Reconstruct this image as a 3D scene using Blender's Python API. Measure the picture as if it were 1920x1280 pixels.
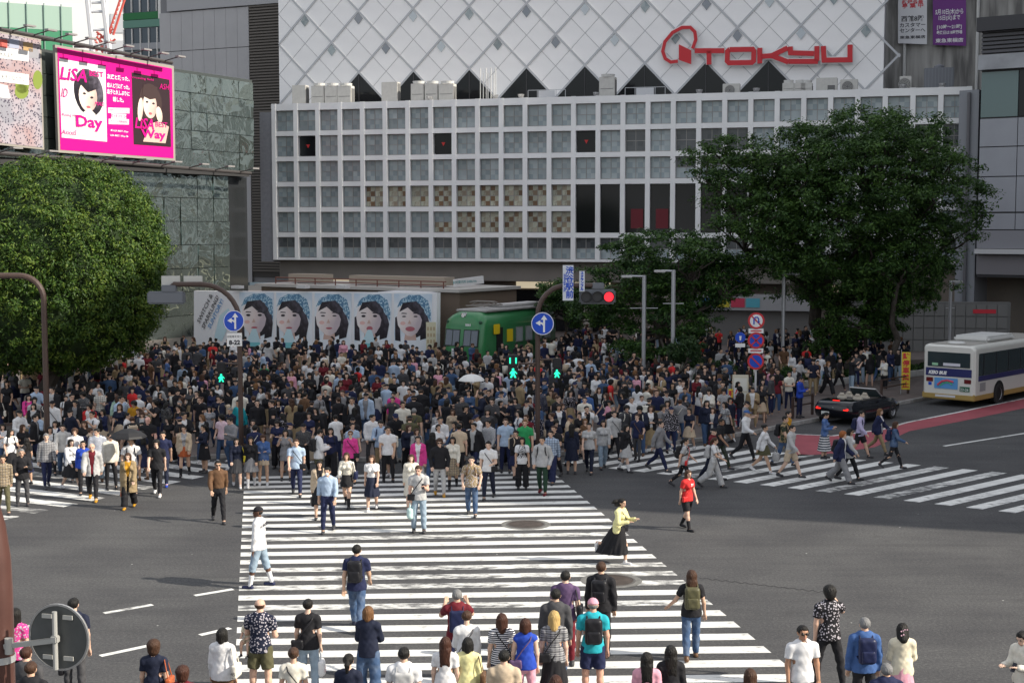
import bpy, bmesh, math, random
import numpy as np
from mathutils import Vector, Matrix
for o in list(bpy.data.objects): bpy.data.objects.remove(o)
SC = bpy.context.scene
COL = SC.collection
RND = random.Random(7)
PI = math.pi
# ---------------------------------------------------------------- camera, sky, sun, exposure
CAMH, FPX, PITCH = 8.05, 2700.0, math.atan(215/2700.0)
cam = bpy.data.cameras.new('camera'); camo = bpy.data.objects.new('camera', cam); COL.objects.link(camo)
cam.sensor_width = 36; cam.lens = FPX/1920*36; cam.clip_end = 3000; cam.clip_start = .1
camo.location = (0, 0, CAMH); camo.rotation_euler = (PI/2-PITCH, 0, 0)
SC.camera = camo
SUN_EL = math.radians(32); SUN_DIR = Vector((.957*math.cos(SUN_EL), -.29*math.cos(SUN_EL), math.sin(SUN_EL)))
W = bpy.data.worlds.new('World'); SC.world = W; W.use_nodes = True
nt = W.node_tree; nt.nodes.clear()
wo = nt.nodes.new('ShaderNodeOutputWorld'); bg = nt.nodes.new('ShaderNodeBackground')
sky = nt.nodes.new('ShaderNodeTexSky'); sky.sky_type = 'NISHITA'; sky.sun_disc = False
sky.sun_elevation = SUN_EL; sky.sun_rotation = math.atan2(SUN_DIR.x, SUN_DIR.y)
sky.air_density = 1.0; sky.dust_density = 2.0
tc = nt.nodes.new('ShaderNodeTexCoord'); cn = nt.nodes.new('ShaderNodeTexNoise'); cr = nt.nodes.new('ShaderNodeValToRGB')
mp = nt.nodes.new('ShaderNodeMapping'); mp.inputs['Scale'].default_value = (1, 1, 2.2)
cn.inputs['Scale'].default_value = 2.6; cn.inputs['Detail'].default_value = 7; cn.inputs['Roughness'].default_value = .58
cr.color_ramp.elements[0].position = .38; cr.color_ramp.elements[1].position = .62
mx = nt.nodes.new('ShaderNodeMix'); mx.data_type = 'RGBA'; mx.inputs[7].default_value = (9.0, 9.1, 9.3, 1)
nt.links.new(tc.outputs['Generated'], mp.inputs[0]); nt.links.new(mp.outputs[0], cn.inputs['Vector'])
nt.links.new(cn.outputs['Fac'], cr.inputs[0]); nt.links.new(cr.outputs[0], mx.inputs[0])
nt.links.new(sky.outputs[0], mx.inputs[6]); nt.links.new(mx.outputs[2], bg.inputs[0])
bg.inputs[1].default_value = .1
nt.links.new(bg.outputs[0], wo.inputs[0])
sl = bpy.data.lights.new('sun', 'SUN'); sl.energy = 4.8; sl.angle = math.radians(.5); sl.color = (1, .92, .79)
so = bpy.data.objects.new('sun', sl); COL.objects.link(so); so.location = (40, -20, 60)
so.rotation_euler = (-SUN_DIR).to_track_quat('-Z', 'Y').to_euler()
vs = SC.view_settings; vs.view_transform = 'Standard'; vs.look = 'None'; vs.gamma = 1; vs.use_curve_mapping = False
vs.exposure = 0.5
try:
    SC.cycles.max_bounces = 5; SC.cycles.diffuse_bounces = 2; SC.cycles.glossy_bounces = 3; SC.cycles.transparent_max_bounces = 6
    SC.cycles.caustics_reflective = False; SC.cycles.caustics_refractive = False
except Exception: pass

# ---------------------------------------------------------------- pixel to place
def ray(x, y):
    u = (x-960)/FPX; v = (640-y)/FPX
    c, s = math.cos(PITCH), math.sin(PITCH)
    return Vector((u, c+v*s, v*c-s))
def G(x, y, z=0.0):                      # where the pixel's ray meets the level z
    r = ray(x, y); t = (z-CAMH)/r.z
    return Vector((r.x*t, r.y*t, z))
def D(x, y, d):                          # the pixel's point at distance d along the street
    r = ray(x, y); t = d/r.y
    return Vector((r.x*t, d, CAMH+r.z*t))

# ---------------------------------------------------------------- helpers
def tag(o, label=None, cat=None, group=None, kind=None):
    if label: o['label'] = label
    if cat: o['category'] = cat
    if group: o['group'] = group
    if kind: o['kind'] = kind
    return o
def empty(name, loc=(0, 0, 0), rz=0.0, label=None, cat=None, group=None, kind=None):
    o = bpy.data.objects.new(name, None); COL.objects.link(o)
    o.location = loc; o.rotation_euler = (0, 0, rz); o.empty_display_size = .2
    return tag(o, label, cat, group, kind)
def link(name, me, mat=None, parent=None, loc=None, rot=None, color=None, scale=None):
    o = bpy.data.objects.new(name, me); COL.objects.link(o)
    if mat is not None and not me.materials: me.materials.append(mat)
    if parent is not None: o.parent = parent
    if loc is not None: o.location = loc
    if rot is not None: o.rotation_euler = rot
    if scale is not None: o.scale = scale
    if color is not None: o.color = (*color[:3], 1)
    return o
def copy_tree(o, parent=None):
    c = o.copy(); COL.objects.link(c); c.parent = parent
    for ch in list(o.children): copy_tree(ch, c)
    return c
class MB:                                # collects shapes; build() links them as one mesh
    def __init__(s): s.v = []; s.f = []
    def add(s, vs, fs):
        n = len(s.v); s.v += [tuple(p) for p in vs]; s.f += [tuple(i+n for i in q) for q in fs]; return s
    def box(s, c, d, rz=0.0, m=None):
        x, y, z = d[0]/2, d[1]/2, d[2]/2
        pts = [Vector(p) for p in ((-x,-y,-z),(x,-y,-z),(x,y,-z),(-x,y,-z),(-x,-y,z),(x,-y,z),(x,y,z),(-x,y,z))]
        if m is not None: pts = [m @ p for p in pts]
        if rz: 
            r = Matrix.Rotation(rz, 3, 'Z'); pts = [r @ p for p in pts]
        c = Vector(c)
        return s.add([p+c for p in pts], [(0,3,2,1),(4,5,6,7),(0,1,5,4),(1,2,6,5),(2,3,7,6),(3,0,4,7)])
    def b2(s, x0, x1, y0, y1, z0, z1):
        return s.box(((x0+x1)/2, (y0+y1)/2, (z0+z1)/2), (abs(x1-x0), abs(y1-y0), abs(z1-z0)))
    def tube(s, path, r, n=8, caps=True):
        path = [Vector(p) for p in path]; rs = r if isinstance(r, (list, tuple)) else [r]*len(path)
        up = None; rings = []
        for i, p in enumerate(path):
            t = (path[min(i+1, len(path)-1)]-path[max(i-1, 0)]).normalized()
            if up is None:
                a = Vector((0, 0, 1)) if abs(t.z) < .9 else Vector((1, 0, 0)); up = (a-t*a.dot(t)).normalized()
            else: up = (up-t*up.dot(t)).normalized()
            w = t.cross(up)
            rings.append([p+(up*math.cos(k*2*PI/n)+w*math.sin(k*2*PI/n))*rs[i] for k in range(n)])
        vs = [p for g in rings for p in g]; fs = []
        for i in range(len(path)-1):
            for k in range(n):
                a, b = i*n+k, i*n+(k+1) % n
                fs.append((a, b, b+n, a+n))
        if caps: fs.append(tuple(range(n-1, -1, -1))); fs.append(tuple(range((len(path)-1)*n, len(path)*n)))
        return s.add(vs, fs)
    def prism(s, poly, h, m=None):           # polygon in local xy, thickness h along +z, placed by m
        n = len(poly); pts = [Vector((p[0], p[1], 0)) for p in poly]+[Vector((p[0], p[1], h)) for p in poly]
        if m is not None: pts = [m @ p for p in pts]
        fs = [tuple(range(n-1, -1, -1)), tuple(range(n, 2*n))]+[(i, (i+1) % n, n+(i+1) % n, n+i) for i in range(n)]
        return s.add(pts, fs)
    def lathe(s, prof, c=(0, 0, 0), n=16, m=None, caps=True):     # prof: (r, z)
        vs = []
        for r, z in prof:
            for k in range(n):
                p = Vector((r*math.cos(2*PI*k/n), r*math.sin(2*PI*k/n), z))
                if m is not None: p = m @ p
                vs.append(p+Vector(c))
        fs = [(i*n+k, i*n+(k+1) % n, (i+1)*n+(k+1) % n, (i+1)*n+k) for i in range(len(prof)-1) for k in range(n)]
        if prof[0] == prof[-1] or len(prof) == 2 and prof[0][0] < 1e-6: caps = False
        if caps and prof[0][0] > 1e-6: fs.append(tuple(range(n-1, -1, -1)))
        if caps and prof[-1][0] > 1e-6: fs.append(tuple(range((len(prof)-1)*n, len(prof)*n)))
        return s.add(vs, fs)
    def quad(s, a, b, c, d): return s.add([a, b, c, d], [(0, 1, 2, 3)])
    def mesh(s, name, smooth=False):
        me = bpy.data.meshes.new(name); me.from_pydata([tuple(p) for p in s.v], [], s.f); me.update()
        if smooth: me.polygons.foreach_set('use_smooth', [True]*len(me.polygons))
        return me
    def build(s, name, mat, parent=None, smooth=False, bevel=0, **kw):
        me = s.mesh(name, smooth)
        if bevel:
            bm = bmesh.new(); bm.from_mesh(me)
            es = [e for e in bm.edges if len(e.link_faces) == 2 and e.calc_face_angle(0) > .6]
            bmesh.ops.bevel(bm, geom=es, offset=bevel, segments=2, affect='EDGES', clamp_overlap=True)
            bm.to_mesh(me); bm.free()
        return link(name, me, mat, parent, **kw)
def frame(o, xa, ya):                    # matrix with origin o, local x along xa, local y along ya
    xa = Vector(xa).normalized(); za = xa.cross(Vector(ya)).normalized(); ya = za.cross(xa)
    m = Matrix.Identity(4)
    for i, a in enumerate((xa, ya, za)): m[0][i], m[1][i], m[2][i] = a
    m.translation = o
    return m
# ---------------------------------------------------------------- materials
MATS = {}
def mat(name, col=(.5, .5, .5), rough=.6, metal=0, spec=.4, var=0, vscale=4, bump=0, bscale=40, emit=None, estr=1, alpha=None, trans=0, coat=0):
    if name in MATS: return MATS[name]
    m = bpy.data.materials.new(name); m.use_nodes = True; t = m.node_tree
    b = t.nodes['Principled BSDF']; b.inputs['Base Color'].default_value = (*col, 1)
    b.inputs['Roughness'].default_value = rough; b.inputs['Metallic'].default_value = metal
    b.inputs['Specular IOR Level'].default_value = spec
    if coat: b.inputs['Coat Weight'].default_value = coat; b.inputs['Coat Roughness'].default_value = .05
    if trans: b.inputs['Transmission Weight'].default_value = trans
    if emit: b.inputs['Emission Color'].default_value = (*emit, 1); b.inputs['Emission Strength'].default_value = estr
    if var or bump:
        c = t.nodes.new('ShaderNodeTexCoord')
    if var:
        n = t.nodes.new('ShaderNodeTexNoise'); n.inputs['Scale'].default_value = vscale; n.inputs['Detail'].default_value = 6
        h = t.nodes.new('ShaderNodeHueSaturation'); r = t.nodes.new('ShaderNodeMapRange')
        r.inputs['From Min'].default_value = .3; r.inputs['From Max'].default_value = .7
        r.inputs['To Min'].default_value = 1-var; r.inputs['To Max'].default_value = 1+var
        h.inputs['Color'].default_value = (*col, 1)
        t.links.new(c.outputs['Object'], n.inputs['Vector']); t.links.new(n.outputs['Fac'], r.inputs['Value'])
        t.links.new(r.outputs[0], h.inputs['Value']); t.links.new(h.outputs[0], b.inputs['Base Color'])
    if bump:
        n2 = t.nodes.new('ShaderNodeTexNoise'); n2.inputs['Scale'].default_value = bscale; n2.inputs['Detail'].default_value = 4
        bp = t.nodes.new('ShaderNodeBump'); bp.inputs['Strength'].default_value = bump
        t.links.new(c.outputs['Object'], n2.inputs['Vector']); t.links.new(n2.outputs['Fac'], bp.inputs['Height'])
        t.links.new(bp.outputs[0], b.inputs['Normal'])
    MATS[name] = m
    return m
class NT:                                 # tiny node helper on an existing material
    def __init__(s, m): s.t = m.node_tree; s.b = s.t.nodes['Principled BSDF']
    def n(s, kind, **kw):
        x = s.t.nodes.new('ShaderNode'+kind)
        for k, v in kw.items():
            if k.startswith('i_'): x.inputs[k[2:].replace('_', ' ')].default_value = v
            else: setattr(x, k, v)
        return x
    def l(s, a, b): s.t.links.new(a, b)
    def ramp(s, fac, stops):
        r = s.n('ValToRGB'); e = r.color_ramp.elements
        while len(e) < len(stops): e.new(.5)
        for q, (p, c) in zip(e, stops): q.position = p; q.color = (*c, 1)
        s.l(fac, r.inputs[0]); return r.outputs[0]
    def mixc(s, fac, a, b, mode='MIX'):
        m = s.n('Mix', data_type='RGBA', blend_type=mode)
        for sock, v in ((0, fac), (6, a), (7, b)):
            if hasattr(v, 'links'): s.l(v, m.inputs[sock])
            else: m.inputs[sock].default_value = v if sock == 0 else (*v, 1)
        return m.outputs[2]
def text_mesh(txt, size=1.0, bold=0.0, align='CENTER', extrude=0.0, space=1.0, shear=0):
    cu = bpy.data.curves.new('t', 'FONT'); cu.body = txt; cu.size = size; cu.align_x = align; cu.align_y = 'CENTER'
    cu.offset = bold; cu.extrude = extrude; cu.space_character = space; cu.resolution_u = 2; cu.shear = shear
    o = bpy.data.objects.new('t', cu); COL.objects.link(o)
    bpy.context.view_layer.update()
    me = bpy.data.meshes.new_from_object(o.evaluated_get(bpy.context.evaluated_depsgraph_get()))
    bpy.data.objects.remove(o); bpy.data.curves.remove(cu)
    return me
def text(name, txt, m4, size, mt, parent=None, sx=1.0, sy=1.0, **kw):   # lettering lying in the xy plane of m4
    me = text_mesh(txt, size, **kw); me.name = name
    me.transform(Matrix.Diagonal((sx, sy, 1, 1))); me.transform(m4)
    return link(name, me, mt, parent)
# ================================================================ ground, kerbs, paint
def asphalt():
    m = mat('asphalt', (.07, .07, .072), .85, spec=.3); N = NT(m); tc = N.n('TexCoord')
    a = N.n('TexNoise'); a.inputs['Scale'].default_value = 16; a.inputs['Detail'].default_value = 4; a.inputs['Roughness'].default_value = .8
    b = N.n('TexNoise'); b.inputs['Scale'].default_value = .35; b.inputs['Detail'].default_value = 5
    v = N.n('TexVoronoi'); v.inputs['Scale'].default_value = 26
    mp = N.n('Mapping'); mp.inputs['Scale'].default_value = (.5, 3, 1); mp.inputs['Rotation'].default_value = (0, 0, .25)
    st = N.n('TexNoise'); st.inputs['Scale'].default_value = .8; st.inputs['Detail'].default_value = 6
    for q in (a, b, v): N.l(tc.outputs['Object'], q.inputs['Vector'])
    N.l(tc.outputs['Object'], mp.inputs[0]); N.l(mp.outputs[0], st.inputs['Vector'])
    c = N.ramp(a.outputs['Fac'], [(.3, (.043, .043, .046)), (.5, (.066, .066, .068)), (.72, (.12, .118, .117))])
    c = N.mixc(1.0, c, N.ramp(b.outputs['Fac'], [(.33, (.78, .78, .8)), (.67, (1.16, 1.16, 1.14))]), 'MULTIPLY')
    c = N.mixc(.45, c, N.ramp(st.outputs['Fac'], [(.35, (.8, .8, .82)), (.5, (1, 1, 1)), (.7, (1.14, 1.14, 1.12))]), 'MULTIPLY')
    oil = N.n('TexNoise'); oil.inputs['Scale'].default_value = .9; oil.inputs['Detail'].default_value = 8; oil.inputs['Roughness'].default_value = .7; N.l(tc.outputs['Object'], oil.inputs['Vector'])
    c = N.mixc(N.ramp(oil.outputs['Fac'], [(.58, (0, 0, 0)), (.7, (.55, .55, .55))]), c, (.038, .038, .04))
    m2 = N.n('Mapping'); m2.inputs['Scale'].default_value = (.12, 1.5, 1); m2.inputs['Rotation'].default_value = (0, 0, -.35); tr2 = N.n('TexNoise'); tr2.inputs['Scale'].default_value = 1.0; tr2.inputs['Detail'].default_value = 3; N.l(tc.outputs['Object'], m2.inputs[0]); N.l(m2.outputs[0], tr2.inputs['Vector'])
    c = N.mixc(N.ramp(tr2.outputs['Fac'], [(.56, (0, 0, 0)), (.72, (.4, .4, .4))]), c, (.04, .04, .042))
    vs2 = N.n('TexVoronoi'); vs2.inputs['Scale'].default_value = 1.1; vs2.inputs['Randomness'].default_value = 1; N.l(tc.outputs['Object'], vs2.inputs['Vector'])
    c = N.mixc(N.ramp(vs2.outputs['Distance'], [(.018, (.8, .8, .8)), (.03, (0, 0, 0))]), c, (.5, .5, .48))
    N.l(c, N.b.inputs['Base Color'])
    bp = N.n('Bump'); bp.inputs['Strength'].default_value = .5; bp.inputs['Distance'].default_value = .02; N.l(a.outputs['Fac'], bp.inputs['Height']); N.l(bp.outputs[0], N.b.inputs['Normal'])
    return m
def paint(name, col, wear, lo=.46, hi=.6, scale=3.0):
    m = mat(name, col, .7, spec=.3); N = NT(m); tc = N.n('TexCoord')
    a = N.n('TexNoise'); a.inputs['Scale'].default_value = scale; a.inputs['Detail'].default_value = 9; a.inputs['Roughness'].default_value = .75
    mp = N.n('Mapping'); mp.inputs['Scale'].default_value = (.6, 1.6, 1); N.l(tc.outputs['Object'], mp.inputs[0]); N.l(mp.outputs[0], a.inputs['Vector'])
    d = N.n('TexNoise'); d.inputs['Scale'].default_value = 1.3; d.inputs['Detail'].default_value = 6; N.l(tc.outputs['Object'], d.inputs['Vector'])
    big = N.n('TexNoise'); big.inputs['Scale'].default_value = .22; big.inputs['Detail'].default_value = 2; N.l(tc.outputs['Object'], big.inputs['Vector'])
    ad = N.n('Math', operation='MULTIPLY_ADD'); ad.inputs[1].default_value = .55; N.l(big.outputs['Fac'], ad.inputs[0]); N.l(a.outputs['Fac'], ad.inputs[2])
    c1 = N.mixc(1.0, col, N.ramp(d.outputs['Fac'], [(.3, (.82, .82, .82)), (.65, (1.03, 1.03, 1.02))]), 'MULTIPLY')
    N.l(N.mixc(N.ramp(ad.outputs[0], [(lo+.3-wear, (0, 0, 0)), (hi+.3-wear, (1, 1, 1))]), c1, (.09, .09, .092)), N.b.inputs['Base Color'])
    return m
MASPH = asphalt(); MWHITE = paint('road_paint_white', (.72, .72, .7), -.05); MWORN = paint('road_paint_worn', (.7, .7, .68), .05)
MRED = paint('road_paint_red', (.34, .075, .095), -.2)
o = MB().add([(-400, -60, 0), (400, -60, 0), (400, 900, 0), (-400, 900, 0)], [(0, 1, 2, 3)]).build('road', MASPH); tag(o, 'dark grey asphalt road of the scramble crossing', kind='structure')
def sheet(pts, z): return [Vector((p[0], p[1], z)) for p in pts]
def stripes(name, label, A0, A1, B0, B1, n0, n1, w=.5, steps=1, worn=(), trim=None):
    """stripe k starts at A0+(A1-A0)*k/steps on one side and at B0+.. on the other"""
    root = empty(name, (0, 0, 0), 0, label, kind='structure')
    sa, sb = (A1-A0)/steps, (B1-B0)/steps
    for k in range(n0, n1):
        p, q = A0+sa*k, B0+sb*k
        pts = sheet((p, q, q+sb*w, p+sa*w), .004)
        c = sum(pts, Vector())/4
        MB().add([x-c for x in pts], [(0, 1, 2, 3)]).build('stripe', MWORN if k in worn else MWHITE, root, loc=c)
        f = root.children[-1].data.polygons[0]
        if f.normal.z < 0: root.children[-1].data.flip_normals()
    return root
# main crossing straight ahead
stripes('crosswalk', 'wide white zebra crossing in the sunlit middle of the road', G(458, 902), G(441, 1246), G(1043, 891), G(1462, 1236), -1, 29, .5, 23, worn=(10, 14, 15, 16, 18))
# left crossing
stripes('crosswalk', 'white zebra crossing leading off past the bare dark steel pole', G(383, 893), G(37, 968), G(-40, 838), G(-520, 905), -2, 13, .52, 7, worn=(2, 6))
# right crossing, in the shade
stripes('crosswalk', 'shaded white zebra crossing beside the red painted lane', G(1374.3, 903), G(1871.5, 957.6), G(1599, 860), G(2090, 905), -7, 13, .52, 9, worn=(3, 5, -2))
def line(name, a, b, w, m=None, z=.004, parent=None):
    a, b = Vector(a), Vector(b); d = (b-a).normalized(); n = Vector((-d.y, d.x, 0))*w/2; o_ = Vector((0, 0, z))
    return MB().add([a-n+o_, b-n+o_, b+n+o_, a+n+o_], [(0, 1, 2, 3)]).build(name, m or MWHITE, parent)
lm = empty('road_marking', (0, 0, 0), 0, 'broken white lane lines on the sunlit asphalt', kind='structure')
for a, b in (((365, 1116), (437, 1104)), ((195, 1149), (286, 1133)), ((375, 1190), (432, 1177)), ((188, 1229), (278, 1210)), ((-60, 1196), (60, 1172)), ((1770, 836), (2300, 752))):
    line('dash', G(*a), G(*b), .15, parent=lm)
# red lane with its white edge
rl = empty('bus_lane', (0, 0, 0), 0, 'red painted lane with a white edge line beside the kerb', kind='structure')
ra = [G(*p) for p in ((1452, 812), (1560, 817), (1650, 806), (1700, 792), (1800, 772), (1920, 747), (2300, 672))]
rb = [G(*p) for p in ((1492, 855), (1560, 850), (1640, 838), (1705, 808), (1800, 790), (1920, 765), (2300, 690))]
m_ = MB()
for i in range(len(ra)-1): m_.add(sheet((rb[i], rb[i+1], ra[i+1], ra[i]), .004), [(0, 1, 2, 3)])
m_.build('lane_paint', MRED, rl)
for i in range(len(ra)-1): line('edge_line', ra[i], ra[i+1], .16, z=.008, parent=rl)
# cracks and patches
def ribbon(name, pts, w, m, z, label):
    o_ = MB()
    for i in range(len(pts)-1):
        a, b = pts[i], pts[i+1]; d = (b-a).normalized(); n = Vector((-d.y, d.x, 0))*w/2; zz = Vector((0, 0, z)); o_.add([a-n+zz, b-n+zz, b+n+zz, a+n+zz], [(0, 1, 2, 3)])
    return tag(o_.build(name, m), label, kind='structure')
ck = []
for i in range(40):
    t = i/39; ck.append(G(1312+235*t, 1083+27*t+1.5*math.sin(i*2.1)))
ribbon('road_crack', ck, .035, mat('crack_dark', (.022, .022, .024), .9), .003, 'thin dark crack across the asphalt')
# manholes
def manhole(px, py, r, label):
    c = G(px, py); e = empty('manhole_cover', c, .3, label, 'manhole', 'manhole covers in the zebra crossing')
    MB().lathe([(.0, .009), (r*1.3, .009), (r*1.36, .0065)], n=28, caps=False).build('patch', mat('patch_asphalt', (.15, .148, .14), .9, var=.25, vscale=6), e)
    MB().lathe([(r*1.08, .006), (r*1.08, .014), (r*.98, .015), (r*.98, .010), (r*1.08, .006)], n=28).build('ring', mat('iron_ring', (.09, .085, .08), .6), e)
    MB().lathe([(.0, .013), (r*.97, .013)], n=28).build('lid', mat('iron', (.075, .06, .052), .55, metal=.3, var=.3), e)
    for i in range(-5, 6):
        w = math.sqrt(max(.01, 1-(i/6)**2))*r*.9; MB().box((0, i*r/6, .014), (2*w, r*.07, .006)).build('rib', mat('iron', ()), e)
manhole(986, 983, .5, 'round iron manhole cover with grey patch, farther out on the zebra crossing')
manhole(1146, 1088, .52, 'round iron manhole cover with wide grey patch beside the running woman')
# plaza with its kerb
kerb = [G(x, y) for x, y in ((-700, 905), (-150, 868), (60, 852), (300, 866), (430, 858), (700, 866), (1000, 858), (1180, 842), (1330, 826), (1420, 812), (1470, 801), (1560, 784), (1750, 746), (1920, 712), (2300, 640))]
KH = .13
def pave_mat():
    m = mat('plaza_paving', (.2, .17, .15), .8); N = NT(m); tc = N.n('TexCoord')
    b = N.n('TexBrick'); b.inputs['Scale'].default_value = 1.0; b.inputs['Mortar Size'].default_value = .012; b.inputs['Brick Width'].default_value = .6; b.inputs['Row Height'].default_value = .6
    b.inputs['Color1'].default_value = (.15, .12, .11, 1); b.inputs['Color2'].default_value = (.125, .105, .098, 1); b.inputs['Mortar'].default_value = (.09, .08, .075, 1)
    n = N.n('TexNoise'); n.inputs['Scale'].default_value = 2; n.inputs['Detail'].default_value = 6
    for q in (b, n): N.l(tc.outputs['Object'], q.inputs['Vector'])
    N.l(N.mixc(.7, b.outputs['Color'], N.ramp(n.outputs['Fac'], [(.3, (.75, .75, .75)), (.7, (1.15, 1.15, 1.15))]), 'MULTIPLY'), N.b.inputs['Base Color'])
    return m
kx_ = [Vector((-260, kerb[0].y, 0))]+kerb+[Vector((260, kerb[-1].y, 0))]; pm = MB()
for p, q in zip(kx_[:-1], kx_[1:]): pm.add([(p.x, p.y, KH), (q.x, q.y, KH), (q.x, 180, KH), (p.x, 180, KH)], [(0, 1, 2, 3)])
me = pm.mesh('pavement')
tag(link('pavement', me, pave_mat()), 'brown paved station plaza', kind='structure')
kr = empty('kerb', (0, 0, 0), 0, 'grey stone kerb along the plaza edge', kind='structure'); MK = mat('kerb_stone', (.3, .29, .28), .8, var=.2)
for i in range(len(kerb)-1):
    a, b = kerb[i], kerb[i+1]; L = (b-a).length; n = max(1, round(L/1.2)); d = (b-a)/n; ang = math.atan2(d.y, d.x)
    if i in (0, len(kerb)-2): n = 1; d = b-a
    for k in range(n):
        c = a+d*(k+.5); MB().box((0, 0, 0), (d.length-.015, .18, .16)).build('kerb_stone', MK, kr, loc=(c.x, c.y, .065+.006), rot=(0, 0, ang), bevel=.02)
# tall office block out of view to the right: it shades the right half of the square
ob = empty('office_block', (52, 25.7, 0), 0, 'tall plain office block with ribbon windows beside the crossing', 'building')
MB().b2(0, 40, 0, 86, 0, 50).build('wall', mat('office_wall', (.32, .31, .3), .8), ob)
for f in range(13): MB().b2(-.12, .02, 2, 84, 3.2+f*3.4, 5.2+f*3.4).build('window_band', mat('office_glass', (.05, .07, .09), .1, spec=.8), ob)
# ================================================================ buildings
class Plane:                               # upright wall plane through two plan points; local x along it, z up, normal towards the street
    def __init__(s, a, b):
        s.o = Vector((a[0], a[1], 0)); d = Vector((b[0]-a[0], b[1]-a[1], 0)); s.w = d.length; s.u = d.normalized(); s.n = Vector((s.u.y, -s.u.x, 0)); s.rz = math.atan2(d.y, d.x)
    def hit(s, x, y, off=0.0):
        r = ray(x, y); o = s.o+s.n*off; t = (o-Vector((0, 0, CAMH))).dot(s.n)/r.dot(s.n); return Vector((0, 0, CAMH))+r*t
    def uv(s, x, y, off=0.0):
        p = s.hit(x, y, off); return (p-s.o).dot(s.u), p.z
    def at(s, u, z, off=0.0): return s.o+s.u*u+s.n*off+Vector((0, 0, z))
    def m4(s, u, z, off=0.0): return frame(s.at(u, z, off), s.u, (0, 0, 1))
    def mpx(s, x, y, off=0.0): return frame(s.hit(x, y, off), s.u, (0, 0, 1))
def inv(o): return o.matrix_basis.inverted()
def poly(name, pl, pts, off, th, m, parent=None):      # flat shape on a wall from picture points
    q = [pl.uv(x, y) for x, y in pts]; c = (sum(p[0] for p in q)/len(q), sum(p[1] for p in q)/len(q))
    mm = pl.m4(c[0], c[1], off)
    o = MB().prism([(p[0]-c[0], p[1]-c[1]) for p in q], th, Matrix.Identity(4)).build(name, m, parent)
    o.matrix_local = (inv(parent) @ mm) if parent else mm
    return o
def ell(cx, cy, rx_, ry_, n=24, rot=0, a0=0, a1=2*PI):
    c, s_ = math.cos(rot), math.sin(rot); out = []
    for i in range(n if a1-a0 > 6 else n+1):
        a = a0+(a1-a0)*i/n; x, y = rx_*math.cos(a), ry_*math.sin(a); out.append((cx+x*c-y*s_, cy+x*s_+y*c))
    return out
def stroke(name, pl, pts, w, off, th, m, parent=None, closed=False):   # ribbon of width w (metres) along picture points
    q = [Vector(pl.uv(x, y)) for x, y in pts]
    if closed: q = q+[q[0], q[1]]
    mb = MB(); c = q[0].copy()
    L, R = [], []
    for i, p in enumerate(q):
        if closed: d0 = (q[i]-q[i-1] if i else q[1]-q[0]); d1 = (q[i+1]-q[i] if i+1 < len(q) else d0); d = (d0.normalized()+d1.normalized())
        else: d0 = q[max(i, 1)]-q[max(i, 1)-1]; d1 = q[min(i+1, len(q)-1)]-q[min(i, len(q)-2)]; d = d0.normalized()+d1.normalized()
        d.normalize(); n = Vector((-d.y, d.x)); k = w/2/max(.35, abs(n.dot(Vector((-d1.y, d1.x)).normalized()))) if d1.length > 0 else w/2
        L.append(p+n*k-c); R.append(p-n*k-c)
    for i in range(len(q)-1 if not closed else len(q)-2):
        a, b, cc, d = R[i], R[i+1], L[i+1], L[i]
        mb.add([(p.x, p.y, 0) for p in (a, b, cc, d)]+[(p.x, p.y, th) for p in (a, b, cc, d)], [(4, 5, 6, 7), (0, 1, 5, 4), (2, 3, 7, 6), (1, 2, 6, 5), (3, 0, 4, 7)])
    mm = pl.m4(c.x, c.y, off); o = mb.build(name, m, parent); o.matrix_local = (inv(parent) @ mm) if parent else mm
    return o
def wtext(name, pl, txt, x, y, hpx, m, off, parent=None, wpx=None, rot=0, **kw):      # lettering centred on a picture point, hpx picture pixels tall
    c = pl.hit(x, y, off); k = c.y/FPX; me = text_mesh(txt, 1.0, **kw); me.name = name
    xs = [v.co.x for v in me.vertices]; ys = [v.co.y for v in me.vertices]; w, h = max(xs)-min(xs), max(ys)-min(ys)
    me.transform(Matrix.Translation((-(max(xs)+min(xs))/2, -(max(ys)+min(ys))/2, 0)))
    sc = hpx*k/h; sx = sc
    if wpx: a, b = pl.uv(x-wpx/2, y), pl.uv(x+wpx/2, y); sx = abs(b[0]-a[0])/w
    me.transform(Matrix.Diagonal((sx, sc, 1, 1))); mm = pl.mpx(x, y, off) @ Matrix.Rotation(rot, 4, 'Z')
    o = link(name, me, m, parent); o.matrix_local = (inv(parent) @ mm) if parent else mm
    return o
MCONC = mat('white_concrete', (.86, .86, .855), .65, var=.06, vscale=.4)
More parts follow.
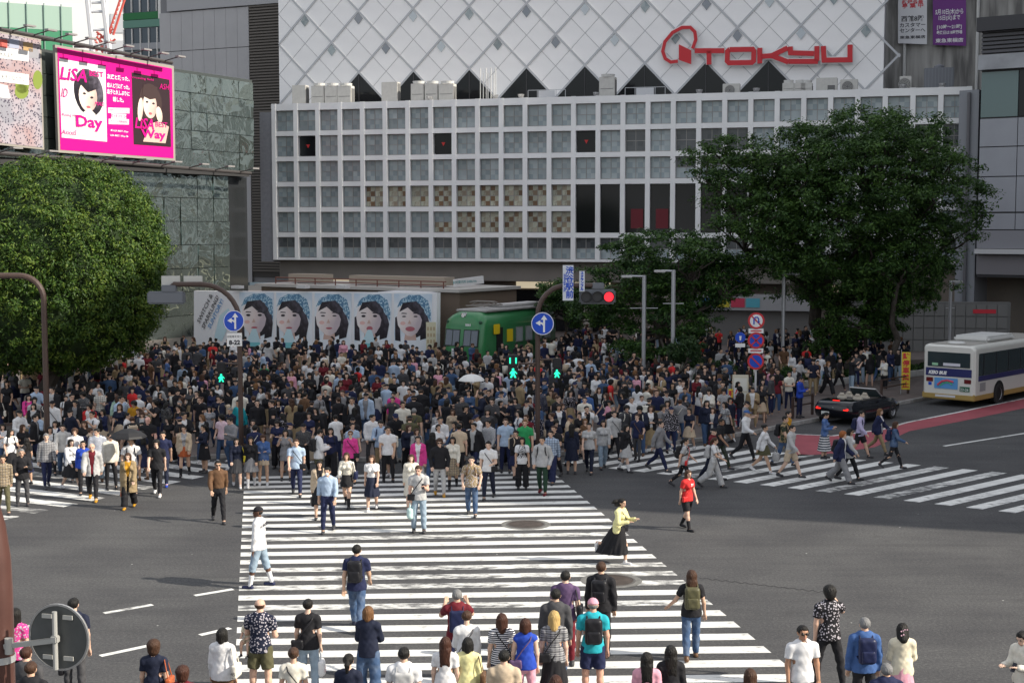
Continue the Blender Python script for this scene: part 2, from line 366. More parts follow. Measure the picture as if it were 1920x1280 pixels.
def pane_mat(name, c1, c2, c3, scale, rough=.25, noise=None):
    m = mat(name, c1, rough, spec=.5); N = NT(m); tc = N.n('TexCoord'); mp = N.n('Mapping'); N.l(tc.outputs['Object'], mp.inputs[0]); mp.inputs['Scale'].default_value = (scale, 0, scale)
    wn = N.n('TexWhiteNoise', noise_dimensions='3D'); fl = N.n('VectorMath', operation='FLOOR'); N.l(mp.outputs[0], fl.inputs[0]); 
    oi = N.n('ObjectInfo'); ad = N.n('VectorMath', operation='ADD'); N.l(fl.outputs[0], ad.inputs[0]); N.l(oi.outputs['Random'], ad.inputs[1]); N.l(ad.outputs[0], wn.inputs['Vector'])
    ck = N.n('TexChecker'); ck.inputs['Scale'].default_value = scale; ck.inputs['Color1'].default_value = (*c1, 1); ck.inputs['Color2'].default_value = (*c2, 1); 
    mp2 = N.n('Mapping'); mp2.inputs['Location'].default_value = (.003, .5, .003); mp2.inputs['Scale'].default_value = (1, 0, 1); N.l(tc.outputs['Object'], mp2.inputs[0]); N.l(mp2.outputs[0], ck.inputs['Vector'])
    c = N.mixc(N.ramp(wn.outputs['Value'], [(.3, (0, 0, 0)), (.9, (.7, .7, .7))]), ck.outputs['Color'], c3)
    if noise:
        n = N.n('TexNoise'); n.inputs['Scale'].default_value = 5; N.l(tc.outputs['Object'], n.inputs['Vector']); c = N.mixc(N.ramp(n.outputs['Fac'], [(.55, (0, 0, 0)), (.7, (.6, .6, .6))]), c, noise)
    dk = N.n('MapRange'); dk.inputs['To Min'].default_value = .72; dk.inputs['To Max'].default_value = 1.12; N.l(oi.outputs['Random'], dk.inputs['Value']); hv = N.n('HueSaturation'); N.l(dk.outputs[0], hv.inputs['Value']); N.l(c, hv.inputs['Color'])
    N.l(hv.outputs[0], N.b.inputs['Base Color']); return m
MPANE = pane_mat('blue_glass_block', (.24, .29, .31), (.31, .36, .37), (.36, .4, .41), 2.6)
MPANE2 = pane_mat('grey_glass', (.075, .085, .095), (.1, .11, .12), (.13, .14, .15), 2.6, .15)
MBROWN = pane_mat('brown_tile', (.4, .41, .32), (.17, .095, .045), (.5, .5, .4), 2.6, .5, (.12, .06, .03))
MDARKG = mat('dark_glass', (.01, .011, .013), .1, spec=.3); MALU = mat('window_metal', (.3, .29, .28), .45, metal=.4)
# ---- department store with the square grid front
PA = Plane((-18.38, 112), (30.8, 98))
ZB, ZT = D(517, 487, 112).z, D(505, 195, 112).z
st = empty('department_store', PA.o+Vector((0, 0, 0)), PA.rz, 'white department store with a square grid of blue glass windows', 'building')
NC, NR = 28, 6; CW = PA.w/NC; RH = (ZT-.35-ZB)/NR; BW = .35
MB().b2(-.2, PA.w+.2, .62, 7.5, ZB, ZT-.3).build('core_wall', mat('store_core', (.1, .1, .1), .8), st)
MB().b2(-.25, PA.w+.25, .02, 8, ZT-.28, ZT-.12).build('roof_slab', mat('roof_grey', (.33, .33, .33), .8), st)
MB().b2(-1.3, -.27, .25, 9, ZB-.15, ZT-.6).build('side_wall', mat('grey_render', (.3, .3, .32), .7, var=.1), st)
for c in range(NC+1): MB().b2(c*CW-BW/2, c*CW+BW/2, -.012, .6, ZB, ZT).build('pier', MCONC, st)
WINT = lambda r, c: 'dark2' if (r in (3, 4) and 13 <= c <= 19) else None
for r in range(NR+1):
    z0 = ZB+r*RH-(.0 if r == 0 else .18); z1 = ZB+r*RH+.18+(.15 if r == NR else 0)
    for c in range(NC):
        if r == 2 and 13 <= c <= 19: continue
        MB().b2(c*CW+BW/2, (c+1)*CW-BW/2, .0, .58, z0, z1).build('beam', MCONC, st)
pw, ph = (CW-BW)/2-.045, (RH-.4)/2-.045
ME_P = MB().b2(-pw/2, pw/2, 0, .03, -ph/2, ph/2).mesh('pane'); PM = {}
fr = MB()
for x in (-(CW-BW)/2+.02, 0, (CW-BW)/2-.02): fr.b2(x-.02, x+.02, -.01, .06, -(RH-.4)/2, (RH-.4)/2)
for z in (-(RH-.4)/2+.02, 0, (RH-.4)/2-.02):
    fr.b2(-(CW-BW)/2+.045, -.025, -.006, .055, z-.02, z+.02); fr.b2(.025, (CW-BW)/2-.045, -.006, .055, z-.02, z+.02)
ME_F = fr.mesh('window'); rest = {}
MTRI = mat('red_sign', (.6, .03, .03), .5)
for r in range(NR):
    rt = NR-1-r                                # row counted from the top
    for c in range(NC):
        x, z = (c+.5)*CW, ZB+(r+.5)*RH
        if rt in (3, 4) and 13 <= c <= 19: continue
        big = (rt == 1 and c in (1, 7, 13))
        if big:
            w = MB().b2(-(CW-BW)/2+.06, (CW-BW)/2-.06, .0, .04, -(RH-.4)/2+.06, (RH-.4)/2-.06).build('window', MDARKG, st, loc=(x, .3, z))
            MB().prism([(-.16, .12), (.16, .12), (0, -.16)], .01, frame(Vector((0, -.02, 0)), (1, 0, 0), (0, 0, 1))).build('triangle_mark', MTRI, w); continue
        w = link('window', ME_F, MALU, st, loc=(x, .3, z))
        for i, (dx, dz) in enumerate(((-1, -1), (1, -1), (-1, 1), (1, 1))):
            m = MPANE
            if (rt == 3 and 4 <= c <= 12) or (rt == 4 and (8 <= c <= 12 or (c == 7 and dz < 0))): m = MBROWN
            elif rt == 5 and dz > 0: m = MPANE2
            elif (rt == 1 and c in (15, 17, 18, 19, 26, 27)) or (rt == 2 and c >= 17 and dz > 0): m = MPANE2
            if c <= 12:
                if m.name not in PM: PM[m.name] = ME_P.copy(); PM[m.name].materials.append(m)
                link('pane', PM[m.name], None, w, loc=(dx*(pw/2+.0225), .015, dz*(ph/2+.0225)))
            else: rest.setdefault(m.name, MB()).box((x+dx*(pw/2+.0225), .33, z+dz*(ph/2+.0225)), (pw, .03, ph))
for k, b in rest.items(): tag(b.build('panes', MATS[k], st), kind='stuff')
x0, x1 = 13*CW, 20*CW
MB().b2(x0, x1, .56, .6, ZB+RH+.2, ZB+3*RH-.2).build('shop_interior', mat('shop_dark', (.02, .018, .018), .7), st)
for c in range(13, 20):
    MB().b2(c*CW+BW/2, (c+1)*CW-BW/2, .28, .31, ZB+RH+.2, ZB+3*RH-.2).build('window', MDARKG, st)
    if c in (15, 16): MB().b2(c*CW+.6, c*CW+1.5, .18, .2, ZB+RH+.5, ZB+RH+1.9).build('red_poster', mat('poster_red', (.14, .012, .02), .6), st)
# under the grid: beam, band and shop fronts
MB().b2(-.2, PA.w+.2, 1.2, 8, ZB-1.45, ZB-.02).build('fascia', mat('beige_band', (.27, .245, .22), .7, var=.08, vscale=.7), st)
MB().b2(-.2, PA.w+.2, 1.1, 1.18, ZB-1.5, ZB-1.42).build('fascia_trim', mat('beige_trim', (.22, .2, .18), .6), st)
MB().b2(-.2, PA.w+.2, 3.2, 8, 0, ZB-1.46).build('shop_wall', mat('shop_wall', (.2, .165, .14), .7, var=.15, vscale=.5), st)
for i, (a, b) in enumerate(((1, 6), (7, 12.5), (18.5, 23.6), (24.5, 26), (33, 36), (42, 47))):
    w = MB().b2(a, b, 3.05, 3.18, .2, ZB-2.2).build('shop_front', MDARKG, st)
    MB().b2(a+.1, b-.1, 2.95, 3.02, ZB-2.1, ZB-1.6).build('lit_fascia', mat('shop_light', (.5, .4, .3), .5, emit=(1, .85, .6), estr=.35), w)
for x in (6.5, 13.5, 24.05, 30, 39): MB().b2(x, x+.5, 2.2, 3.04, 0, ZB-1.5).build('column', mat('beige_column', (.42, .38, .33), .6), st)
# ---- the taller building behind with the diamond lattice
PB = Plane(PA.o+PA.u*-.2-PA.n*6.4, PA.o+PA.u*45-PA.n*6.4)
hb = empty('lattice_tower', PB.o, PB.rz, 'tall white building clad in diamond panels with grey diagonal ribs', 'building')
uL, _ = PB.uv(522, 60); uR, _ = PB.uv(1657, 100)
MB().b2(uL, uR, .1, 14, ZT-1.5, ZT+13).build('wall', mat('joint_grey', (.5, .5, .51), .7), hb)
n0 = PB.uv(571, 25); n5 = PB.uv(1097, 10); LX = (n5[0]-n0[0])/5; LZ = 2*abs(PB.uv(622, 80)[1]-n0[1])
MPAN = mat('white_panel', (.89, .88, .875), .5, var=.05, vscale=.3); MRIB = mat('rib_grey', (.45, .46, .48), .4, metal=.2)
def clip_poly(p, x0, x1, z0, z1):
    for ax_, lim, sg in ((0, x0, 1), (0, x1, -1), (1, z0, 1), (1, z1, -1)):
        out = []
        for i in range(len(p)):
            a, b = p[i], p[(i+1) % len(p)]; da, db = (a[ax_]-lim)*sg, (b[ax_]-lim)*sg
            if da >= 0: out.append(a)
            if da*db < 0: t = da/(da-db); out.append((a[0]+(b[0]-a[0])*t, a[1]+(b[1]-a[1])*t))
        p = out
        if len(p) < 3: return None
    return p
hx, hz = LX/4, LZ/4; ga = .032
zr3 = n0[1]-LZ                                 # level of the third node row: apex of the dark openings
for i in range(-6, 60):
    for j in range(-12, 14):
        if (i+j) % 2: continue
        cx, cz = n0[0]+i*hx, n0[1]-hz+j*hz
        big_i, below = (cx-n0[0])/LX, cz < zr3
        # dark triangular openings below the third row of nodes
        k = round(big_i); inside = below and abs(cx-(n0[0]+k*LX))/(LX/2)+abs(cz-(zr3-LZ/2))/(LZ/2) < .99 and 1 <= k <= 8
        if inside: continue
        dm = [(cx-hx+ga, cz), (cx, cz-hz+ga), (cx+hx-ga, cz), (cx, cz+hz-ga)]
        p = clip_poly(dm, uL, uR, ZT-1.4, ZT+12.9)
        if p: MB().prism([(a-cx, b-cz) for a, b in p], .03, frame(Vector((0, .09, 0)), (1, 0, 0), (0, 0, 1))).build('panel', MPAN, hb, loc=(cx, 0, cz))
for k in range(1, 9):
    cx, cz = n0[0]+k*LX, zr3-LZ/2; p = clip_poly([(cx-LX/2, cz), (cx, cz-LZ/2), (cx+LX/2, cz), (cx, cz+LZ/2)], uL, uR, ZT-1.4, ZT+10)
    w = MB().prism([(a-cx, b-cz) for a, b in p], .04, frame(Vector((0, .07, 0)), (1, 0, 0), (0, 0, 1))).build('triangle_window', MDARKG, hb, loc=(cx, 0, cz))
    MB().b2(-.03, .03, -.02, .02, -.2, LZ/2-.3).build('mullion', mat('dark_metal', (.05, .05, .055), .4, metal=.5), w)
ul = Vector((LX/2, LZ/2)).normalized()
for fam in (1, -1):
    for k in range(-9, 26):
        seg = []
        x_at = lambda z: n0[0]+k*LX+fam*(z-n0[1])*LX/LZ
        za, zb = ZT-.9, ZT+12.9
        ts = [za+(zb-za)*i/200 for i in range(201) if uL <= x_at(za+(zb-za)*i/200) <= uR+(1.15 if za+(zb-za)*i/200 > 0 else 0)]
        if len(ts) < 2: continue
        a, b = Vector((x_at(ts[0]), ts[0])), Vector((x_at(ts[-1]), ts[-1])); c = (a+b)/2; L = (b-a).length
        if L < .5: continue
        ang = math.atan2(b.y-a.y, b.x-a.x)
        MB().box((0, 0, 0), (L, .05 if fam > 0 else .044, .15)).build('rib', MRIB, hb, loc=(c.x, .025, c.y), rot=(0, -ang, 0))
dmw = MB().prism([(-.36, 0), (0, -.46), (.36, 0), (0, .46)], .05, frame(Vector((0, .04, 0)), (1, 0, 0), (0, 0, 1))).mesh('diamond_window'); DM = {}
for j in range(-2, 5):
    for i in range(-1, 24):
        cx, cz = n0[0]+(i+.5*(j % 2))*LX, n0[1]+j*LZ/2-.62
        if not (uL+.4 < cx < uR-.4) or cz < zr3+.5: continue
        m = [MPANE, mat('grey_mirror', (.2, .22, .25), .1, spec=.8), mat('pale_glass', (.5, .55, .58), .15)][(i*7+j*3) % 3]
        if m.name not in DM: DM[m.name] = dmw.copy(); DM[m.name].materials.append(m)
        link('diamond_window', DM[m.name], None, hb, loc=(cx, 0, cz))
# ---- red company sign
PS = Plane(PB.at(0, 0, .35), PB.at(40, 0, .35))
MRS = mat('sign_red', (.55, .02, .03), .4); MWS = mat('sign_white', (.78, .78, .78), .5)
sg = empty('rooftop_sign', PS.hit(1400, 95, 0), PS.rz, 'red lettered company sign with a tilted ring emblem on the white lattice wall', 'sign')
zz = lambda *p: [(960+x/3, y/3) for x, y in p]
letters = dict(T=[zz((1030, 288), (1196, 288)), zz((1110, 288), (1110, 366))], O=[zz((1225, 282), (1355, 280), (1362, 290), (1360, 345), (1350, 354), (1222, 356), (1212, 346), (1214, 292))],
    K=[zz((1395, 272), (1395, 360)), zz((1404, 320), (1462, 316), (1552, 272)), zz((1462, 316), (1556, 352))], Y=[zz((1566, 265), (1568, 300), (1700, 304)), zz((1716, 262), (1716, 346)), zz((1556, 348), (1722, 348))], U=[zz((1752, 262), (1756, 341), (1902, 339), (1902, 254))])
for k, ss in letters.items():
    for q in ss:
        cl = k == 'O'
        stroke('letter_edge', PS, q, .5, .0, .1, MWS, sg, cl); stroke('letter_stroke', PS, q, .36, .12, .08, MRS, sg, cl)
ring = zz((935, 346), (895, 352), (864, 332), (850, 292), (862, 238), (905, 186), (958, 158), (1005, 157), (1030, 182), (1036, 225), (1018, 276))
stroke('ring_edge', PS, ring, .4, .0, .1, MWS, sg); stroke('ring', PS, ring, .24, .12, .08, MRS, sg)
poly('emblem_block', PS, zz((941, 340), (1010, 364), (1010, 286), (941, 252)), .12, .1, MRS, sg)
# ---- far right: stained wall with two banners
PW = Plane(PA.at(44.5, 0, -11), PA.at(57, 0, -11))
wl = empty('stained_wall_building', PW.o, PW.rz, 'old stained concrete building behind the hanging banners', 'building')
def stain():
    m = mat('stained_concrete', (.3, .29, .27), .85); N = NT(m); tc = N.n('TexCoord'); mp = N.n('Mapping'); mp.inputs['Scale'].default_value = (1, 1, .12); n = N.n('TexNoise'); n.inputs['Scale'].default_value = 1.5; n.inputs['Detail'].default_value = 8
    N.l(tc.outputs['Object'], mp.inputs[0]); N.l(mp.outputs[0], n.inputs['Vector']); N.l(N.ramp(n.outputs['Fac'], [(.35, (.14, .135, .13)), (.55, (.36, .35, .33)), (.75, (.5, .49, .47))]), N.b.inputs['Base Color']); return m
MB().b2(-3, 16, 0, 12, ZT-2, ZT+14).build('wall', stain(), wl)
for x in (2.2, 7.4): MB().tube([(x, -.2, ZT-1), (x, -.2, ZT+13)], .12).build('pipe', mat('white_pipe', (.6, .6, .58), .5), wl)
def banner(name, label, c4, m):
    b = empty(name, PW.hit((c4[0]+c4[2])/2, c4[3], .5), PW.rz, label, 'banner'); x0, y0, x1, y1 = c4
    poly('cloth', PW, [(x0, y1), (x1, y1+2), (x1, y0), (x0, y0)], .45, .04, m, b); return b
MPUR = mat('banner_purple', (.16, .035, .22), .6); MBW = mat('banner_white', (.7, .7, .72), .6); MINK = mat('ink_black', (.03, .03, .04), .6); MINKR = mat('ink_red', (.6, .03, .05), .6); MTW = mat('text_white', (.8, .8, .8), .6)
b = banner('hanging_banner', 'white hanging banner with red and black lettering', (1684, -60, 1738, 83), MBW)
for t, y, h, m, w in (('新規会員', 4, 8, MINKR, 40), ('募 集 中', 11, 9, MINKR, 40), ('西館8階', 35, 11, MINK, 42), ('カスタマー', 47, 8, MINK, 48), ('センターへ', 57, 8, MINK, 48), ('東急東横店', 70, 6, MINK, 48)): wtext('lettering', PW, t, 1711, y, h, m, .5, b, w, bold=.02)
b = banner('hanging_banner', 'purple hanging banner with white date lettering', (1749, -60, 1811, 86), MPUR)
for t, y, h, w in (('5月10日(木)から', 23, 12, 52), ('15日(火)まで', 34, 11, 40), ('[10時～21時]', 51, 9, 46), ('最終日は18時閉場', 61, 7, 48), ('東急東横店', 76, 8, 52)): wtext('lettering', PW, t, 1780, y, h, MTW, .5, b, w, bold=.02)
# ---- grey panelled office at the right with the covered passage below
PR = Plane((30.6, 95), (46, 84))
rb_ = empty('panelled_office', PR.o, PR.rz, 'grey metal panelled station office above a covered passage', 'building')
MGP = mat('grey_panel', (.33, .34, .37), .45, metal=.15, var=.06, vscale=.5)
zz_ = lambda y, x=1880: PR.uv(x, y)[1]
MB().b2(0, 22, .12, 10, zz_(520), zz_(30)).build('core', mat('dark_joint', (.07, .07, .075), .7), rb_)
rows = [(430, 400), (397, 332), (330, 276), (274, 222)]
for y0, y1 in rows:
    for i in range(9): MB().b2(i*2.45+.02, i*2.45+2.42, -.02, .1, zz_(y0), zz_(y1)).build('panel', MGP, rb_)
for i in range(9): MB().b2(i*2.45+.03, i*2.45+2.4, .0, .1, zz_(219), zz_(134)).build('window', [mat('teal_glass', (.1, .16, .16), .08, spec=.7), MDARKG][i % 2], rb_)
MB().b2(-.1, 22, -.35, .11, zz_(130), zz_(102)).build('ledge', mat('ledge_grey', (.36, .37, .39), .6, var=.2, vscale=.8), rb_)
for k in range(9): MB().b2(0, 22, -.1, .1, zz_(98)+k*.26, zz_(98)+k*.26+.16).build('louver', mat('louver_dark', (.09, .09, .1), .5), rb_)
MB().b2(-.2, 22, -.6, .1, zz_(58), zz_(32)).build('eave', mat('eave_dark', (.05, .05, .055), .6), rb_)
MB().b2(0, 22, -.05, .1, zz_(466), zz_(432)).build('girder', mat('girder_grey', (.25, .25, .27), .6), rb_)
MB().b2(0, 22, -.5, .1, zz_(476), zz_(467)).build('ledge', mat('ledge_pale', (.55, .55, .55), .6), rb_)
MB().b2(0, 22, -.02, .1, zz_(515), zz_(478)).build('girder', mat('girder_dark', (.2, .19, .2), .6), rb_)
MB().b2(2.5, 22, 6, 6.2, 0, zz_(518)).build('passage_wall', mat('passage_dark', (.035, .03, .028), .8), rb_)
MB().b2(-6, 2.4, 3, 4, 0, zz_(518)).build('passage_side', mat('passage_tan', (.2, .17, .14), .7), rb_)
for x in (3.5, 11): MB().b2(x, x+.6, 1, 1.6, 0, zz_(518)).build('column', mat('passage_tan', ()), rb_)
for i in range(4): MB().b2(4.5+i*2.6, 6.3+i*2.6, 5.85, 5.95, 2.6, 3.7).build('framed_poster', mat('poster_dark', (.16, .16, .17), .5), rb_)
MB().b2(4, 20, 5.6, 5.66, 4.0, 4.12).build('light_strip', mat('warm_strip', (.8, .7, .5), .5, emit=(1, .8, .5), estr=.8), rb_)
tw = empty('edge_pipe_shaft', PR.at(-.9, 0, 0), PR.rz, 'narrow grey service shaft between the store and the office', 'shaft')
MB().b2(-.6, .7, .3, 3, 0, zz_(165)).build('shaft', mat('shaft_grey', (.24, .25, .27), .6), tw); MB().tube([(.1, .15, 3), (.1, .15, zz_(170))], .12).build('pipe', mat('pipe_dark', (.12, .12, .13), .5), tw)
# locker wall and the kiosk under the trees
PL = Plane((21, 92), (31.5, 90.5))
lk = empty('coin_locker_wall', PL.o, PL.rz, 'pale grey bank of coin lockers under the passage', 'lockers')
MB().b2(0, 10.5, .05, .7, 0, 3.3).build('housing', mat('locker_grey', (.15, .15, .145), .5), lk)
LD = MB().b2(-.3, .3, -.02, .05, -.35, .35).mesh('locker_door'); LD.materials.append(mat('locker_door', (.17, .17, .165), .4))
for i in range(16):
    for j in range(4): link('locker_door', LD, None, lk, loc=(.4+i*.64, .0, .5+j*.76))
MB().b2(8.2, 9.6, -.06, -.02, 2.6, 2.85).build('red_sign', mat('ink_red', ()), lk)
PK = Plane((12.5, 97), (20.5, 95))
kk = empty('kiosk', PK.o, PK.rz, 'white kiosk with a colourful fascia behind the tree trunks', 'kiosk')
MB().b2(0, 8, 0, 4, 0, 3.4).build('wall', mat('kiosk_shade', (.16, .155, .15), .6), kk); MB().b2(-.2, 8.2, -.5, .0, 2.5, 3.5).build('fascia', mat('kiosk_fascia', (.35, .35, .36), .5), kk)  # wall is white, its colour darkened to put the shade in
for i, c in enumerate(((.05, .2, .5), (.6, .5, .05), (.55, .05, .1), (.1, .4, .5))): MB().b2(.3+i*1.0, 1.2+i*1.0, -.54, -.51, 2.7, 3.3).build('fascia_picture', mat('kpic%d' % i, c, .5), kk)
# ---- left: annex with louvers
PX = Plane((-27, 133), (-18.5, 129))
ax_ = empty('grey_annex', PX.o, PX.rz, 'plain grey panelled annex with a tall strip of brown louvers', 'building')
uz = lambda x, y: PX.uv(x, y)
a0, a1, a2 = uz(300, 100)[0], uz(467, 100)[0], uz(526, 100)[0]; zt = uz(400, 18)[1]
MB().b2(a0, a2+3, .2, 10, 3, zt+4.4).build('core', mat('annex_core', (.2, .2, .21), .7), ax_)
n = 8; w = (a1-a0)/n
for i in range(n):
    for j, (z0, z1) in enumerate(((3, uz(400, 92)[1]-.03), (uz(400, 92)[1]+.03, zt))): MB().b2(a0+i*w+.012, a0+(i+1)*w-.012, .0, .18, z0, z1).build('panel', mat('annex_panel', (.4, .395, .4), .55, var=.06, vscale=.4), ax_)
MB().b2(a0+1, a2+3, -.15, .18, zt+.1, zt+4).build('parapet', mat('annex_panel2', (.36, .36, .37), .55), ax_)
lv = MB(); k = 0
while 4+k*.26 < zt: lv.b2(a1+.05, a2+3, -.04, .18, 4+k*.26, 4+k*.26+.14); k += 1
tag(lv.build('louvers', mat('louver_brown', (.13, .115, .1), .6), ax_), kind='stuff')
MB().b2(a1-.1, a2+3, .1, .19, 3.5, zt).build('louver_back', mat('louver_back', (.05, .045, .04), .7), ax_)
# ---- left: curved glass station front, carrying the posters
PG = Plane((-33.4, 82), (-19.4, 110))
gb = empty('glass_station_building', PG.o, PG.rz, 'dark green mirrored glass station building behind the posters', 'building')
MGL = mat('mirror_glass', (.1, .14, .135), .06, spec=.9); N = NT(MGL); tcg = N.n('TexCoord'); ng = N.n('TexNoise'); ng.inputs['Scale'].default_value = .42; ng.inputs['Detail'].default_value = 2.2; ng.inputs['Distortion'].default_value = .6; bpg = N.n('Bump'); bpg.inputs['Strength'].default_value = 1; bpg.inputs['Distance'].default_value = .3
N.l(tcg.outputs['Object'], ng.inputs['Vector']); N.l(ng.outputs['Fac'], bpg.inputs['Height']); N.l(bpg.outputs[0], N.b.inputs['Normal']); N.b.inputs['Metallic'].default_value = .9; N.b.inputs['Base Color'].default_value = (.35, .42, .4, 1)
goi = N.n('ObjectInfo'); gva = N.n('VectorMath', operation='MULTIPLY_ADD'); gva.inputs[1].default_value = (40, 40, 40); N.l(goi.outputs['Random'], gva.inputs[0]); N.l(tcg.outputs['Object'], gva.inputs[2]); N.l(gva.outputs[0], ng.inputs['Vector'])
gz0, gz1 = PG.uv(483, 322)[1], PG.uv(483, 156)[1]; gw = PG.w+.0
MB().b2(-14, gw, .3, 12, gz0, gz1+.2).build('upper_core', mat('glass_core', (.04, .05, .05), .6), gb)
MB().b2(-14, gw-2.2, 1.0, 12, 0, gz0-.3).build('lower_core', mat('glass_core', ()), gb)
MB().b2(gw-2.2, gw+.5, 1.3, 12, 0, gz0-.41).build('dark_return', mat('dark_return', (.02, .022, .024), .15, spec=.6), gb)
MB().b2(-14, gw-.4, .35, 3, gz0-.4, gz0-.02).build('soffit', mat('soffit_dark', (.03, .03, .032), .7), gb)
GPW, GPH = 1.85, (gz1-gz0)/5
GME = MB().b2(-GPW/2+.02, GPW/2-.02, 0, .05, -GPH/2+.02, GPH/2-.02).mesh('glass_panel'); GME.materials.append(MGL)
rg = random.Random(3)
for i in range(24):
    for j in range(5): link('glass_panel', GME, None, gb, loc=(gw-GPW*(i+.5), .18, gz0+GPH*(j+.5)), rot=(rg.gauss(0, .03), 0, rg.gauss(0, .04)))
n = 7; lph = (gz0-.42)/n; GM2 = MB().b2(-GPW/2+.02, GPW/2-.02, 0, .05, -lph/2+.02, lph/2-.02).mesh('glass_panel'); GM2.materials.append(MGL)
for i in range(20):
    for j in range(n): link('glass_panel', GM2, None, gb, loc=(gw-2.3-GPW*(i+.5), .85, lph*(j+.5)), rot=(rg.gauss(0, .03), 0, rg.gauss(0, .05)))
# lamp gantry above and below the posters
ga_ = empty('poster_lamp_gantry', PG.o, PG.rz, 'dark steel gantry of arm lamps over and under the posters', 'gantry')
for nm, off, ya, yb in (('rail', 1.3, (0, 55), (322, 118)), ('rail', 1.0, (-40, 284), (470, 325))):
    a, b = PG.uv(*ya, off), PG.uv(*yb, off); MB().tube([(a[0], -off, a[1]), (b[0], -off, b[1])], .13).build(nm, mat('gantry_steel', (.05, .045, .045), .5), ga_)
    n = 9
    for i in range(n):
        t = (i+.5)/n; u, z = a[0]+(b[0]-a[0])*t, a[1]+(b[1]-a[1])*t
        o_ = MB().tube([(u, -off, z), (u+.2, -off-1.1, z+.25)], .04).build('arm', mat('gantry_steel', ()), ga_)
        MB().box((u+.25, -off-1.25, z+.27), (.75, .3, .1)).build('lamp_head', mat('lamp_grey', (.25, .24, .24), .5), o_)
    for i in range(5):
        t = (i+.5)/5; u, z = a[0]+(b[0]-a[0])*t, a[1]+(b[1]-a[1])*t; MB().tube([(u, -off, z), (u, .2, z+.1)], .06).build('bracket', mat('gantry_steel', ()), ga_)
# ================================================================ posters
def flat(name, col, rough=.5): return mat(name, col, rough, spec=.3)
def print_mat(name, c1, c2, c3, ax=(1.2, .5, 0), noise=.25, sc=1.2):
    m = mat(name, c1, .45, spec=.3); N = NT(m); t = N.n('TexCoord'); mp = N.n('VectorMath', operation='DOT_PRODUCT'); mp.inputs[1].default_value = ax; N.l(t.outputs['Object'], mp.inputs[0])
    n = N.n('TexNoise'); n.inputs['Scale'].default_value = sc; n.inputs['Detail'].default_value = 3; N.l(t.outputs['Object'], n.inputs['Vector'])
    a = N.n('Math', operation='MULTIPLY_ADD'); a.inputs[1].default_value = noise*2; N.l(n.outputs['Fac'], a.inputs[0]); N.l(mp.outputs['Value'], a.inputs[2]); b = N.n('Math', operation='ADD'); b.inputs[1].default_value = .5-noise; N.l(a.outputs[0], b.inputs[0])
    N.l(N.ramp(b.outputs[0], [(.15, c1), (.5, c2), (.85, c3)]), N.b.inputs['Base Color']); return m
SK1 = print_mat('print_skin', (.82, .7, .62), (.74, .57, .49), (.5, .36, .33), (.5, -.12, 0)); SK2 = flat('print_skin_shade', (.6, .42, .36)); HR = print_mat('print_hair', (.012, .01, .016), (.03, .025, .035), (.1, .09, .12), (.25, .3, 0), .5, 3); PKD = flat('print_magenta', (.62, .0, .22)); PWH = flat('print_white', (.68, .68, .69)); PBK = flat('print_black', (.03, .015, .02)); PGR = flat('print_grey', (.4, .4, .42))
PP = Plane(PG.at(0, 0, .55), PG.at(30, 0, .55))
pk = empty('poster_board', PP.hit(215, 292), PP.rz, 'large magenta advertising board with two cover portraits and white lettering', 'billboard')
poly('board', PP, [(110, 286), (329, 302), (326, 124), (103, 84)], -.2, .2, flat('board_frame', (.3, .28, .25)), pk)
poly('print', PP, [(113, 281), (325, 297), (322, 129), (107, 89)], .012, .01, PKD, pk)
def qmap(c4):
    def f(u, v):
        (x0, y0), (x1, y1), (x2, y2), (x3, y3) = c4       # bl br tr tl
        return (x0*(1-u)*(1-v)+x1*u*(1-v)+x2*u*v+x3*(1-u)*v, y0*(1-u)*(1-v)+y1*u*(1-v)+y2*u*v+y3*(1-u)*v)
    return f
def me_(f, cx, cy, a, b, n=20, rot=0): return [f(u, v) for u, v in ell(cx, cy, a, b, n, rot)]
f1 = qmap([(115, 258), (200, 266), (197, 125), (110, 110)])
poly('cover', PP, [f1(0, 0), f1(1, 0), f1(1, 1), f1(0, 1)], .026, .008, PWH, pk)
poly('print_hair', PP, me_(f1, .62, .62, .33, .3, 22, -.5), .038, .006, HR, pk); poly('print_face', PP, me_(f1, .6, .57, .2, .2, 22, -.6), .048, .006, SK1, pk)
poly('print_shoulder', PP, [f1(.35, .05), f1(.8, .05), f1(.75, .35), f1(.62, .42), f1(.42, .32)], .05, .005, flat('print_pale', (.74, .66, .6)), pk)
poly('print_hair', PP, [f1(.38, .75), f1(.6, .62), f1(.86, .7), f1(.8, .9), f1(.5, .92)], .06, .005, HR, pk)
for a in ((.52, .6), (.68, .56)): poly('print_eye', PP, me_(f1, a[0], a[1], .035, .014, 10), .068, .004, HR, pk)
poly('print_mouth', PP, me_(f1, .6, .43, .045, .016, 10), .068, .004, flat('print_lip', (.5, .12, .14)), pk)
wtext('lettering', PP, 'LiSA', 138, 140, 24, PKD, .08, pk, 50, shear=.2, bold=.02); wtext('lettering', PP, 'BEST', 181, 139, 10, PKD, .08, pk, 26, bold=.01)
wtext('lettering', PP, 'Day', 168, 232, 28, PKD, .08, pk, 50, bold=.03); wtext('lettering', PP, 'ID', 121, 174, 16, PKD, .08, pk, 12, shear=.3); wtext('lettering', PP, 'AxxxiS', 130, 248, 9, PKD, .08, pk, 28, shear=.2); wtext('lettering', PP, 'Rising Hope', 135, 217, 7, PKD, .08, pk, 36); wtext('lettering', PP, 'MAD', 187, 195, 7, PKD, .08, pk, 18, shear=.2)
f2 = qmap([(250, 271), (320, 276), (317, 150), (246, 136)])
poly('cover', PP, [f2(0, 0), f2(1, 0), f2(1, 1), f2(0, 1)], .026, .008, PBK, pk)
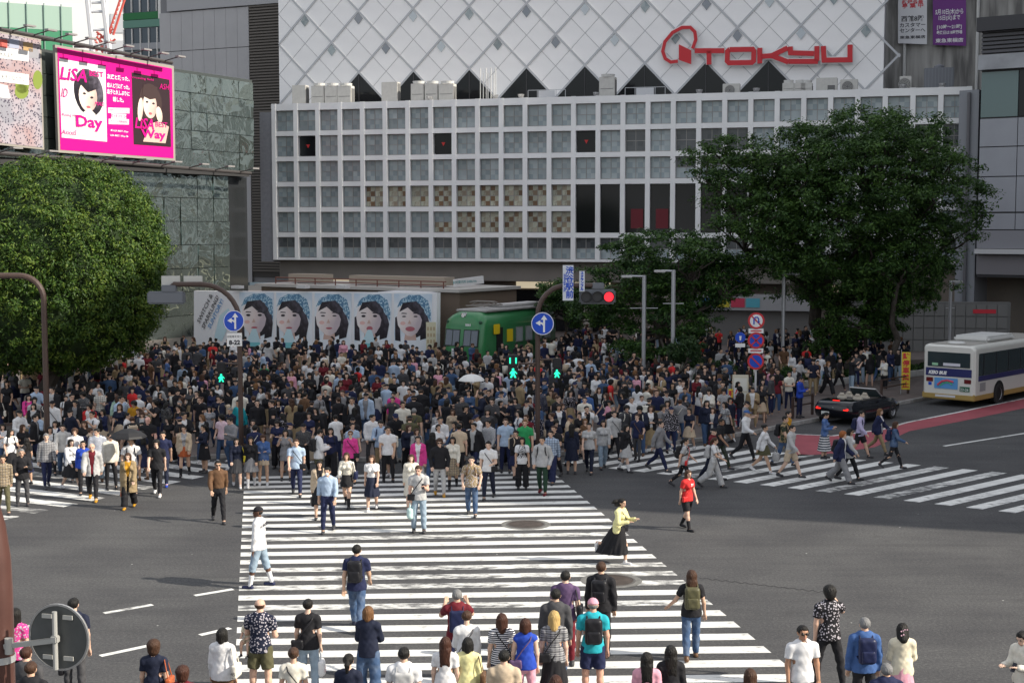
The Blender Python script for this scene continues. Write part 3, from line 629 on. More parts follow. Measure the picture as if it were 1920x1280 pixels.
poly('print_hair', PP, me_(f2, .48, .62, .3, .27), .038, .005, flat('print_hair2', (.05, .03, .03)), pk); poly('print_face', PP, me_(f2, .46, .58, .18, .19), .048, .006, SK1, pk)
poly('print_hair', PP, [f2(.25, .7), f2(.46, .66), f2(.68, .7), f2(.66, .86), f2(.3, .86)], .058, .005, flat('print_hair2', ()), pk)
for a in ((.38, .62), (.55, .61)): poly('print_eye', PP, me_(f2, a[0], a[1], .035, .014, 10), .066, .004, HR, pk)
poly('print_mouth', PP, me_(f2, .46, .46, .045, .018, 10), .066, .004, flat('print_lip', ()), pk)
poly('print_hand', PP, me_(f2, .2, .5, .07, .17, 14, -.2), .05, .005, SK1, pk); poly('print_hand', PP, me_(f2, .7, .46, .08, .12, 14, .3), .05, .005, SK1, pk)
poly('print_shoulder', PP, [f2(.25, .05), f2(.85, .05), f2(.95, .3), f2(.66, .36), f2(.4, .3)], .046, .005, SK2, pk)
wtext('lettering', PP, 'LiSA', 271, 232, 20, PKD, .08, pk, 36, shear=.2, bold=.02); wtext('lettering', PP, 'BEST', 303, 234, 9, PKD, .08, pk, 22); wtext('lettering', PP, 'Way', 288, 254, 20, PKD, .08, pk, 46, bold=.03); wtext('lettering', PP, 'ASH', 308, 163, 10, PKD, .08, pk, 18, shear=.2); wtext('lettering', PP, 'crossing field', 268, 148, 5, PKD, .08, pk, 40)
for t, y in (('友達と歌った、', 146), ('恋人と観に行った。', 162), ('息子と久しぶりに', 174), ('話した。', 187)): wtext('lettering', PP, t, 222, y, 9, MTW, .03, pk, 42 if len(t) > 6 else 20, bold=.03)
for y, w in ((207, 40), (218, 28), (228, 38)): poly('caption_strip', PP, [(222-w/2, y+5), (222+w/2, y+6), (222+w/2, y-4), (222-w/2, y-5)], .026, .006, PWH, pk)
for t, y in (('LiSAベストアルバム', 207), ('2018.05.09', 218), ('2タイトル同時発売!', 228)): wtext('lettering', PP, t, 222, y, 5, PKD, .04, pk, 34)
for t, y in (('◀ LiSA BEST -Day-', 246), ('LiSA BEST -Way- ▶', 255)): wtext('lettering', PP, t, 224, y, 4.5, MTW, .03, pk, 34, bold=.02)
# left board: a view from above over a crowded crossing
lb = empty('poster_board', PP.hit(30, 285), PP.rz, 'advertising board printed with an aerial crowd picture and two white captions', 'billboard')
poly('board', PP, [(-90, 262), (83, 281), (77, 72), (-90, 42)], -.2, .2, flat('board_frame', ()), lb)
mcp = mat('print_crowd', (.5, .42, .42), .5); N = NT(mcp); tcp = N.n('TexCoord'); vo = N.n('TexVoronoi'); vo.inputs['Scale'].default_value = 6.5; vc = N.n('TexNoise'); vc.inputs['Scale'].default_value = .35
N.l(tcp.outputs['Object'], vo.inputs['Vector']); N.l(tcp.outputs['Object'], vc.inputs['Vector'])
N.l(N.mixc(N.ramp(vo.outputs['Distance'], [(.3, (1, 1, 1)), (.4, (0, 0, 0))]), N.ramp(vc.outputs['Fac'], [(.42, (.36, .24, .24)), (.55, (.38, .34, .38)), (.62, (.27, .27, .31))]), (.05, .04, .07)), N.b.inputs['Base Color'])
poly('print', PP, [(-88, 258), (80, 277), (74, 76), (-88, 47)], .012, .01, mcp, lb)
PGN = flat('print_green', (.2, .26, .05))
for c in ((41, 160, 13, 16), (70, 150, 9, 18), (40, 172, 13, 14)): poly('print_tree', PP, ell(*c, 14), .026, .005, PGN, lb)
for k in range(7): stroke('print_stripe', PP, [(-10+k*1.5, 157+k*4), (14+k*.8, 163+k*3.4)], .12, .026, .005, PWH, lb)
for k, (x, y, c) in enumerate(((4, 82, (.55, .12, .1)), (26, 82, (.35, .38, .5)), (52, 88, (.45, .3, .15)), (62, 100, (.3, .3, .33)))): poly('print_roof', PP, [(x-9, y+8), (x+9, y+10), (x+9, y-7), (x-9, y-9)], .026, .005, flat('proof%d' % k, c), lb)
for y, t in ((103, '大人より'), (147, '大きくなりたい')):
    poly('caption_strip', PP, [(-88, y-4), (53, y+13), (53, y-7), (-88, y-25)], .034, .006, PWH, lb); wtext('lettering', PP, t, 12 if len(t) < 5 else 25, y, 9, MINK, .044, lb, 26 if len(t) < 5 else 46)
SKB = print_mat('print_skin_cool', (.84, .78, .77), (.77, .66, .64), (.56, .48, .52), (.5, -.12, 0))
# ---- long white drink board in front of the station
PH = Plane(G(365, 0, 0)[:2] if False else ((365-960)/2700*93, 93), ((818-960)/2700*82, 82))
bb = empty('long_billboard', PH.hit(590, 655), PH.rz, 'long white and ice blue billboard with five portraits in knitted hats', 'billboard')
poly('backing', PH, [(363, 646), (818, 662), (819, 549), (363, 545)], -.35, .33, flat('board_white', (.82, .83, .85)), bb)
mi_ = mat('print_ice', (.6, .68, .78), .4); N = NT(mi_); tcp = N.n('TexCoord'); vc = N.n('TexNoise'); vc.inputs['Scale'].default_value = .9; vc.inputs['Detail'].default_value = 4; N.l(tcp.outputs['Object'], vc.inputs['Vector']); N.l(N.ramp(vc.outputs['Fac'], [(.35, (.58, .7, .82)), (.6, (.82, .86, .9))]), N.b.inputs['Base Color'])
mh_ = mat('print_knit', (.3, .5, .65), .6); N = NT(mh_); tcp = N.n('TexCoord'); vc = N.n('TexVoronoi'); vc.inputs['Scale'].default_value = 9; N.l(tcp.outputs['Object'], vc.inputs['Vector']); N.l(N.ramp(vc.outputs['Distance'], [(.2, (.62, .76, .82)), (.5, (.16, .34, .5)), (.7, (.1, .22, .36))]), N.b.inputs['Base Color'])
yb = lambda x, t: (545+(x-363)/455*4)*(1-t)+(646+(x-363)/455*16)*t
PBL = flat('print_bottle', (.55, .75, .82)); PBL2 = flat('print_label', (.2, .55, .6))
for k, (x0, x1, cx) in enumerate(((449, 513, 480), (518, 585, 545), (590, 659, 620), (664, 734, 696), (739, 810, 772))):
    poly('print_panel', PH, [(x0, yb(x0, .98)), (x1, yb(x1, .98)), (x1, yb(x1, .02)), (x0, yb(x0, .02))], .0, .006, mi_, bb)
    T = lambda dx, dy: (cx+max(x0-cx+1, min(x1-cx-1, dx*1.14)), yb(cx, 0)+min(dy*1.06, 99+.035*(cx-363)))
    poly('print_hair', PH, ell(*T(3, 46), 27, 36), .012, .004, HR, bb)
    poly('print_hat', PH, [T(-24, 26), T(-18, 12), T(-4, 4), T(14, 4), T(27, 14), T(32, 34), T(31, 50), T(22, 36), T(14, 20), T(-2, 16)][::-1], .018, .004, mh_, bb)
    poly('print_collar', PH, [T(-34, 106), T(34, 107), T(30, 88), T(14, 80), T(-12, 80), T(-30, 90)], .018, .004, flat('print_coat', (.78, .83, .88)), bb)
    poly('print_lock', PH, [T(14, 84), T(26, 80), T(30, 56), T(26, 40), T(16, 46)], .02, .003, HR, bb); poly('print_lock', PH, [T(-27, 84), T(-18, 86), T(-20, 40), T(-27, 44)], .02, .003, HR, bb)
    poly('print_neck', PH, [T(-12, 84), T(8, 84), T(6, 68), T(-10, 68)], .021, .003, SK2, bb)
    poly('print_face', PH, [T(-24, 44), T(-22, 58), T(-16, 68), T(-7, 76), T(0, 77), T(9, 71), T(15, 60), T(18, 44), T(15, 28), T(4, 18), T(-12, 18), T(-21, 28)], .024, .004, SKB, bb)
    for bx in (-12, 7): poly('print_brow', PH, [T(bx-5, 37), T(bx+5, 37.5), T(bx+4, 36), T(bx-3, 35.4)], .036, .003, HR, bb)
    poly('print_blush', PH, ell(*T(-14, 54), 5, 3.4, 12), .0285, .002, flat('print_blush', (.78, .5, .46)), bb)
    poly('print_fringe', PH, [T(-20, 34), T(-6, 26), T(2, 34), T(14, 40), T(19, 52), T(21, 30), T(8, 15), T(-14, 18)], .03, .004, HR, bb)
    for ex in (-12, 7): poly('print_eye', PH, ell(*T(ex, 42), 4, 1.3 if k in (2, 4) else 2.2, 10), .036, .003, HR, bb)
    poly('print_nose', PH, [T(-6, 55), T(0, 55), T(-3, 48)], .036, .003, SK2, bb)
    poly('print_mouth', PH, ell(*T(-2, 64), 6 if k < 4 else 9, 2 if k < 3 else 4.5, 12), .036, .003, flat('print_lip2', (.45, .14, .17)), bb)
    if k in (0, 1, 3): poly('print_bottle', PH, [T(-14, 104), T(8, 104), T(6, 82), T(1, 66), T(-5, 66), T(-12, 82)], .042, .004, PBL, bb); poly('print_label', PH, [T(-13, 100), T(8, 100), T(7, 90), T(-12, 90)], .048, .003, PBL2, bb)
poly('print_bottle', PH, [(402, 632), (416, 640), (437, 590), (428, 578), (412, 592)], .012, .004, PBL, bb)
for t, x, y, w, m in (('SWITCH &', 384, 578, 46, MINK), ('SPARKLING!', 394, 585, 52, MINK), ('SUNTORY!', 404, 588, 46, flat('print_blue', (.05, .25, .55)))): 
    wtext('lettering', PH, t, x, y, 9, m, .05, bb, w, rot=.98, bold=.01)
for i in range(8):
    u, _ = PH.uv(375+i*62, 640); MB().b2(-.09, .09, .05, .3, 0, 1.3).build('post', mat('post_dark', (.06, .06, .065), .6), bb).matrix_local = inv(bb) @ PH.m4(u, 0, -.25) @ Matrix.Rotation(-PI/2, 4, 'X')
for x in (448, 571, 646):
    u, z = PH.uv(x, 545); o_ = MB().b2(-.35, .35, -.35, .1, 0, .18).build('board_lamp', mat('lamp_white', (.6, .6, .6), .5), bb); o_.matrix_local = inv(bb) @ PH.m4(u, z+.15, 0) @ Matrix.Rotation(-PI/2, 4, 'X')
lw = empty('low_wall', PH.at(-1, 0, -.6), PH.rz, 'low dark granite wall beneath the long billboard', 'wall')
for i in range(16): MB().b2(i*1.2+.01, i*1.2+1.19, 0, .4, KH, .95).build('stone_slab', mat('granite_dark', (.1, .1, .1), .6, var=.15), lw, bevel=.015)
# ---- pavilion roof clutter behind the board
PV = Plane(PH.at(4, 0, -3), PH.at(20, 0, -3))
pv = empty('station_pavilion', PV.o, PV.rz, 'flat roofed white station pavilion behind the billboard and tram', 'building')
z_ = PV.uv(700, 548)[1]
MB().b2(-1, 15, 0, 6, 0, z_+.15).build('wall', mat('pavilion_brown', (.16, .12, .09), .7), pv); MB().b2(-1.3, 15.2, -.3, 6.2, z_+.16, z_+.34).build('roof', mat('pavilion_roof', (.45, .43, .4), .7), pv)
for i, (a, b) in enumerate(((0, 3), (5.2, 12.8))): MB().b2(a, b, 1.5, 2.5, z_+.45, z_+.95).build('roof_box', mat('roof_box_tan', (.35, .3, .24), .7), pv)
MBR = mat('rust_steel', (.16, .06, .045), .6)
for i in range(9): MB().tube([(i*1.7, .3, z_+.34), (i*1.7, .3, z_+.75)], .04, 6).build('roof_post', MBR, pv)
for zz2 in (.52, .75): MB().tube([(0, .3, z_+zz2), (13.8, .3, z_+zz2)], .035, 6).build('roof_rail', MBR, pv)
PV2 = Plane(((790-960)/2700*84, 84), ((942-960)/2700*93, 93))
a, b = PV2.uv(790, 560), PV2.uv(941, 538)
w2 = empty('pavilion_parapet', PV2.o, PV2.rz, 'long white curved parapet wall behind the green tram', 'wall')
zt2 = PV2.uv(941, 537)[1]; zb2 = PV2.uv(941, 576)[1]
MB().b2(0, PV2.w, 0, 3, zb2, zt2).build('parapet', mat('parapet_white', (.68, .69, .72), .4), w2)
MB().lathe([(1.5, zb2), (1.5, zt2)], (PV2.w, 1.5, 0), 24).build('rounded_end', mat('parapet_white', ()), w2)
MB().b2(.1, PV2.w, .5, 2.5, 0, zb2-.01).build('dark_front', mat('dark_glass', ()), w2)
si = empty('roof_sign', PV2.hit(872, 535, .4), PV2.rz, 'small white sign panel standing on the pavilion roof', 'sign')
poly('panel', PV2, [(845, 538), (899, 531), (898, 517), (844, 524)], .2, .12, flat('panel_white', (.75, .75, .75)), si); wtext('lettering', PV2, '観光案内所 SHIBUYA', 872, 528, 6, flat('print_teal', (.05, .3, .3)), .34, si, 44)
# ---- green railcar
ax2 = math.radians(32); TRP = G(826, 693, KH); tr = empty('railcar', TRP, -ax2, 'old green railcar with two front windows and roof pantograph', 'tram')
# local frame: x across the front to the right, y backwards along the car
TW, TL, TH = 2.72, 8.0, 3.25
MGRN = mat('car_green', (.032, .19, .065), .35, var=.08, vscale=1.2, coat=.3); MROOF = mat('car_roof', (.42, .41, .4), .7, var=.12); MWIN = mat('car_window', (.07, .09, .12), .1, spec=.7)
def car_body():
    mb = MB(); zs = [.25, .6, 1.2, 1.9, 2.45, 2.8, 3.02, 3.16, 3.22]; rings = []
    for z in zs:
        t = max(0, (z-2.45)/.78); ins = .75*t**2.6*TW*.5*.6; slope = max(0, (z-1.25))*.16+.9*t**3*.5; ring = []
        x0, x1 = ins, TW-ins; y0 = slope; rr = .62
        pts = []
        for k in range(9): a = PI+PI/2*k/8; pts.append((x0+rr+rr*math.cos(a), y0+rr*.75+rr*.75*math.sin(a)))
        for k in range(9): a = 1.5*PI+PI/2*k/8; pts.append((x1-rr+rr*math.cos(a), y0+rr*.75+rr*.75*math.sin(a)))
        pts += [(x1, TL), (x0, TL)]; rings.append([(p[0], p[1], z) for p in pts])
    n = len(rings[0]); vs = [p for r in rings for p in r]
    fs = [(i*n+k, i*n+(k+1) % n, (i+1)*n+(k+1) % n, (i+1)*n+k) for i in range(len(rings)-1) for k in range(n)]
    fs.append(tuple(range((len(rings)-1)*n, len(rings)*n))); fs.append(tuple(range(n-1, -1, -1)))
    mb.add(vs, fs); return mb
bo = car_body().build('body', MGRN, tr)
for p in bo.data.polygons: p.use_smooth = abs(p.normal.z) < .95
MB().b2(.32, TW-.32, 1.0, TL, 3.2, 3.34).build('roof', MROOF, tr, bevel=.06); MB().b2(.75, TW-.75, 3.6, TL, 3.345, 3.5).build('roof_duct', MROOF, tr, bevel=.05)
for x0, x1 in ((.3, 1.22), (1.5, 2.42)):
    w = MB().box((0, 0, 0), (x1-x0+.1, .05, .98)).build('front_window', mat('rubber_dark', (.015, .03, .02), .6), tr, bevel=.02, loc=((x0+x1)/2, .105, 1.82), rot=(-.16, 0, 0))
    MB().box((0, -.02, 0), (x1-x0-.04, .03, .84)).build('pane', MWIN, w); MB().box((0, -.04, 0), (.03, .02, .84)).build('wiper_bar', mat('rubber_dark', ()), w)
hl = MB().lathe([(.0, -.02), (.13, -.02), (.16, .02), (.16, .3), (.1, .34)], m=Matrix.Rotation(PI/2, 3, 'X'), n=16).build('headlamp', mat('lamp_chrome', (.45, .45, .45), .2, metal=.8), tr, loc=(1.25, .72, 3.03)); MB().lathe([(0, .345), (.1, .345)], m=Matrix.Rotation(PI/2, 3, 'X')).build('lens', mat('lens_white', (.85, .85, .8), .1), hl)
for x in (.3, 2.42): MB().lathe([(0.1, 0), (.1, .1), (.05, .13)], m=Matrix.Rotation(PI/2, 3, 'X'), n=12).build('marker_lamp', mat('marker_dark', (.02, .08, .04), .4), tr, loc=(x, .42, 2.68))
text('number', '5001', frame(Vector((1.72, .2, 2.52)), (1, 0, 0), (0, 0, 1)), .19, MTW, tr, bold=.01)
nb = MB().box((0, 0, 0), (.46, .03, .56)).build('notice_plate', flat('plate_white', (.75, .75, .75)), tr, loc=(1.0, -.02, .95))
for i in range(2):
    for j in range(3): MB().box((-.12+i*.24, -.02, -.16+j*.14), (.1, .01, .09)).build('picture', flat('plate_grey', (.3, .3, .35)), nb)
MB().b2(TW-.03, TW+.025, 1.5, 2.15, .45, 2.35).build('door_opening', mat('door_black', (.01, .01, .01), .7), tr)
MB().b2(TW+.03, TW+.1, 1.15, 1.75, 2.0, 2.55).build('yellow_flag', flat('flag_yellow', (.75, .55, .02)), tr, bevel=.03)
MB().b2(TW+.005, TW+.03, 2.6, 3.2, 1.5, 2.2).build('yellow_notice', flat('flag_yellow', ()), tr)
for i in range(4):
    w = MB().b2(-.03, .035, -.36, .36, -.42, .42).build('side_window', mat('window_rim', (.35, .36, .36), .4, metal=.5), tr, loc=(TW, 3.9+i*1.05, 1.85)); MB().b2(.036, .05, -.3, .3, -.36, .36).build('pane', mat('car_pane', (.3, .34, .36), .12, spec=.7), w)
pt = MB()
for x in (.8, 1.9): pt.tube([(x, 1.5, 3.5), (x+.0, 3.3, 3.55)], .035, 6)
for y in (1.5, 2.1, 2.7, 3.3): pt.tube([(.7, y, 3.52), (2.0, y, 3.52)], .03, 6)
for x in (.9, 1.8): pt.tube([(x, 1.6, 3.5), (x, 2.4, 3.72), (x, 3.2, 3.5)], .028, 6)
for y in (2.2, 2.5): pt.tube([(.5, y, 3.66), (.75, y, 3.74), (1.95, y, 3.74), (2.2, y, 3.66)], .03, 6)
pt.build('pantograph', mat('panto_steel', (.22, .2, .18), .5, metal=.4), tr)
MB().b2(.25, TW-.25, .5, TL, 0, .24).build('underframe', mat('under_dark', (.03, .03, .03), .8), tr)
# ================================================================ poles, signs, signals
MPB = mat('pole_brown', (.07, .045, .037), .45, var=.1, vscale=1.5); MPS = mat('pole_silver', (.42, .43, .45), .4, metal=.5); MSB = mat('sign_blue', (.01, .07, .5), .35); MSR = mat('sign_ring_red', (.55, .03, .04), .35); MSW = mat('sign_face_white', (.78, .78, .78), .35); MSIG = mat('signal_grey', (.14, .15, .17), .45); MBLK = mat('signal_black', (.015, .015, .017), .5)
def disc(name, parent, c, r, face_rz, m, th=.03, n=32):   # upright disc whose face looks along -y turned by face_rz
    mm = Matrix.Rotation(PI/2, 3, 'X'); o_ = MB().lathe([(0, 0), (r, 0), (r, th), (0, th)], m=mm, n=n).build(name, m, parent, loc=c, rot=(0, 0, face_rz)); return o_
def arrow_sign(parent, c, r, rz):
    d_ = disc('blue_disc', parent, c, r, rz, MSB); MB().lathe([(r*.93, .031), (r*.99, .031), (r*.99, .036), (r*.93, .036), (r*.93, .031)], m=Matrix.Rotation(PI/2, 3, 'X'), n=32).build('white_rim', MSW, d_)
    def f(pts): MB().prism([(x*r, y*r) for x, y in pts], .006, frame(Vector((0, -.031, 0)), (1, 0, 0), (0, 0, 1))).build('white_arrow', MSW, d_)
    f([(.05, -.75), (.22, -.75), (.22, .35), (.42, .35), (.135, .75), (-.15, .35), (.05, .35)])
    f([(-.2, -.02), (-.05, -.06), (.04, -.18), (.04, .06), (-.06, .12), (-.2, .14), (-.2, .3), (-.62, .06), (-.2, -.2)])
# pole with curved arm carrying the back of a signal, keep-left sign
def curve_arm(p0, z_arm, xs, reach, n=8, r=1.2):
    sgn = 1 if reach > 0 else -1; pts = [p0, (p0[0], p0[1], z_arm-r)]
    for i in range(1, n+1): a = PI/2*i/n; pts.append((p0[0]+sgn*r*(1-math.cos(a)), p0[1], z_arm-r+r*math.sin(a)))
    pts.append((p0[0]+reach, p0[1], z_arm)); return pts
B = G(453, 872); pB = empty('signal_pole', B, 0, 'brown curved pole with a signal seen from behind and a blue arrow sign', 'pole', 'brown curved signal poles at the kerb')
zA = D(400, 533, B.y).z; MB().tube(curve_arm((0, 0, 0), zA, 0, -2.2, r=1.25), .085, 10).build('pole', MPB, pB)
arrow_sign(pB, (-.17, -.16, D(443, 601, B.y).z), .36, .5)
sp_ = MB().box((0, 0, 0), (.5, .03, .44)).build('plate', MSW, pB, loc=(-.15, -.14, D(445, 636, B.y).z), rot=(0, 0, .3))
text('lettering', '8-22', frame(Vector((0, -.022, -.1)), (1, 0, 0), (0, 0, 1)), .2, MINK, sp_, bold=.01); text('lettering', '自転車を除く', frame(Vector((0, -.022, .1)), (1, 0, 0), (0, 0, 1)), .085, MINK, sp_)
sx_ = D(312, 557, B.y).x-B.x
sh = MB().box((sx_, 0, D(312, 558, B.y).z), (1.25, .28, .42)).build('signal_back', MSIG, pB, bevel=.05); 
for i in range(3): MB().box((sx_-.42+i*.42, .16, D(312, 558, B.y).z), (.34, .06, .34)).build('hatch', mat('hatch_grey', (.22, .23, .25), .5), sh)
MB().box((sx_+.1, 0, D(322, 541, B.y).z), (.5, .22, .24)).build('junction_box', MSIG, pB, bevel=.03); MB().tube([(-2.2, 0, zA), (sx_+.1, 0, zA-.12)], .06, 8).build('arm_end', MPB, pB)
for i in range(2): MB().box((-1.55-i*.75, .08, zA+.1), (.62, .05, .36)).build('sign_back', mat('sign_back_pale', (.5, .5, .47), .6), pB)
Cc = G(1008, 868); pC = empty('signal_pole', Cc, 0, 'brown curved pole with a red traffic signal and station name sign', 'pole', 'brown curved signal poles at the kerb')
zC = D(1100, 535, Cc.y).z; MB().tube(curve_arm((0, 0, 0), zC, 0, 2.15, r=1.0), .085, 10).build('pole', MPB, pC)
arrow_sign(pC, (.16, -.16, D(1017, 606, Cc.y).z), .385, -.12)
sx_ = D(1120, 556, Cc.y).x-Cc.x; zs_ = D(1120, 556, Cc.y).z
sh = MB().box((sx_, 0, zs_), (1.22, .2, .5)).build('signal_housing', MSIG, pC, bevel=.06, rot=None)
MLR = mat('signal_red_lit', (.6, .02, .03), .4, emit=(1, .03, .05), estr=.9); MLO = mat('signal_off', (.06, .06, .065), .3); MLG = mat('signal_green_lit', (.02, .5, .3), .4, emit=(.02, .95, .5), estr=1.0)
for i in range(3):
    MB().lathe([(.17, 0), (.19, .02), (.19, .2), (.17, .2), (.17, 0)], m=Matrix.Rotation(PI/2, 3, 'X'), n=20).build('visor', MBLK, pC, loc=(sx_-.38+i*.38, -.09, zs_)); disc('lens', pC, (sx_-.38+i*.38, -.105, zs_), .165, 0, MLR if i == 2 else MLO, .02, 20)
MB().box((sx_+.02, 0, zs_+.36), (.42, .18, .22)).build('junction_box', MSIG, pC, bevel=.03)
def vert_sign(parent, x, y0, y1, w, ja, en, d_):
    za, zb = D(x, y1, d_).z, D(x, y0, d_).z; p = MB().box((0, 0, 0), (w, .05, zb-za)).build('name_sign', mat('name_sign_pale', (.62, .65, .7), .5), parent, loc=(D(x, 500, d_).x-Cc.x, -.12, (za+zb)/2))
    n = len(ja); h = (zb-za)/(n+.4)
    for i, ch in enumerate(ja): text('lettering', ch, frame(Vector((w*.14 if en else 0, -.03, (zb-za)/2-h*(i+.7))), (1, 0, 0), (0, 0, 1)), min(h*1.0, w*.75), MSB, p, bold=.008)
    if en: text('lettering', en, frame(Vector((-w*.3, -.03, 0)), (0, 0, -1), (1, 0, 0)), w*.36, MSB, p, bold=.004)
vert_sign(pC, 1065, 497, 563, .36, '渋谷駅前', 'Shibuya Sta.', Cc.y); vert_sign(pC, 1091, 508, 546, .18, 'スクランブル', '', Cc.y)
def ped_signal(x, y, d_, label, lit, s=1.0):
    c = D(x, y, d_); e = empty('pedestrian_signal', (c.x, c.y, c.z), 0, label, 'signal', 'pedestrian signals')
    MB().box((0, 0, .0), (.36*s, .22, .42*s)).build('lower_box', MBLK, e, bevel=.03); MB().box((0, 0, .42*s), (.36*s, .22, .4*s)).build('upper_box', MBLK, e, bevel=.03)
    g = MB(); f = frame(Vector((0, -.115, 0)), (1, 0, 0), (0, 0, 1)); k = s
    man = [(-.1, -.15), (-.04, -.15), (0, -.05), (.05, -.15), (.11, -.15), (.05, .0), (.09, .02), (.12, -.03), (.14, .0), (.07, .08), (-.06, .08), (-.12, .0), (-.1, -.03), (-.05, .01)]
    g.prism([(a*k, b*k) for a, b in man], .01, f); g.prism([(.045*math.cos(t*PI/5)*k, (.13+.045*math.sin(t*PI/5))*k) for t in range(10)], .01, f); g.build('green_man', MLG, e)
    if lit:
        for q in (-.1, .1): MB().box((q*s, -.115, .43*s), (.05*s, .01, .2*s)).build('countdown_bar', MLG, e)
    return e
e = ped_signal(962, 699, Cc.y-.3, 'lit green pedestrian signal with countdown bars beside the brown pole', True)
MB().tube([(.2, .1, .3), (D(1008, 690, Cc.y).x-e.location.x, .3, .3)], .035, 6).build('bracket', MPB, e); MB().tube([(.0, .12, .64), (.0, .12, .2)], .03, 6).build('hanger', MPB, e)
e = ped_signal(1044, 700, Cc.y+.4, 'small green pedestrian signal in the shade on the far side of the brown pole', False, .85); MB().tube([(-.15, -.1, .5), (D(1008, 690, Cc.y).x-e.location.x, -.3, .5)], .035, 6).build('bracket', MPB, e)
e = ped_signal(416, 708, B.y+.5, 'green pedestrian signal on the pole beside the long billboard', False, .85); MB().tube([(.15, -.1, .5), (B.x-e.location.x, -.4, .5)], .035, 6).build('bracket', MPB, e)
A = G(90, 868); pA = empty('bare_pole', A, 0, 'bare dark brown pole with a bent arm before the clipped tree', 'pole'); zq = D(60, 517, A.y).z
MB().tube(curve_arm((0, 0, 0), zq, 0, -3.5, r=.8), .1, 10).build('pole', MPB, pA); MB().lathe([(.13, 0), (.13, 1.0)], n=10).build('pole_sleeve', MPB, pA)
def lamp_post(x, ytop, d_, arm, label):
    b = D(x, ytop, d_); e = empty('lamp_post', (b.x, d_, KH), 0, label, 'street lamp', 'silver lamp posts on the plaza'); zt_ = b.z-KH
    MB().tube([(0, 0, 0), (0, 0, zt_)], .1, 10).build('post', MPS, e); MB().tube([(0, 0, zt_-.06), (arm, 0, zt_-.04)], .05, 8).build('arm', MPS, e)
    s_ = 1 if arm > 0 else -1; MB().box((arm+s_*.1, 0, zt_-.06), (.55, .26, .12)).build('lamp_head', mat('lamp_head_grey', (.5, .5, .5), .4), e, bevel=.03); MB().tube([(-.9*abs(arm), 0, zt_-1.6), (.9*abs(arm), 0, zt_-1.6)], .02, 6).build('cross_bar', MPS, e)
lamp_post(1208, 516, 70, -.75, 'silver lamp post beside the red traffic signal'); lamp_post(1263, 506, 68.5, -.55, 'silver lamp post standing behind the small pine'); lamp_post(1470, 512, 76, .72, 'silver lamp post beside the round prohibition signs'); lamp_post(1783, 526, 84, .3, 'grey lamp post behind the parked bus')
# prohibition signs
S_ = G(1416, 772, KH); ps = empty('traffic_sign_post', S_, 0, 'white post carrying three round red ringed prohibition signs', 'sign post')
MB().tube([(0, 0, 0), (0, 0, D(1416, 590, S_.y).z-KH)], .045, 8).build('post', mat('post_white', (.6, .6, .6), .4), ps)
for i, (y, fill) in enumerate(((601, 'w'), (638, 'b'), (677, 'b'))):
    z = D(1414, y, S_.y).z-KH; d_ = disc('sign_disc', ps, (-.02, -.06, z), .355, 0, MSR); MB().lathe([(0, .032), (.27, .032)], m=Matrix.Rotation(PI/2, 3, 'X'), n=28).build('inner_disc', MSW if fill == 'w' else MSB, d_)
    bars = [45] if i != 1 else [45, -45]
    for b_ in bars: MB().box((0, -.042, 0), (.56, .008, .06), m=Matrix.Rotation(math.radians(b_), 3, 'Y')).build('red_bar', MSR, d_)
    if i == 0: stroke_pts = [(-.1, -.15), (-.1, .08), (-.04, .15), (.05, .15), (.1, .08), (.1, -.02)]; MB().tube([(x, -.038, z2) for x, z2 in stroke_pts], .028, 6).build('u_arrow', MSB, d_); MB().prism([(.03, -.02), (.17, -.02), (.1, -.12)], .008, frame(Vector((0, -.04, 0)), (1, 0, 0), (0, 0, 1))).build('arrow_head', MSB, d_)
    if i < 2: p = MB().box((-.02, -.05, D(1414, y+19, S_.y).z-KH), (.64, .02, .2)).build('arrow_plate', MSW, ps); MB().box((-.02, -.065, D(1414, y+19, S_.y).z-KH), (.46, .01, .05)).build('red_arrow', MSR, p)
d_ = disc('blue_disc', ps, (-.69, -.05, D(1386, 632, S_.y).z-KH), .22, 0, MSB); MB().prism([(-.03, -.13), (.03, -.13), (.05, .06), (-.05, .06)], .008, frame(Vector((0, -.031, 0)), (1, 0, 0), (0, 0, 1))).build('figure_mark', MSW, d_)
MB().box((-.69, -.05, D(1386, 647, S_.y).z-KH), (.42, .02, .16)).build('plate', MSW, ps); MB().tube([(0, 0, D(1386, 636, S_.y).z-KH), (-.69, -.02, D(1386, 636, S_.y).z-KH)], .02, 6).build('bracket', MPS, ps)
# railings along the kerb
def railing(a, b, n, label):
    a, b = Vector(a), Vector(b); e = empty('railing', a, math.atan2(b.y-a.y, b.x-a.x), label, 'railing'); L = (b-a).length
    for i in range(n+1): MB().box((L*i/n, 0, .45), (.1, .1, .9)).build('post', MPB, e, bevel=.015)
    for z in (.86, .5): MB().b2(.055, L-.055, -.025, .025, z-.03, z+.03).build('rail', MPB, e)
inb = Vector((-.25, .3, KH)); railing(G(1372, 822)+inb+Vector((-.3, .5, 0)), G(1448, 800)+inb, 2, 'dark brown kerb railing below the prohibition signs'); railing(G(1500, 792)+inb, G(1502, 791)+inb+Vector((1.0, 1.1, 0)), 1, 'short dark brown railing behind the convertible'); railing(G(1672, 757)+inb+Vector((0, .6, 0)), G(1722, 747)+inb+Vector((0, .6, 0)), 1, 'short dark brown railing beside the bus stop banner'); railing(G(-200, 866)+Vector((0, .6, KH)), G(70, 848)+Vector((0, .6, KH)), 5, 'brown kerb railing below the clipped tree')
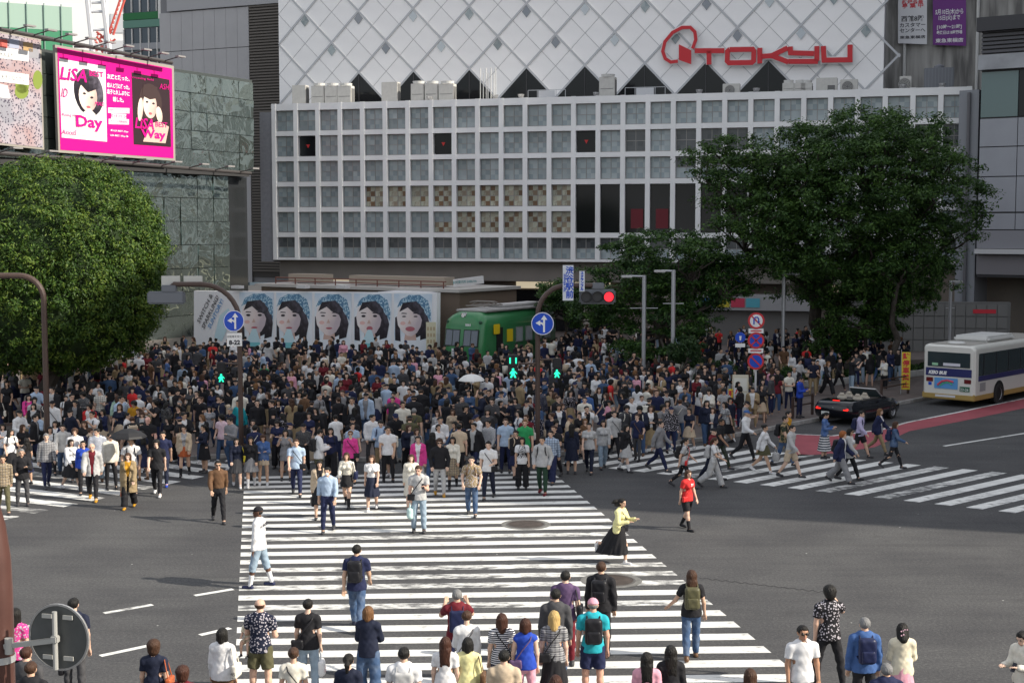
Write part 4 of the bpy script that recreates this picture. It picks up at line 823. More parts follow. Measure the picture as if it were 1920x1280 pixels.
# upright banners and notice board
def nobori(x, y0, y1, d_, w, m, txt, tm, label):
    b = D(x, y1, d_); zt_ = D(x, y0, d_).z; e = empty('upright_banner', (b.x, d_, KH), -.15, label, 'banner'); MB().tube([(-w/2, 0, 0), (-w/2, 0, zt_)], .02, 6).build('pole', MPS, e)
    z0 = b.z; MB().box((.02, 0, (z0+zt_)/2-KH), (w, .03, zt_-z0)).build('cloth', m, e); n = len(txt); h = (zt_-z0)/(n+.3)
    for i, ch in enumerate(txt): text('lettering', ch, frame(Vector((.02, -.02, zt_-KH-h*(i+.65))), (1, 0, 0), (0, 0, 1)), min(h, w)*.95, tm, e, bold=.01)
nobori(1364, 731, 800, 56.5, .22, mat('cloth_blue', (.03, .1, .45), .6), '', MTW, 'narrow blue banner edge beside the bus lane banners')
nobori(1370, 729, 800, 56.3, .24, mat('cloth_yellow', (.75, .55, .05), .6), '駐停車禁止', MINKR, 'yellow upright banner with red lettering at the kerb corner'); nobori(1381, 727, 800, 56.1, .26, mat('cloth_white', (.7, .68, .7), .6), 'バス通ります', MINKR, 'white upright banner with pink lettering at the kerb corner')
nobori(1697, 660, 730, 68, .4, mat('cloth_yellow', ()), '駐停車禁止', MINKR, 'yellow upright banner with red lettering at the bus stop')
nbd = empty('notice_board', (D(1388, 740, 58).x, 58, KH), -.2, 'cream framed notice board behind the upright banners', 'notice board')
MB().b2(-.32, .32, -.03, .03, .6, 1.95).build('board', mat('cream_board', (.55, .52, .42), .6), nbd)
for i in range(2): MB().b2(-.26, .26, -.045, -.031, .7+i*.6, 1.22+i*.6).build('sheet', mat('sheet_pale', (.62, .62, .56), .6), nbd)
for x in (-.3, .3): MB().tube([(x, 0, 0), (x, 0, .6)], .025, 6).build('leg', MPB, nbd)
sf = empty('flyer_board', D(809, 668, 81.5), 0, 'pale yellow flyer board at the end of the long billboard', 'notice board'); sf.location.z = KH; sf.location.y = 81.2
MB().b2(-.28, .28, -.03, .03, .9, 2.55).build('board', mat('pale_yellow', (.62, .58, .42), .6), sf)
for i in range(12): MB().box((-.17+(i % 3)*.17, -.036, 1.1+(i//3)*.36), (.1, .01, .2)).build('flyer', mat('flyer_tan', (.45, .35, .22), .6), sf)
for x in (-.25, .25): MB().tube([(x, 0, 0), (x, 0, .9)], .025, 6).build('leg', MPB, sf)
# foreground pole with the back of a round sign
fd = 13.5; Fx = D(-3, 1200, fd).x; fp = empty('sign_pole', (Fx, fd, 0), 0, 'brown bent pole close by with the grey back of a round sign', 'sign post')
zb_ = D(0, 960, fd).z; pts_ = [(0, 0, 0), (0, 0, zb_-.75), (-.01, 0, zb_-.45), (-.05, 0, zb_-.15), (-.13, 0, zb_+.15), (-.26, 0, zb_+.42), (-.45, 0, zb_+.65), (-.75, 0, zb_+.85), (-2.5, 0, zb_+1.1)]
MB().tube(pts_, .145, 20).build('pole', mat('pole_brown_near', (.085, .04, .033), .35, var=.15, vscale=3), fp, smooth=True)
dc = D(110, 1194, fd-.25); ox, oz = dc.x-Fx, dc.z; MSBK = mat('sign_back_grey', (.085, .09, .09), .5, metal=.3, var=.12, vscale=6)
dd = disc('round_sign', fp, (ox, -.25, oz), .315, PI-.26, MSBK, .012, 40)
MB().lathe([(.3, -.006), (.318, -.006), (.318, .018), (.3, .018), (.3, -.006)], m=Matrix.Rotation(PI/2, 3, 'X'), n=40).build('rim', mat('rim_alu', (.4, .4, .4), .35, metal=.6), dd)
MST = mat('stay_alu', (.42, .42, .4), .45, metal=.3)
MB().tube([(0, .06, -.29), (0, .06, .26)], .024, 10).build('stay', MST, dd)
for z in (-.19, .2):
    for x in (-.11, .11): MB().box((x, .016, z), (.1, .014, .04)).build('clip_plate', MST, dd)
MB().box((0, .06, .0), (.07, .07, .07)).build('clamp', MST, dd, bevel=.01)
ap = Vector((.1, -.1, oz-.13)); bp_ = Vector((ox, -.25, oz-.0))+Vector((-.01, -.06, -.01)); dv = bp_-ap
MB().box((0, 0, 0), (dv.length, .05, .045)).build('arm', MST, fp, loc=(ap+bp_)/2, rot=(0, -math.asin(dv.z/dv.length), math.atan2(dv.y, dv.x)))
MB().tube([(.15, -.14, oz-.19), (.15, -.14, oz-.04)], .04, 12).build('socket', MST, fp)
for z in (oz-.27,): MB().lathe([(.149, z-.035), (.156, z-.035), (.156, z+.03), (.149, z+.03), (.149, z-.035)], n=20).build('band', mat('band_zinc', (.5, .52, .53), .35, metal=.5), fp)
# ================================================================ people: bodies and clothes grown as smooth surfaces
class Sk: pass
def rx(p, a, o):
    c, s = math.cos(a), math.sin(a); y, z = p[1]-o[1], p[2]-o[2]
    return np.array((p[0], o[1]+c*y-s*z, o[2]+s*y+c*z))
def armdir(a, b, side): return np.array((side*math.sin(b), -math.sin(a)*math.cos(b), -math.cos(a)*math.cos(b)))
POSES = dict(   # arm: swing, out, elbow bend, forearm out; leg: swing, out, knee bend; lean, head yaw, head pitch
 stand=dict(la=(.05,.16,.18,.05), ra=(-.03,.15,.25,.02), ll=(.03,.07,.02), rl=(-.04,.07,.03)),
 rest=dict(la=(.0,.12,.3,-.15), ra=(.1,.14,.2,.0), ll=(.12,.12,.1), rl=(-.05,.05,.02), lean=.02, hy=.35),
 phone=dict(la=(.25,.12,1.55,-.35), ra=(.2,.15,1.5,-.3), ll=(.02,.07,.02), rl=(-.03,.08,.05), hp=.38),
 onehand=dict(la=(.3,.12,1.7,-.3), ra=(.0,.12,.2,.0), ll=(.02,.07,.02), rl=(-.06,.09,.05), hp=.2, hy=-.2),
 photo=dict(la=(.9,.3,1.55,-.3), ra=(.95,.3,1.5,-.3), ll=(.02,.1,.02), rl=(-.03,.1,.03), hp=-.02),
 cross=dict(la=(.3,.15,1.25,-.95), ra=(.35,.15,1.2,-.95), ll=(.02,.1,.02), rl=(-.03,.09,.03)),
 walk=dict(la=(-.42,.12,.2,.02), ra=(.38,.12,.4,-.05), ll=(.42,.03,.1), rl=(-.28,.03,.35), lean=.05),
 step=dict(la=(.2,.12,.3,-.05), ra=(-.25,.14,.2,.05), ll=(-.2,.04,.35), rl=(.25,.04,.05), lean=.03, hy=-.15),
 stride=dict(la=(.4,.12,.5,-.05), ra=(-.45,.15,.3,.05), ll=(-.36,.03,.5), rl=(.42,.03,.06), lean=.06),
 stride2=dict(la=(-.35,.14,.3,.05), ra=(.45,.1,.7,-.1), ll=(.36,.03,.04), rl=(-.3,.03,.6), lean=.05, hy=.2),
 walkbag=dict(la=(.15,.1,1.35,-.3), ra=(-.15,.14,.15,.05), ll=(-.25,.03,.3), rl=(.3,.03,.08), lean=.03),
 run=dict(la=(.35,.25,1.5,-.25), ra=(.25,.2,1.5,-.5), ll=(.35,.02,.35), rl=(-.35,.02,1.25), lean=.14),
 wide=dict(la=(.0,.2,.15,.05), ra=(.06,.18,.2,.0), ll=(.2,.16,.05), rl=(-.2,.16,.1), hy=.2),
 call=dict(la=(.0,.14,.15,.0), ra=(1.0,.45,1.95,-.55), ll=(.12,.2,.05), rl=(-.15,.2,.05)),
 wave=dict(la=(.1,.5,.7,.5), ra=(-.05,.25,.3,.1), ll=(-.15,.03,.3), rl=(.2,.03,.05), hy=.2),
 carry=dict(la=(.35,.2,1.6,-.5), ra=(.1,.2,1.2,-.2), ll=(.02,.1,.02), rl=(-.03,.1,.03)),
 pockets=dict(la=(-.2,.28,.75,-.12), ra=(-.2,.28,.75,-.12), ll=(.2,.06,.05), rl=(-.18,.06,.25), lean=.02),
 chat=dict(la=(.35,.2,1.3,.25), ra=(.05,.15,.4,-.1), ll=(.1,.1,.08), rl=(-.1,.08,.03), hy=.8, lean=.03),
 glance=dict(la=(-.05,.12,.2,.0), ra=(.15,.12,.7,-.3), ll=(-.12,.06,.2), rl=(.15,.06,.04), hy=-.75, hp=.1),
 reach=dict(la=(1.25,.2,.5,-.1), ra=(.1,.14,.5,-.1), ll=(.05,.1,.03), rl=(-.08,.09,.06), hp=-.1, hy=.15),
 sit=dict(la=(.3,.15,1.2,-.3), ra=(.25,.15,1.25,-.3), ll=(1.45,.1,1.4), rl=(1.45,.1,1.45), lean=.15, hp=.3),
)
SKC = {}
def skeleton(pose, fem):
    key = (pose, fem)
    if key in SKC: return SKC[key]
    p = POSES[pose]; s = Sk(); s.fem = fem; s.pose = pose
    sw = .162 if fem else .19
    pel = np.array((0, 0, .95)); lean = -p.get('lean', 0.0)*-1
    R = lambda q: rx(np.array(q, float), lean, pel)
    s.pel = pel; s.lean = lean
    s.sp = [R((0, .0, .95+z)) for z in (-.02, .07, .24, .41)]
    s.neck = R((0, .012, 1.44)); s.head0 = R((0, -.006, 1.53)); s.sh = {}; s.el = {}; s.wr = {}; s.hd = {}
    for side, nm in ((1, 'la'), (-1, 'ra')):
        a, b, e, b2 = p[nm]
        S = R((side*sw, .0, 1.395)); u = armdir(a, b, side); E_ = S+u*.285; f = armdir(a+e, b2, side); Wr = E_+f*.25
        s.sh[side], s.el[side], s.wr[side], s.hd[side] = S, E_, Wr, f
    s.hip = {}; s.kn = {}; s.an = {}; s.ft = {}
    for side, nm in ((1, 'll'), (-1, 'rl')):
        a, b, k = p[nm]
        H = pel+np.array((side*.088, 0, -.03)); K = H+armdir(a, b, side)*.43; A = K+armdir(a-k, b*.3, side)*.42
        s.hip[side], s.kn[side], s.an[side] = H, K, A; s.ft[side] = a-k
    low = min(s.an[1][2], s.an[-1][2]); dz = .075-low
    off = np.array((0, 0, dz))
    for d in (s.sh, s.el, s.wr, s.hip, s.kn, s.an):
        for q in d: d[q] = d[q]+off
    s.pel = pel+off; s.sp = [q+off for q in s.sp]; s.neck = s.neck+off; s.head0 = s.head0+off
    s.hy, s.hp = p.get('hy', 0.0), p.get('hp', 0.0)+p.get('lean', 0)*.3
    s.hm = Matrix.Translation(Vector(s.head0)) @ Matrix.Rotation(s.hy, 4, 'Z') @ Matrix.Rotation(s.hp, 4, 'X') @ Matrix.Translation((0, -.012, .085))
    s.bm = Matrix.Translation(Vector(s.sp[3])) @ Matrix.Rotation(lean, 4, 'X')    # chest frame
    SKC[key] = s
    return s
def foot(s, side):
    A = s.an[side]; t = s.ft[side]
    lift = max(0.0, A[2]-.08); t = min(0, t)*min(1, lift*6)
    d = np.array((0, -math.cos(t), math.sin(t))); d = d/np.linalg.norm(d)
    heel = A+np.array((0, .02, -.045))
    return heel, heel+d*.17
def trunk(s, g):
    f = s.fem
    w = (.158, .118, .128, .138) if f else (.15, .14, .15, .165)
    sp = s.sp; pr = []
    for i in range(3): pr.append((sp[i], sp[i+1], w[i]+g, w[i+1]+g, 1.45))
    q = np.array((0, 0, .015))
    pr.append((s.sh[1]*.86+s.neck*.14-q, s.sh[-1]*.86+s.neck*.14-q, .058+g, .058+g, 1))
    pr.append((s.neck-np.array((0, 0, .06)), s.sh[1]*.5+s.neck*.5, .07+g*.6, .06+g*.6, 1))
    pr.append((s.neck-np.array((0, 0, .06)), s.sh[-1]*.5+s.neck*.5, .07+g*.6, .06+g*.6, 1))
    if f:
        for sd in (1, -1):
            b = s.sp[3]+np.array((sd*.07, -.085, -.08)); pr.append((b, b, .058+g, .058+g, 1))
    return pr
def arm_pr(s, side, g, t=2.0, k=1.0):
    S, E_, Wr = s.sh[side], s.el[side], s.wr[side]; q = .9 if s.fem else 1.0
    out = []
    if t <= 1: out.append((S, S+(E_-S)*t, (.055+g)*q, (.05+g)*q, 1))
    else:
        out.append((S, E_, (.055+g)*q, (.043+g)*q, 1)); out.append((E_, E_+(Wr-E_)*(t-1), (.043+g)*q, (.031+g*k)*q, 1))
    return out
def leg_pr(s, side, g, t=2.0, flare=0.0):
    H, K, A = s.hip[side], s.kn[side], s.an[side]; out = []
    if t <= 1: out.append((H, H+(K-H)*t, .088+g, .062+g+flare+(1-t)*.02, 1))
    else:
        out.append((H, K, .088+g, .058+g+flare*.5, 1)); m = K+(A-K)*.3; mr = .056
        if t < 1.3: out.append((K, K+(A-K)*(t-1), .058+g, .055+g+flare, 1))
        else: out.append((K, m, .055+g, mr+g+flare*.6, 1)); out.append((m, K+(A-K)*(t-1), mr+g+flare*.6, .038+g+flare, 1))
    return out
def field(prims, h, k=.03, pad=.05, cuts=(), noise=0.0, extra=None, zmin=None):
    A = np.array([p[0] for p in prims]); B = np.array([p[1] for p in prims]); r = max(max(p[2], p[3]) for p in prims)
    lo = np.minimum(A.min(0), B.min(0))-r-pad; hi = np.maximum(A.max(0), B.max(0))+r+pad
    n = np.ceil((hi-lo)/h).astype(int)+2
    ax = [lo[i]+h*np.arange(n[i]) for i in range(3)]
    F = np.full(tuple(n), .5, np.float32)
    for a, b, ra, rb, sy in prims:
        m = max(ra, rb)+pad
        l2 = np.minimum(a, b)-m; h2 = np.maximum(a, b)+m
        i0 = np.maximum(((l2-lo)/h).astype(int), 0); i1 = np.minimum(((h2-lo)/h).astype(int)+2, n)
        X = ax[0][i0[0]:i1[0], None, None]; Y = ax[1][None, i0[1]:i1[1], None]; Z = ax[2][None, None, i0[2]:i1[2]]
        ab = b-a; abs_ = ab*np.array((1, sy, 1)); L = float(abs_ @ abs_)
        dx, dy, dz = X-a[0], (Y-a[1])*sy, Z-a[2]
        if L > 1e-9:
            t = np.clip((dx*abs_[0]+dy*abs_[1]+dz*abs_[2])/L, 0, 1)
            d = np.sqrt((dx-t*abs_[0])**2+(dy-t*abs_[1])**2+(dz-t*abs_[2])**2)-(ra+(rb-ra)*t)
        else: d = np.sqrt(dx*dx+dy*dy+dz*dz)-ra+0*Z
        sub = F[i0[0]:i1[0], i0[1]:i1[1], i0[2]:i1[2]]
        hh = np.clip(.5+.5*(sub-d)/k, 0, 1)
        F[i0[0]:i1[0], i0[1]:i1[1], i0[2]:i1[2]] = sub*(1-hh)+d*hh-k*hh*(1-hh)
    X, Y, Z = np.meshgrid(*ax, indexing='ij', sparse=True)
    if extra is not None: F = extra(F, X, Y, Z)
    if noise:
        F = F+noise*(np.sin(31*Z+9*X+4*np.sin(13*X+5*Y))*np.sin(17*X+11*Y+6*Z)+.6*np.sin(47*Z-23*X+19*Y)*np.sin(29*X+37*Y))
    for c, d in cuts: F = np.maximum(F, (X-c[0])*d[0]+(Y-c[1])*d[1]+(Z-c[2])*d[2])
    if zmin is not None: F = np.maximum(F, zmin-Z)
    return F.astype(np.float32), lo
def nets(F, lo, h):
    S = F < 0
    c = [S[i:S.shape[0]-1+i, j:S.shape[1]-1+j, k:S.shape[2]-1+k] for i in (0, 1) for j in (0, 1) for k in (0, 1)]
    n_in = sum(q.astype(np.int8) for q in c); mask = (n_in > 0) & (n_in < 8)
    I, J, K = np.nonzero(mask); m = len(I)
    idx = np.full(mask.shape, -1, np.int32); idx[I, J, K] = np.arange(m)
    P = np.zeros((m, 3)); C = np.zeros(m)
    cor = [(i, j, k) for i in (0, 1) for j in (0, 1) for k in (0, 1)]
    for a in cor:
        for ax_ in range(3):
            if a[ax_]: continue
            b = list(a); b[ax_] = 1
            fa = F[I+a[0], J+a[1], K+a[2]]; fb = F[I+b[0], J+b[1], K+b[2]]
            cr_ = (fa < 0) != (fb < 0); t = np.where(cr_, fa/np.where(cr_, fa-fb, 1), 0)
            for q in range(3): P[:, q] += cr_*(a[q]+(t if q == ax_ else 0))
            C += cr_
    P = lo+h*(np.stack([I, J, K], 1)+P/C[:, None])
    Q = []
    for ax_ in range(3):
        sl0 = [slice(1, -1)]*3; sl1 = [slice(1, -1)]*3; sl0[ax_] = slice(0, -1); sl1[ax_] = slice(1, None)
        s0, s1 = S[tuple(sl0)], S[tuple(sl1)]
        for flip, mk in ((0, s0 & ~s1), (1, ~s0 & s1)):
            i, j, k = np.nonzero(mk); g = [i, j, k]
            for q in range(3):
                if q != ax_: g[q] = g[q]+1
            u, v = [q for q in range(3) if q != ax_]
            if ax_ == 1: u, v = v, u
            def cell(du, dv):
                w = [g[0].copy(), g[1].copy(), g[2].copy()]; w[u] -= du; w[v] -= dv; return idx[w[0], w[1], w[2]]
            q4 = [cell(1, 1), cell(0, 1), cell(0, 0), cell(1, 0)]
            if flip: q4 = q4[::-1]
            Q.append(np.stack(q4, 1))
    return P, np.concatenate(Q).astype(np.int32)
def fast_mesh(name, V, Q, mi=None):
    me = bpy.data.meshes.new(name); nq = len(Q)
    me.vertices.add(len(V)); me.vertices.foreach_set('co', np.asarray(V, np.float32).ravel())
    me.loops.add(nq*4); me.loops.foreach_set('vertex_index', np.asarray(Q, np.int32).ravel())
    me.polygons.add(nq); me.polygons.foreach_set('loop_start', np.arange(0, nq*4, 4, dtype=np.int32))
    me.polygons.foreach_set('use_smooth', np.ones(nq, bool))
    if mi is not None: me.polygons.foreach_set('material_index', np.asarray(mi, np.int32))
    me.update(calc_edges=True)
    return me
HEADW = {}
def head_prims(fem):
    k = .95 if fem else 1.0
    v = lambda *q: np.array(q, float)*k
    pr = [(v(0, .018, .03), v(0, -.008, .03), .084*k, .08*k, 1), (v(0, -.012, -.02), v(0, -.03, -.052), .066*k, .05*k, 1), (v(0, -.052, -.085), v(0, -.045, -.08), .025*k, .03*k, 1),
          (v(0, -.085, .015), v(0, -.104, -.022), .008, .013, 1), (v(-.03, -.078, .03), v(.03, -.078, .03), .014, .014, 1),
          (v(.0, -.078, -.055), v(0, -.078, -.055), .02, .02, 1)]
    for sd in (1, -1): pr.append((v(sd*.082, .012, .012), v(sd*.08, .008, -.022), .014, .009, 1))
    return pr
def box_vq(c, d):
    x, y, z = d[0]/2, d[1]/2, d[2]/2
    V = np.array([(-x,-y,-z),(x,-y,-z),(x,y,-z),(-x,y,-z),(-x,-y,z),(x,-y,z),(x,y,z),(-x,y,z)])+np.array(c)
    return V, np.array([(0,3,2,1),(4,5,6,7),(0,1,5,4),(1,2,6,5),(2,3,7,6),(3,0,4,7)])
def head_geo(fem, h):
    key = (fem, h)
    if key in HEADW: return HEADW[key]
    F, lo = field(head_prims(fem), h, k=.022, pad=.03); V, Q = nets(F, lo, h); mi = [0]*len(Q); k = .95 if fem else 1
    Vs, Qs, n = [V], [Q], len(V)
    for c, d, m in (((.033, -.079, .008), (.026, .012, .011), 1), ((-.033, -.079, .008), (.026, .012, .011), 1),
                    ((.034, -.0875, .032), (.034, .01, .007), 1), ((-.034, -.0875, .032), (.034, .01, .007), 1), ((0, -.096, -.052), (.046, .008, .011), 2)):
        v, q = box_vq(np.array(c)*k, d); Vs.append(v); Qs.append(q+n); n += 8; mi += [m]*6
    HEADW[key] = (np.concatenate(Vs), np.concatenate(Qs), mi)
    return HEADW[key]
def hand_prims(s, side, fine):
    Wr = s.wr[side]; f = s.hd[side]/np.linalg.norm(s.hd[side]); q = .92 if s.fem else 1.0
    up = np.array((-side*1.0, -.35, .0)); up = up-f*(up @ f); up /= np.linalg.norm(up)      # thumb side looks inward and forward
    w = np.cross(f, up); a, b = (w, up)
    pr = [(Wr+f*.01+b*.012, Wr+f*.075*q+b*.022, .022, .019, 1), (Wr+f*.01-b*.01, Wr+f*.075*q-b*.02, .022, .019, 1)]
    ln = (.068, .08, .074, .056); curl = a*side*.5
    if fine:
        for i in range(4):
            o = b*(.033-.0215*i); p0 = Wr+f*.078*q+o; p1 = p0+(f+curl*.25)*ln[i]*.5*q; p2 = p1+(f*.75+curl*.95)*ln[i]*.5*q
            pr += [(p0-f*.02, p1, .0088, .008, 1), (p1, p2, .008, .0068, 1)]
        t0 = Wr+f*.02+b*.02; t1 = t0+(f*.6+b*.55+curl*.3)*.05; t2 = t1+(f*.9+b*.2+curl*.4)*.032
        pr += [(t0, t1, .013, .0105, 1), (t1, t2, .0105, .008, 1)]
    else:
        for o in (.02, -.018): pr.append((Wr+f*.07+b*o, Wr+(f+curl*.35)*.15*q+b*o, .017, .012, 1))
        t0 = Wr+f*.02+b*.02; pr.append((t0, t0+(f*.6+b*.6)*.065, .014, .01, 1))
    return pr
GEO = {}
def body_geo(s, h, fine):
    key = ('body', s.pose, s.fem, h)
    if key in GEO: return GEO[key]
    pr = trunk(s, 0)
    for sd in (1, -1):
        pr += arm_pr(s, sd, 0)+leg_pr(s, sd, 0); a, b = foot(s, sd); pr += [(s.an[sd], a, .038, .035, 1), (a, b, .034, .026, 1)]
        if not fine: pr += hand_prims(s, sd, False)
    pr.append((s.neck-np.array((0, 0, .03)), s.head0+np.array((0, 0, .03)), .06 if not s.fem else .05, .055 if not s.fem else .046, 1))
    F, lo = field(pr, h, k=.028); V, Q = nets(F, lo, h); mi = [0]*len(Q); Vs, Qs, n = [V], [Q], len(V)
    hv, hq, hmi = head_geo(s.fem, .0115 if fine else .018)
    M4 = np.array(s.hm); Vs.append(hv @ M4[:3, :3].T+M4[:3, 3]); Qs.append(hq+n); n += len(hv); mi += hmi
    if fine:
        for sd in (1, -1):
            F, lo = field(hand_prims(s, sd, True), .0072, k=.008, pad=.015); v, q = nets(F, lo, .0072); Vs.append(v); Qs.append(q+n); n += len(v); mi += [0]*len(q)
    GEO[key] = (np.concatenate(Vs), np.concatenate(Qs), mi)
    return GEO[key]
def garment(s, kind, h):
    """kinds: tee long sleeveless jacket coat / slim wide shorts capri / mini skirt maxi / shoes boots socks"""
    key = (kind, s.pose, s.fem, h)
    if key in GEO: return GEO[key]
    big = h > .02; nz = .0045 if not big else .003
    up = np.array((0, math.sin(s.lean), math.cos(s.lean)))
    hem = {'tee': -.1, 'long': -.11, 'sleeveless': -.1, 'jacket': -.17, 'coat': -.42, 'tuck': .03, 'tucklong': .03, 'vest': -.12}
    if kind in hem:
        g = .016 if kind in ('tee', 'sleeveless', 'tuck', 'tucklong') else .02
        if kind in ('jacket', 'coat'): g = .034
        pr = trunk(s, g)
        z = hem[kind]; w = (.158 if s.fem else .152)+g; hw = {'coat': .255, 'jacket': .222}.get(kind, .204 if kind != 'sleeveless' else .2)
        if z < 0: pr += [(s.pel+np.array((0, 0, z-.03)), s.pel+np.array((0, 0, -.03)), hw, hw-.012, 1.36), (s.pel+np.array((0, 0, -.03)), s.pel+np.array((0, 0, .1)), hw-.012, w, 1.4)]
        for sd in (1, -1):
            if kind in ('tee', 'tuck'): pr += arm_pr(s, sd, g+.006, .62)
            elif kind == 'sleeveless': pass
            else: pr += arm_pr(s, sd, g+.002, 1.93, 1.2)
        cuts = [(s.pel+np.array((0, 0, z)), -np.array((0, 0, 1.0)))]
        sd_cut = []
        if kind in ('tee', 'tuck'):
            for sd in (1, -1):
                S, E_ = s.sh[sd], s.el[sd]; d = (E_-S)/np.linalg.norm(E_-S); sd_cut.append((S+d*.285*.62, d))
        nk = s.neck+np.array((0, -.03, .03))
        px_, pz = s.pel, s.pel[2]
        def ex(F, X, Y, Z, kind=kind):
            for c, d in sd_cut:       # straight sleeve ends, only near the sleeve
                dd = (X-c[0])*d[0]+(Y-c[1])*d[1]+(Z-c[2])*d[2]; near = np.sqrt((X-c[0])**2+(Y-c[1])**2+(Z-c[2])**2) < .12
                F = np.where(near, np.maximum(F, dd), F)
            F = np.maximum(F, .062-np.sqrt((X-nk[0])**2+((Y-nk[1])*1.1)**2+((Z-nk[2])*.9)**2))     # neck opening
            if kind in ('jacket', 'coat'):
                wv = .035+.06*np.clip((Z-(pz+.1))/.4, 0, 1); F = np.where(Y < s.sp[2][1]-.03, np.maximum(F, wv-np.abs(X)), F)
            return F
        F, lo = field(pr, h, k=.03, cuts=cuts, noise=nz*1.3, extra=ex)
    elif kind in ('slim', 'wide', 'shorts', 'capri', 'legging', 'jeans'):
        g = {'slim': .011, 'wide': .026, 'shorts': .026, 'capri': .02, 'legging': .005, 'jeans': .014}[kind]
        t = {'slim': 1.95, 'wide': 1.97, 'shorts': .82, 'capri': 1.3, 'legging': 1.95, 'jeans': 1.95}[kind]
        pr = [(s.sp[0], s.sp[1], (.158 if s.fem else .152)+g*.7, (.135 if s.fem else .143)+g*.7, 1.42)]
        for sd in (1, -1): pr += leg_pr(s, sd, g, t, {'wide': .035, 'shorts': .012, 'jeans': .008}.get(kind, 0))
        cuts = [(s.sp[1]+np.array((0, 0, .01)), np.array((0, 0, 1.0)))]
        def ex(F, X, Y, Z):
            for sd in (1, -1):
                H, K, A = s.hip[sd], s.kn[sd], s.an[sd]
                c, d = (H+(K-H)*t, K-H) if t <= 1 else (K+(A-K)*(t-1), A-K)
                d = d/np.linalg.norm(d); dd = (X-c[0])*d[0]+(Y-c[1])*d[1]+(Z-c[2])*d[2]
                near = np.sqrt((X-c[0])**2+(Y-c[1])**2+(Z-c[2])**2) < .16
                F = np.where(near & (np.sign(X) == np.sign(c[0])), np.maximum(F, dd), F)
            return F
        F, lo = field(pr, h, k=.022, cuts=cuts, noise=nz*1.2, extra=ex)
    elif kind in ('mini', 'skirt', 'maxi', 'pleat'):
        ln = {'mini': .36, 'skirt': .58, 'maxi': .76, 'pleat': .5}[kind]
        top = s.sp[1]+np.array((0, 0, .03)); bz = top[2]-ln
        kn = (s.kn[1]+s.kn[-1])/2; an = (s.an[1]+s.an[-1])/2
        t = min(1, max(0, (top[2]-bz)/(top[2]-kn[2]))); c1 = top+(kn-top)*t
        if bz < kn[2]: c1 = kn+(an-kn)*min(1, (kn[2]-bz)/max(.1, kn[2]-an[2]))
        spread = max(abs(s.kn[1][1]-s.kn[-1][1]), abs(s.an[1][1]-s.an[-1][1])*(1 if ln > .5 else .5))/2
        r1 = {'mini': .2, 'skirt': .24, 'maxi': .29, 'pleat': .27}[kind]
        bot = np.array((0, c1[1], bz)); pr = [(top, bot, .15, r1, 1.1), (bot, bot, r1+spread*.8, r1+spread*.8, 1.1)]
        def ex(F, X, Y, Z):
            u = np.clip((top[2]-Z)/ln, 0, 1.05); cy = top[1]+(bot[1]-top[1])*u; th = np.arctan2(X, Y-cy)
            ry = (.118+(max(r1*.85, .08+spread)-.118)*u**.8); rxx = (.142+(r1-.142)*u**.8)
            q = np.sqrt((X/rxx)**2+((Y-cy)/ry)**2)*(1+u*(.05*np.sin(9*th+2*Z*5)+.03*np.sin(17*th)))
            return np.maximum((q-1)*.14, np.maximum(Z-top[2], bz-Z))
        F, lo = field(pr, h, k=.02, extra=ex)
    elif kind[:-1] in ('shoe', 'sock'):
        pr = []; which = 1 if kind[-1] == 'l' else -1; kind = {'shoe': 'shoes', 'sock': 'socks'}[kind[:-1]]
        for sd in (which,):
            a, b = foot(s, sd); A = s.an[sd]; K = s.kn[sd]
            if kind == 'socks': pr.append((A+(K-A)*.5, A, .056, .044, 1)); pr.append((A, a, .044, .04, 1))
            else:
                pr += [(a+np.array((0, .01, .0)), b, .045, .041, 1), (A+(K-A)*(.06 if kind == 'shoes' else .3), a, .046, .046, 1)]
        h = min(h, .024); F, lo = field(pr, h, k=.02, zmin=.004)
        GEO[key] = nets(F, lo, h); return GEO[key]
    GEO[key] = nets(F, lo, h)
    return GEO[key]
HAIRC = {}
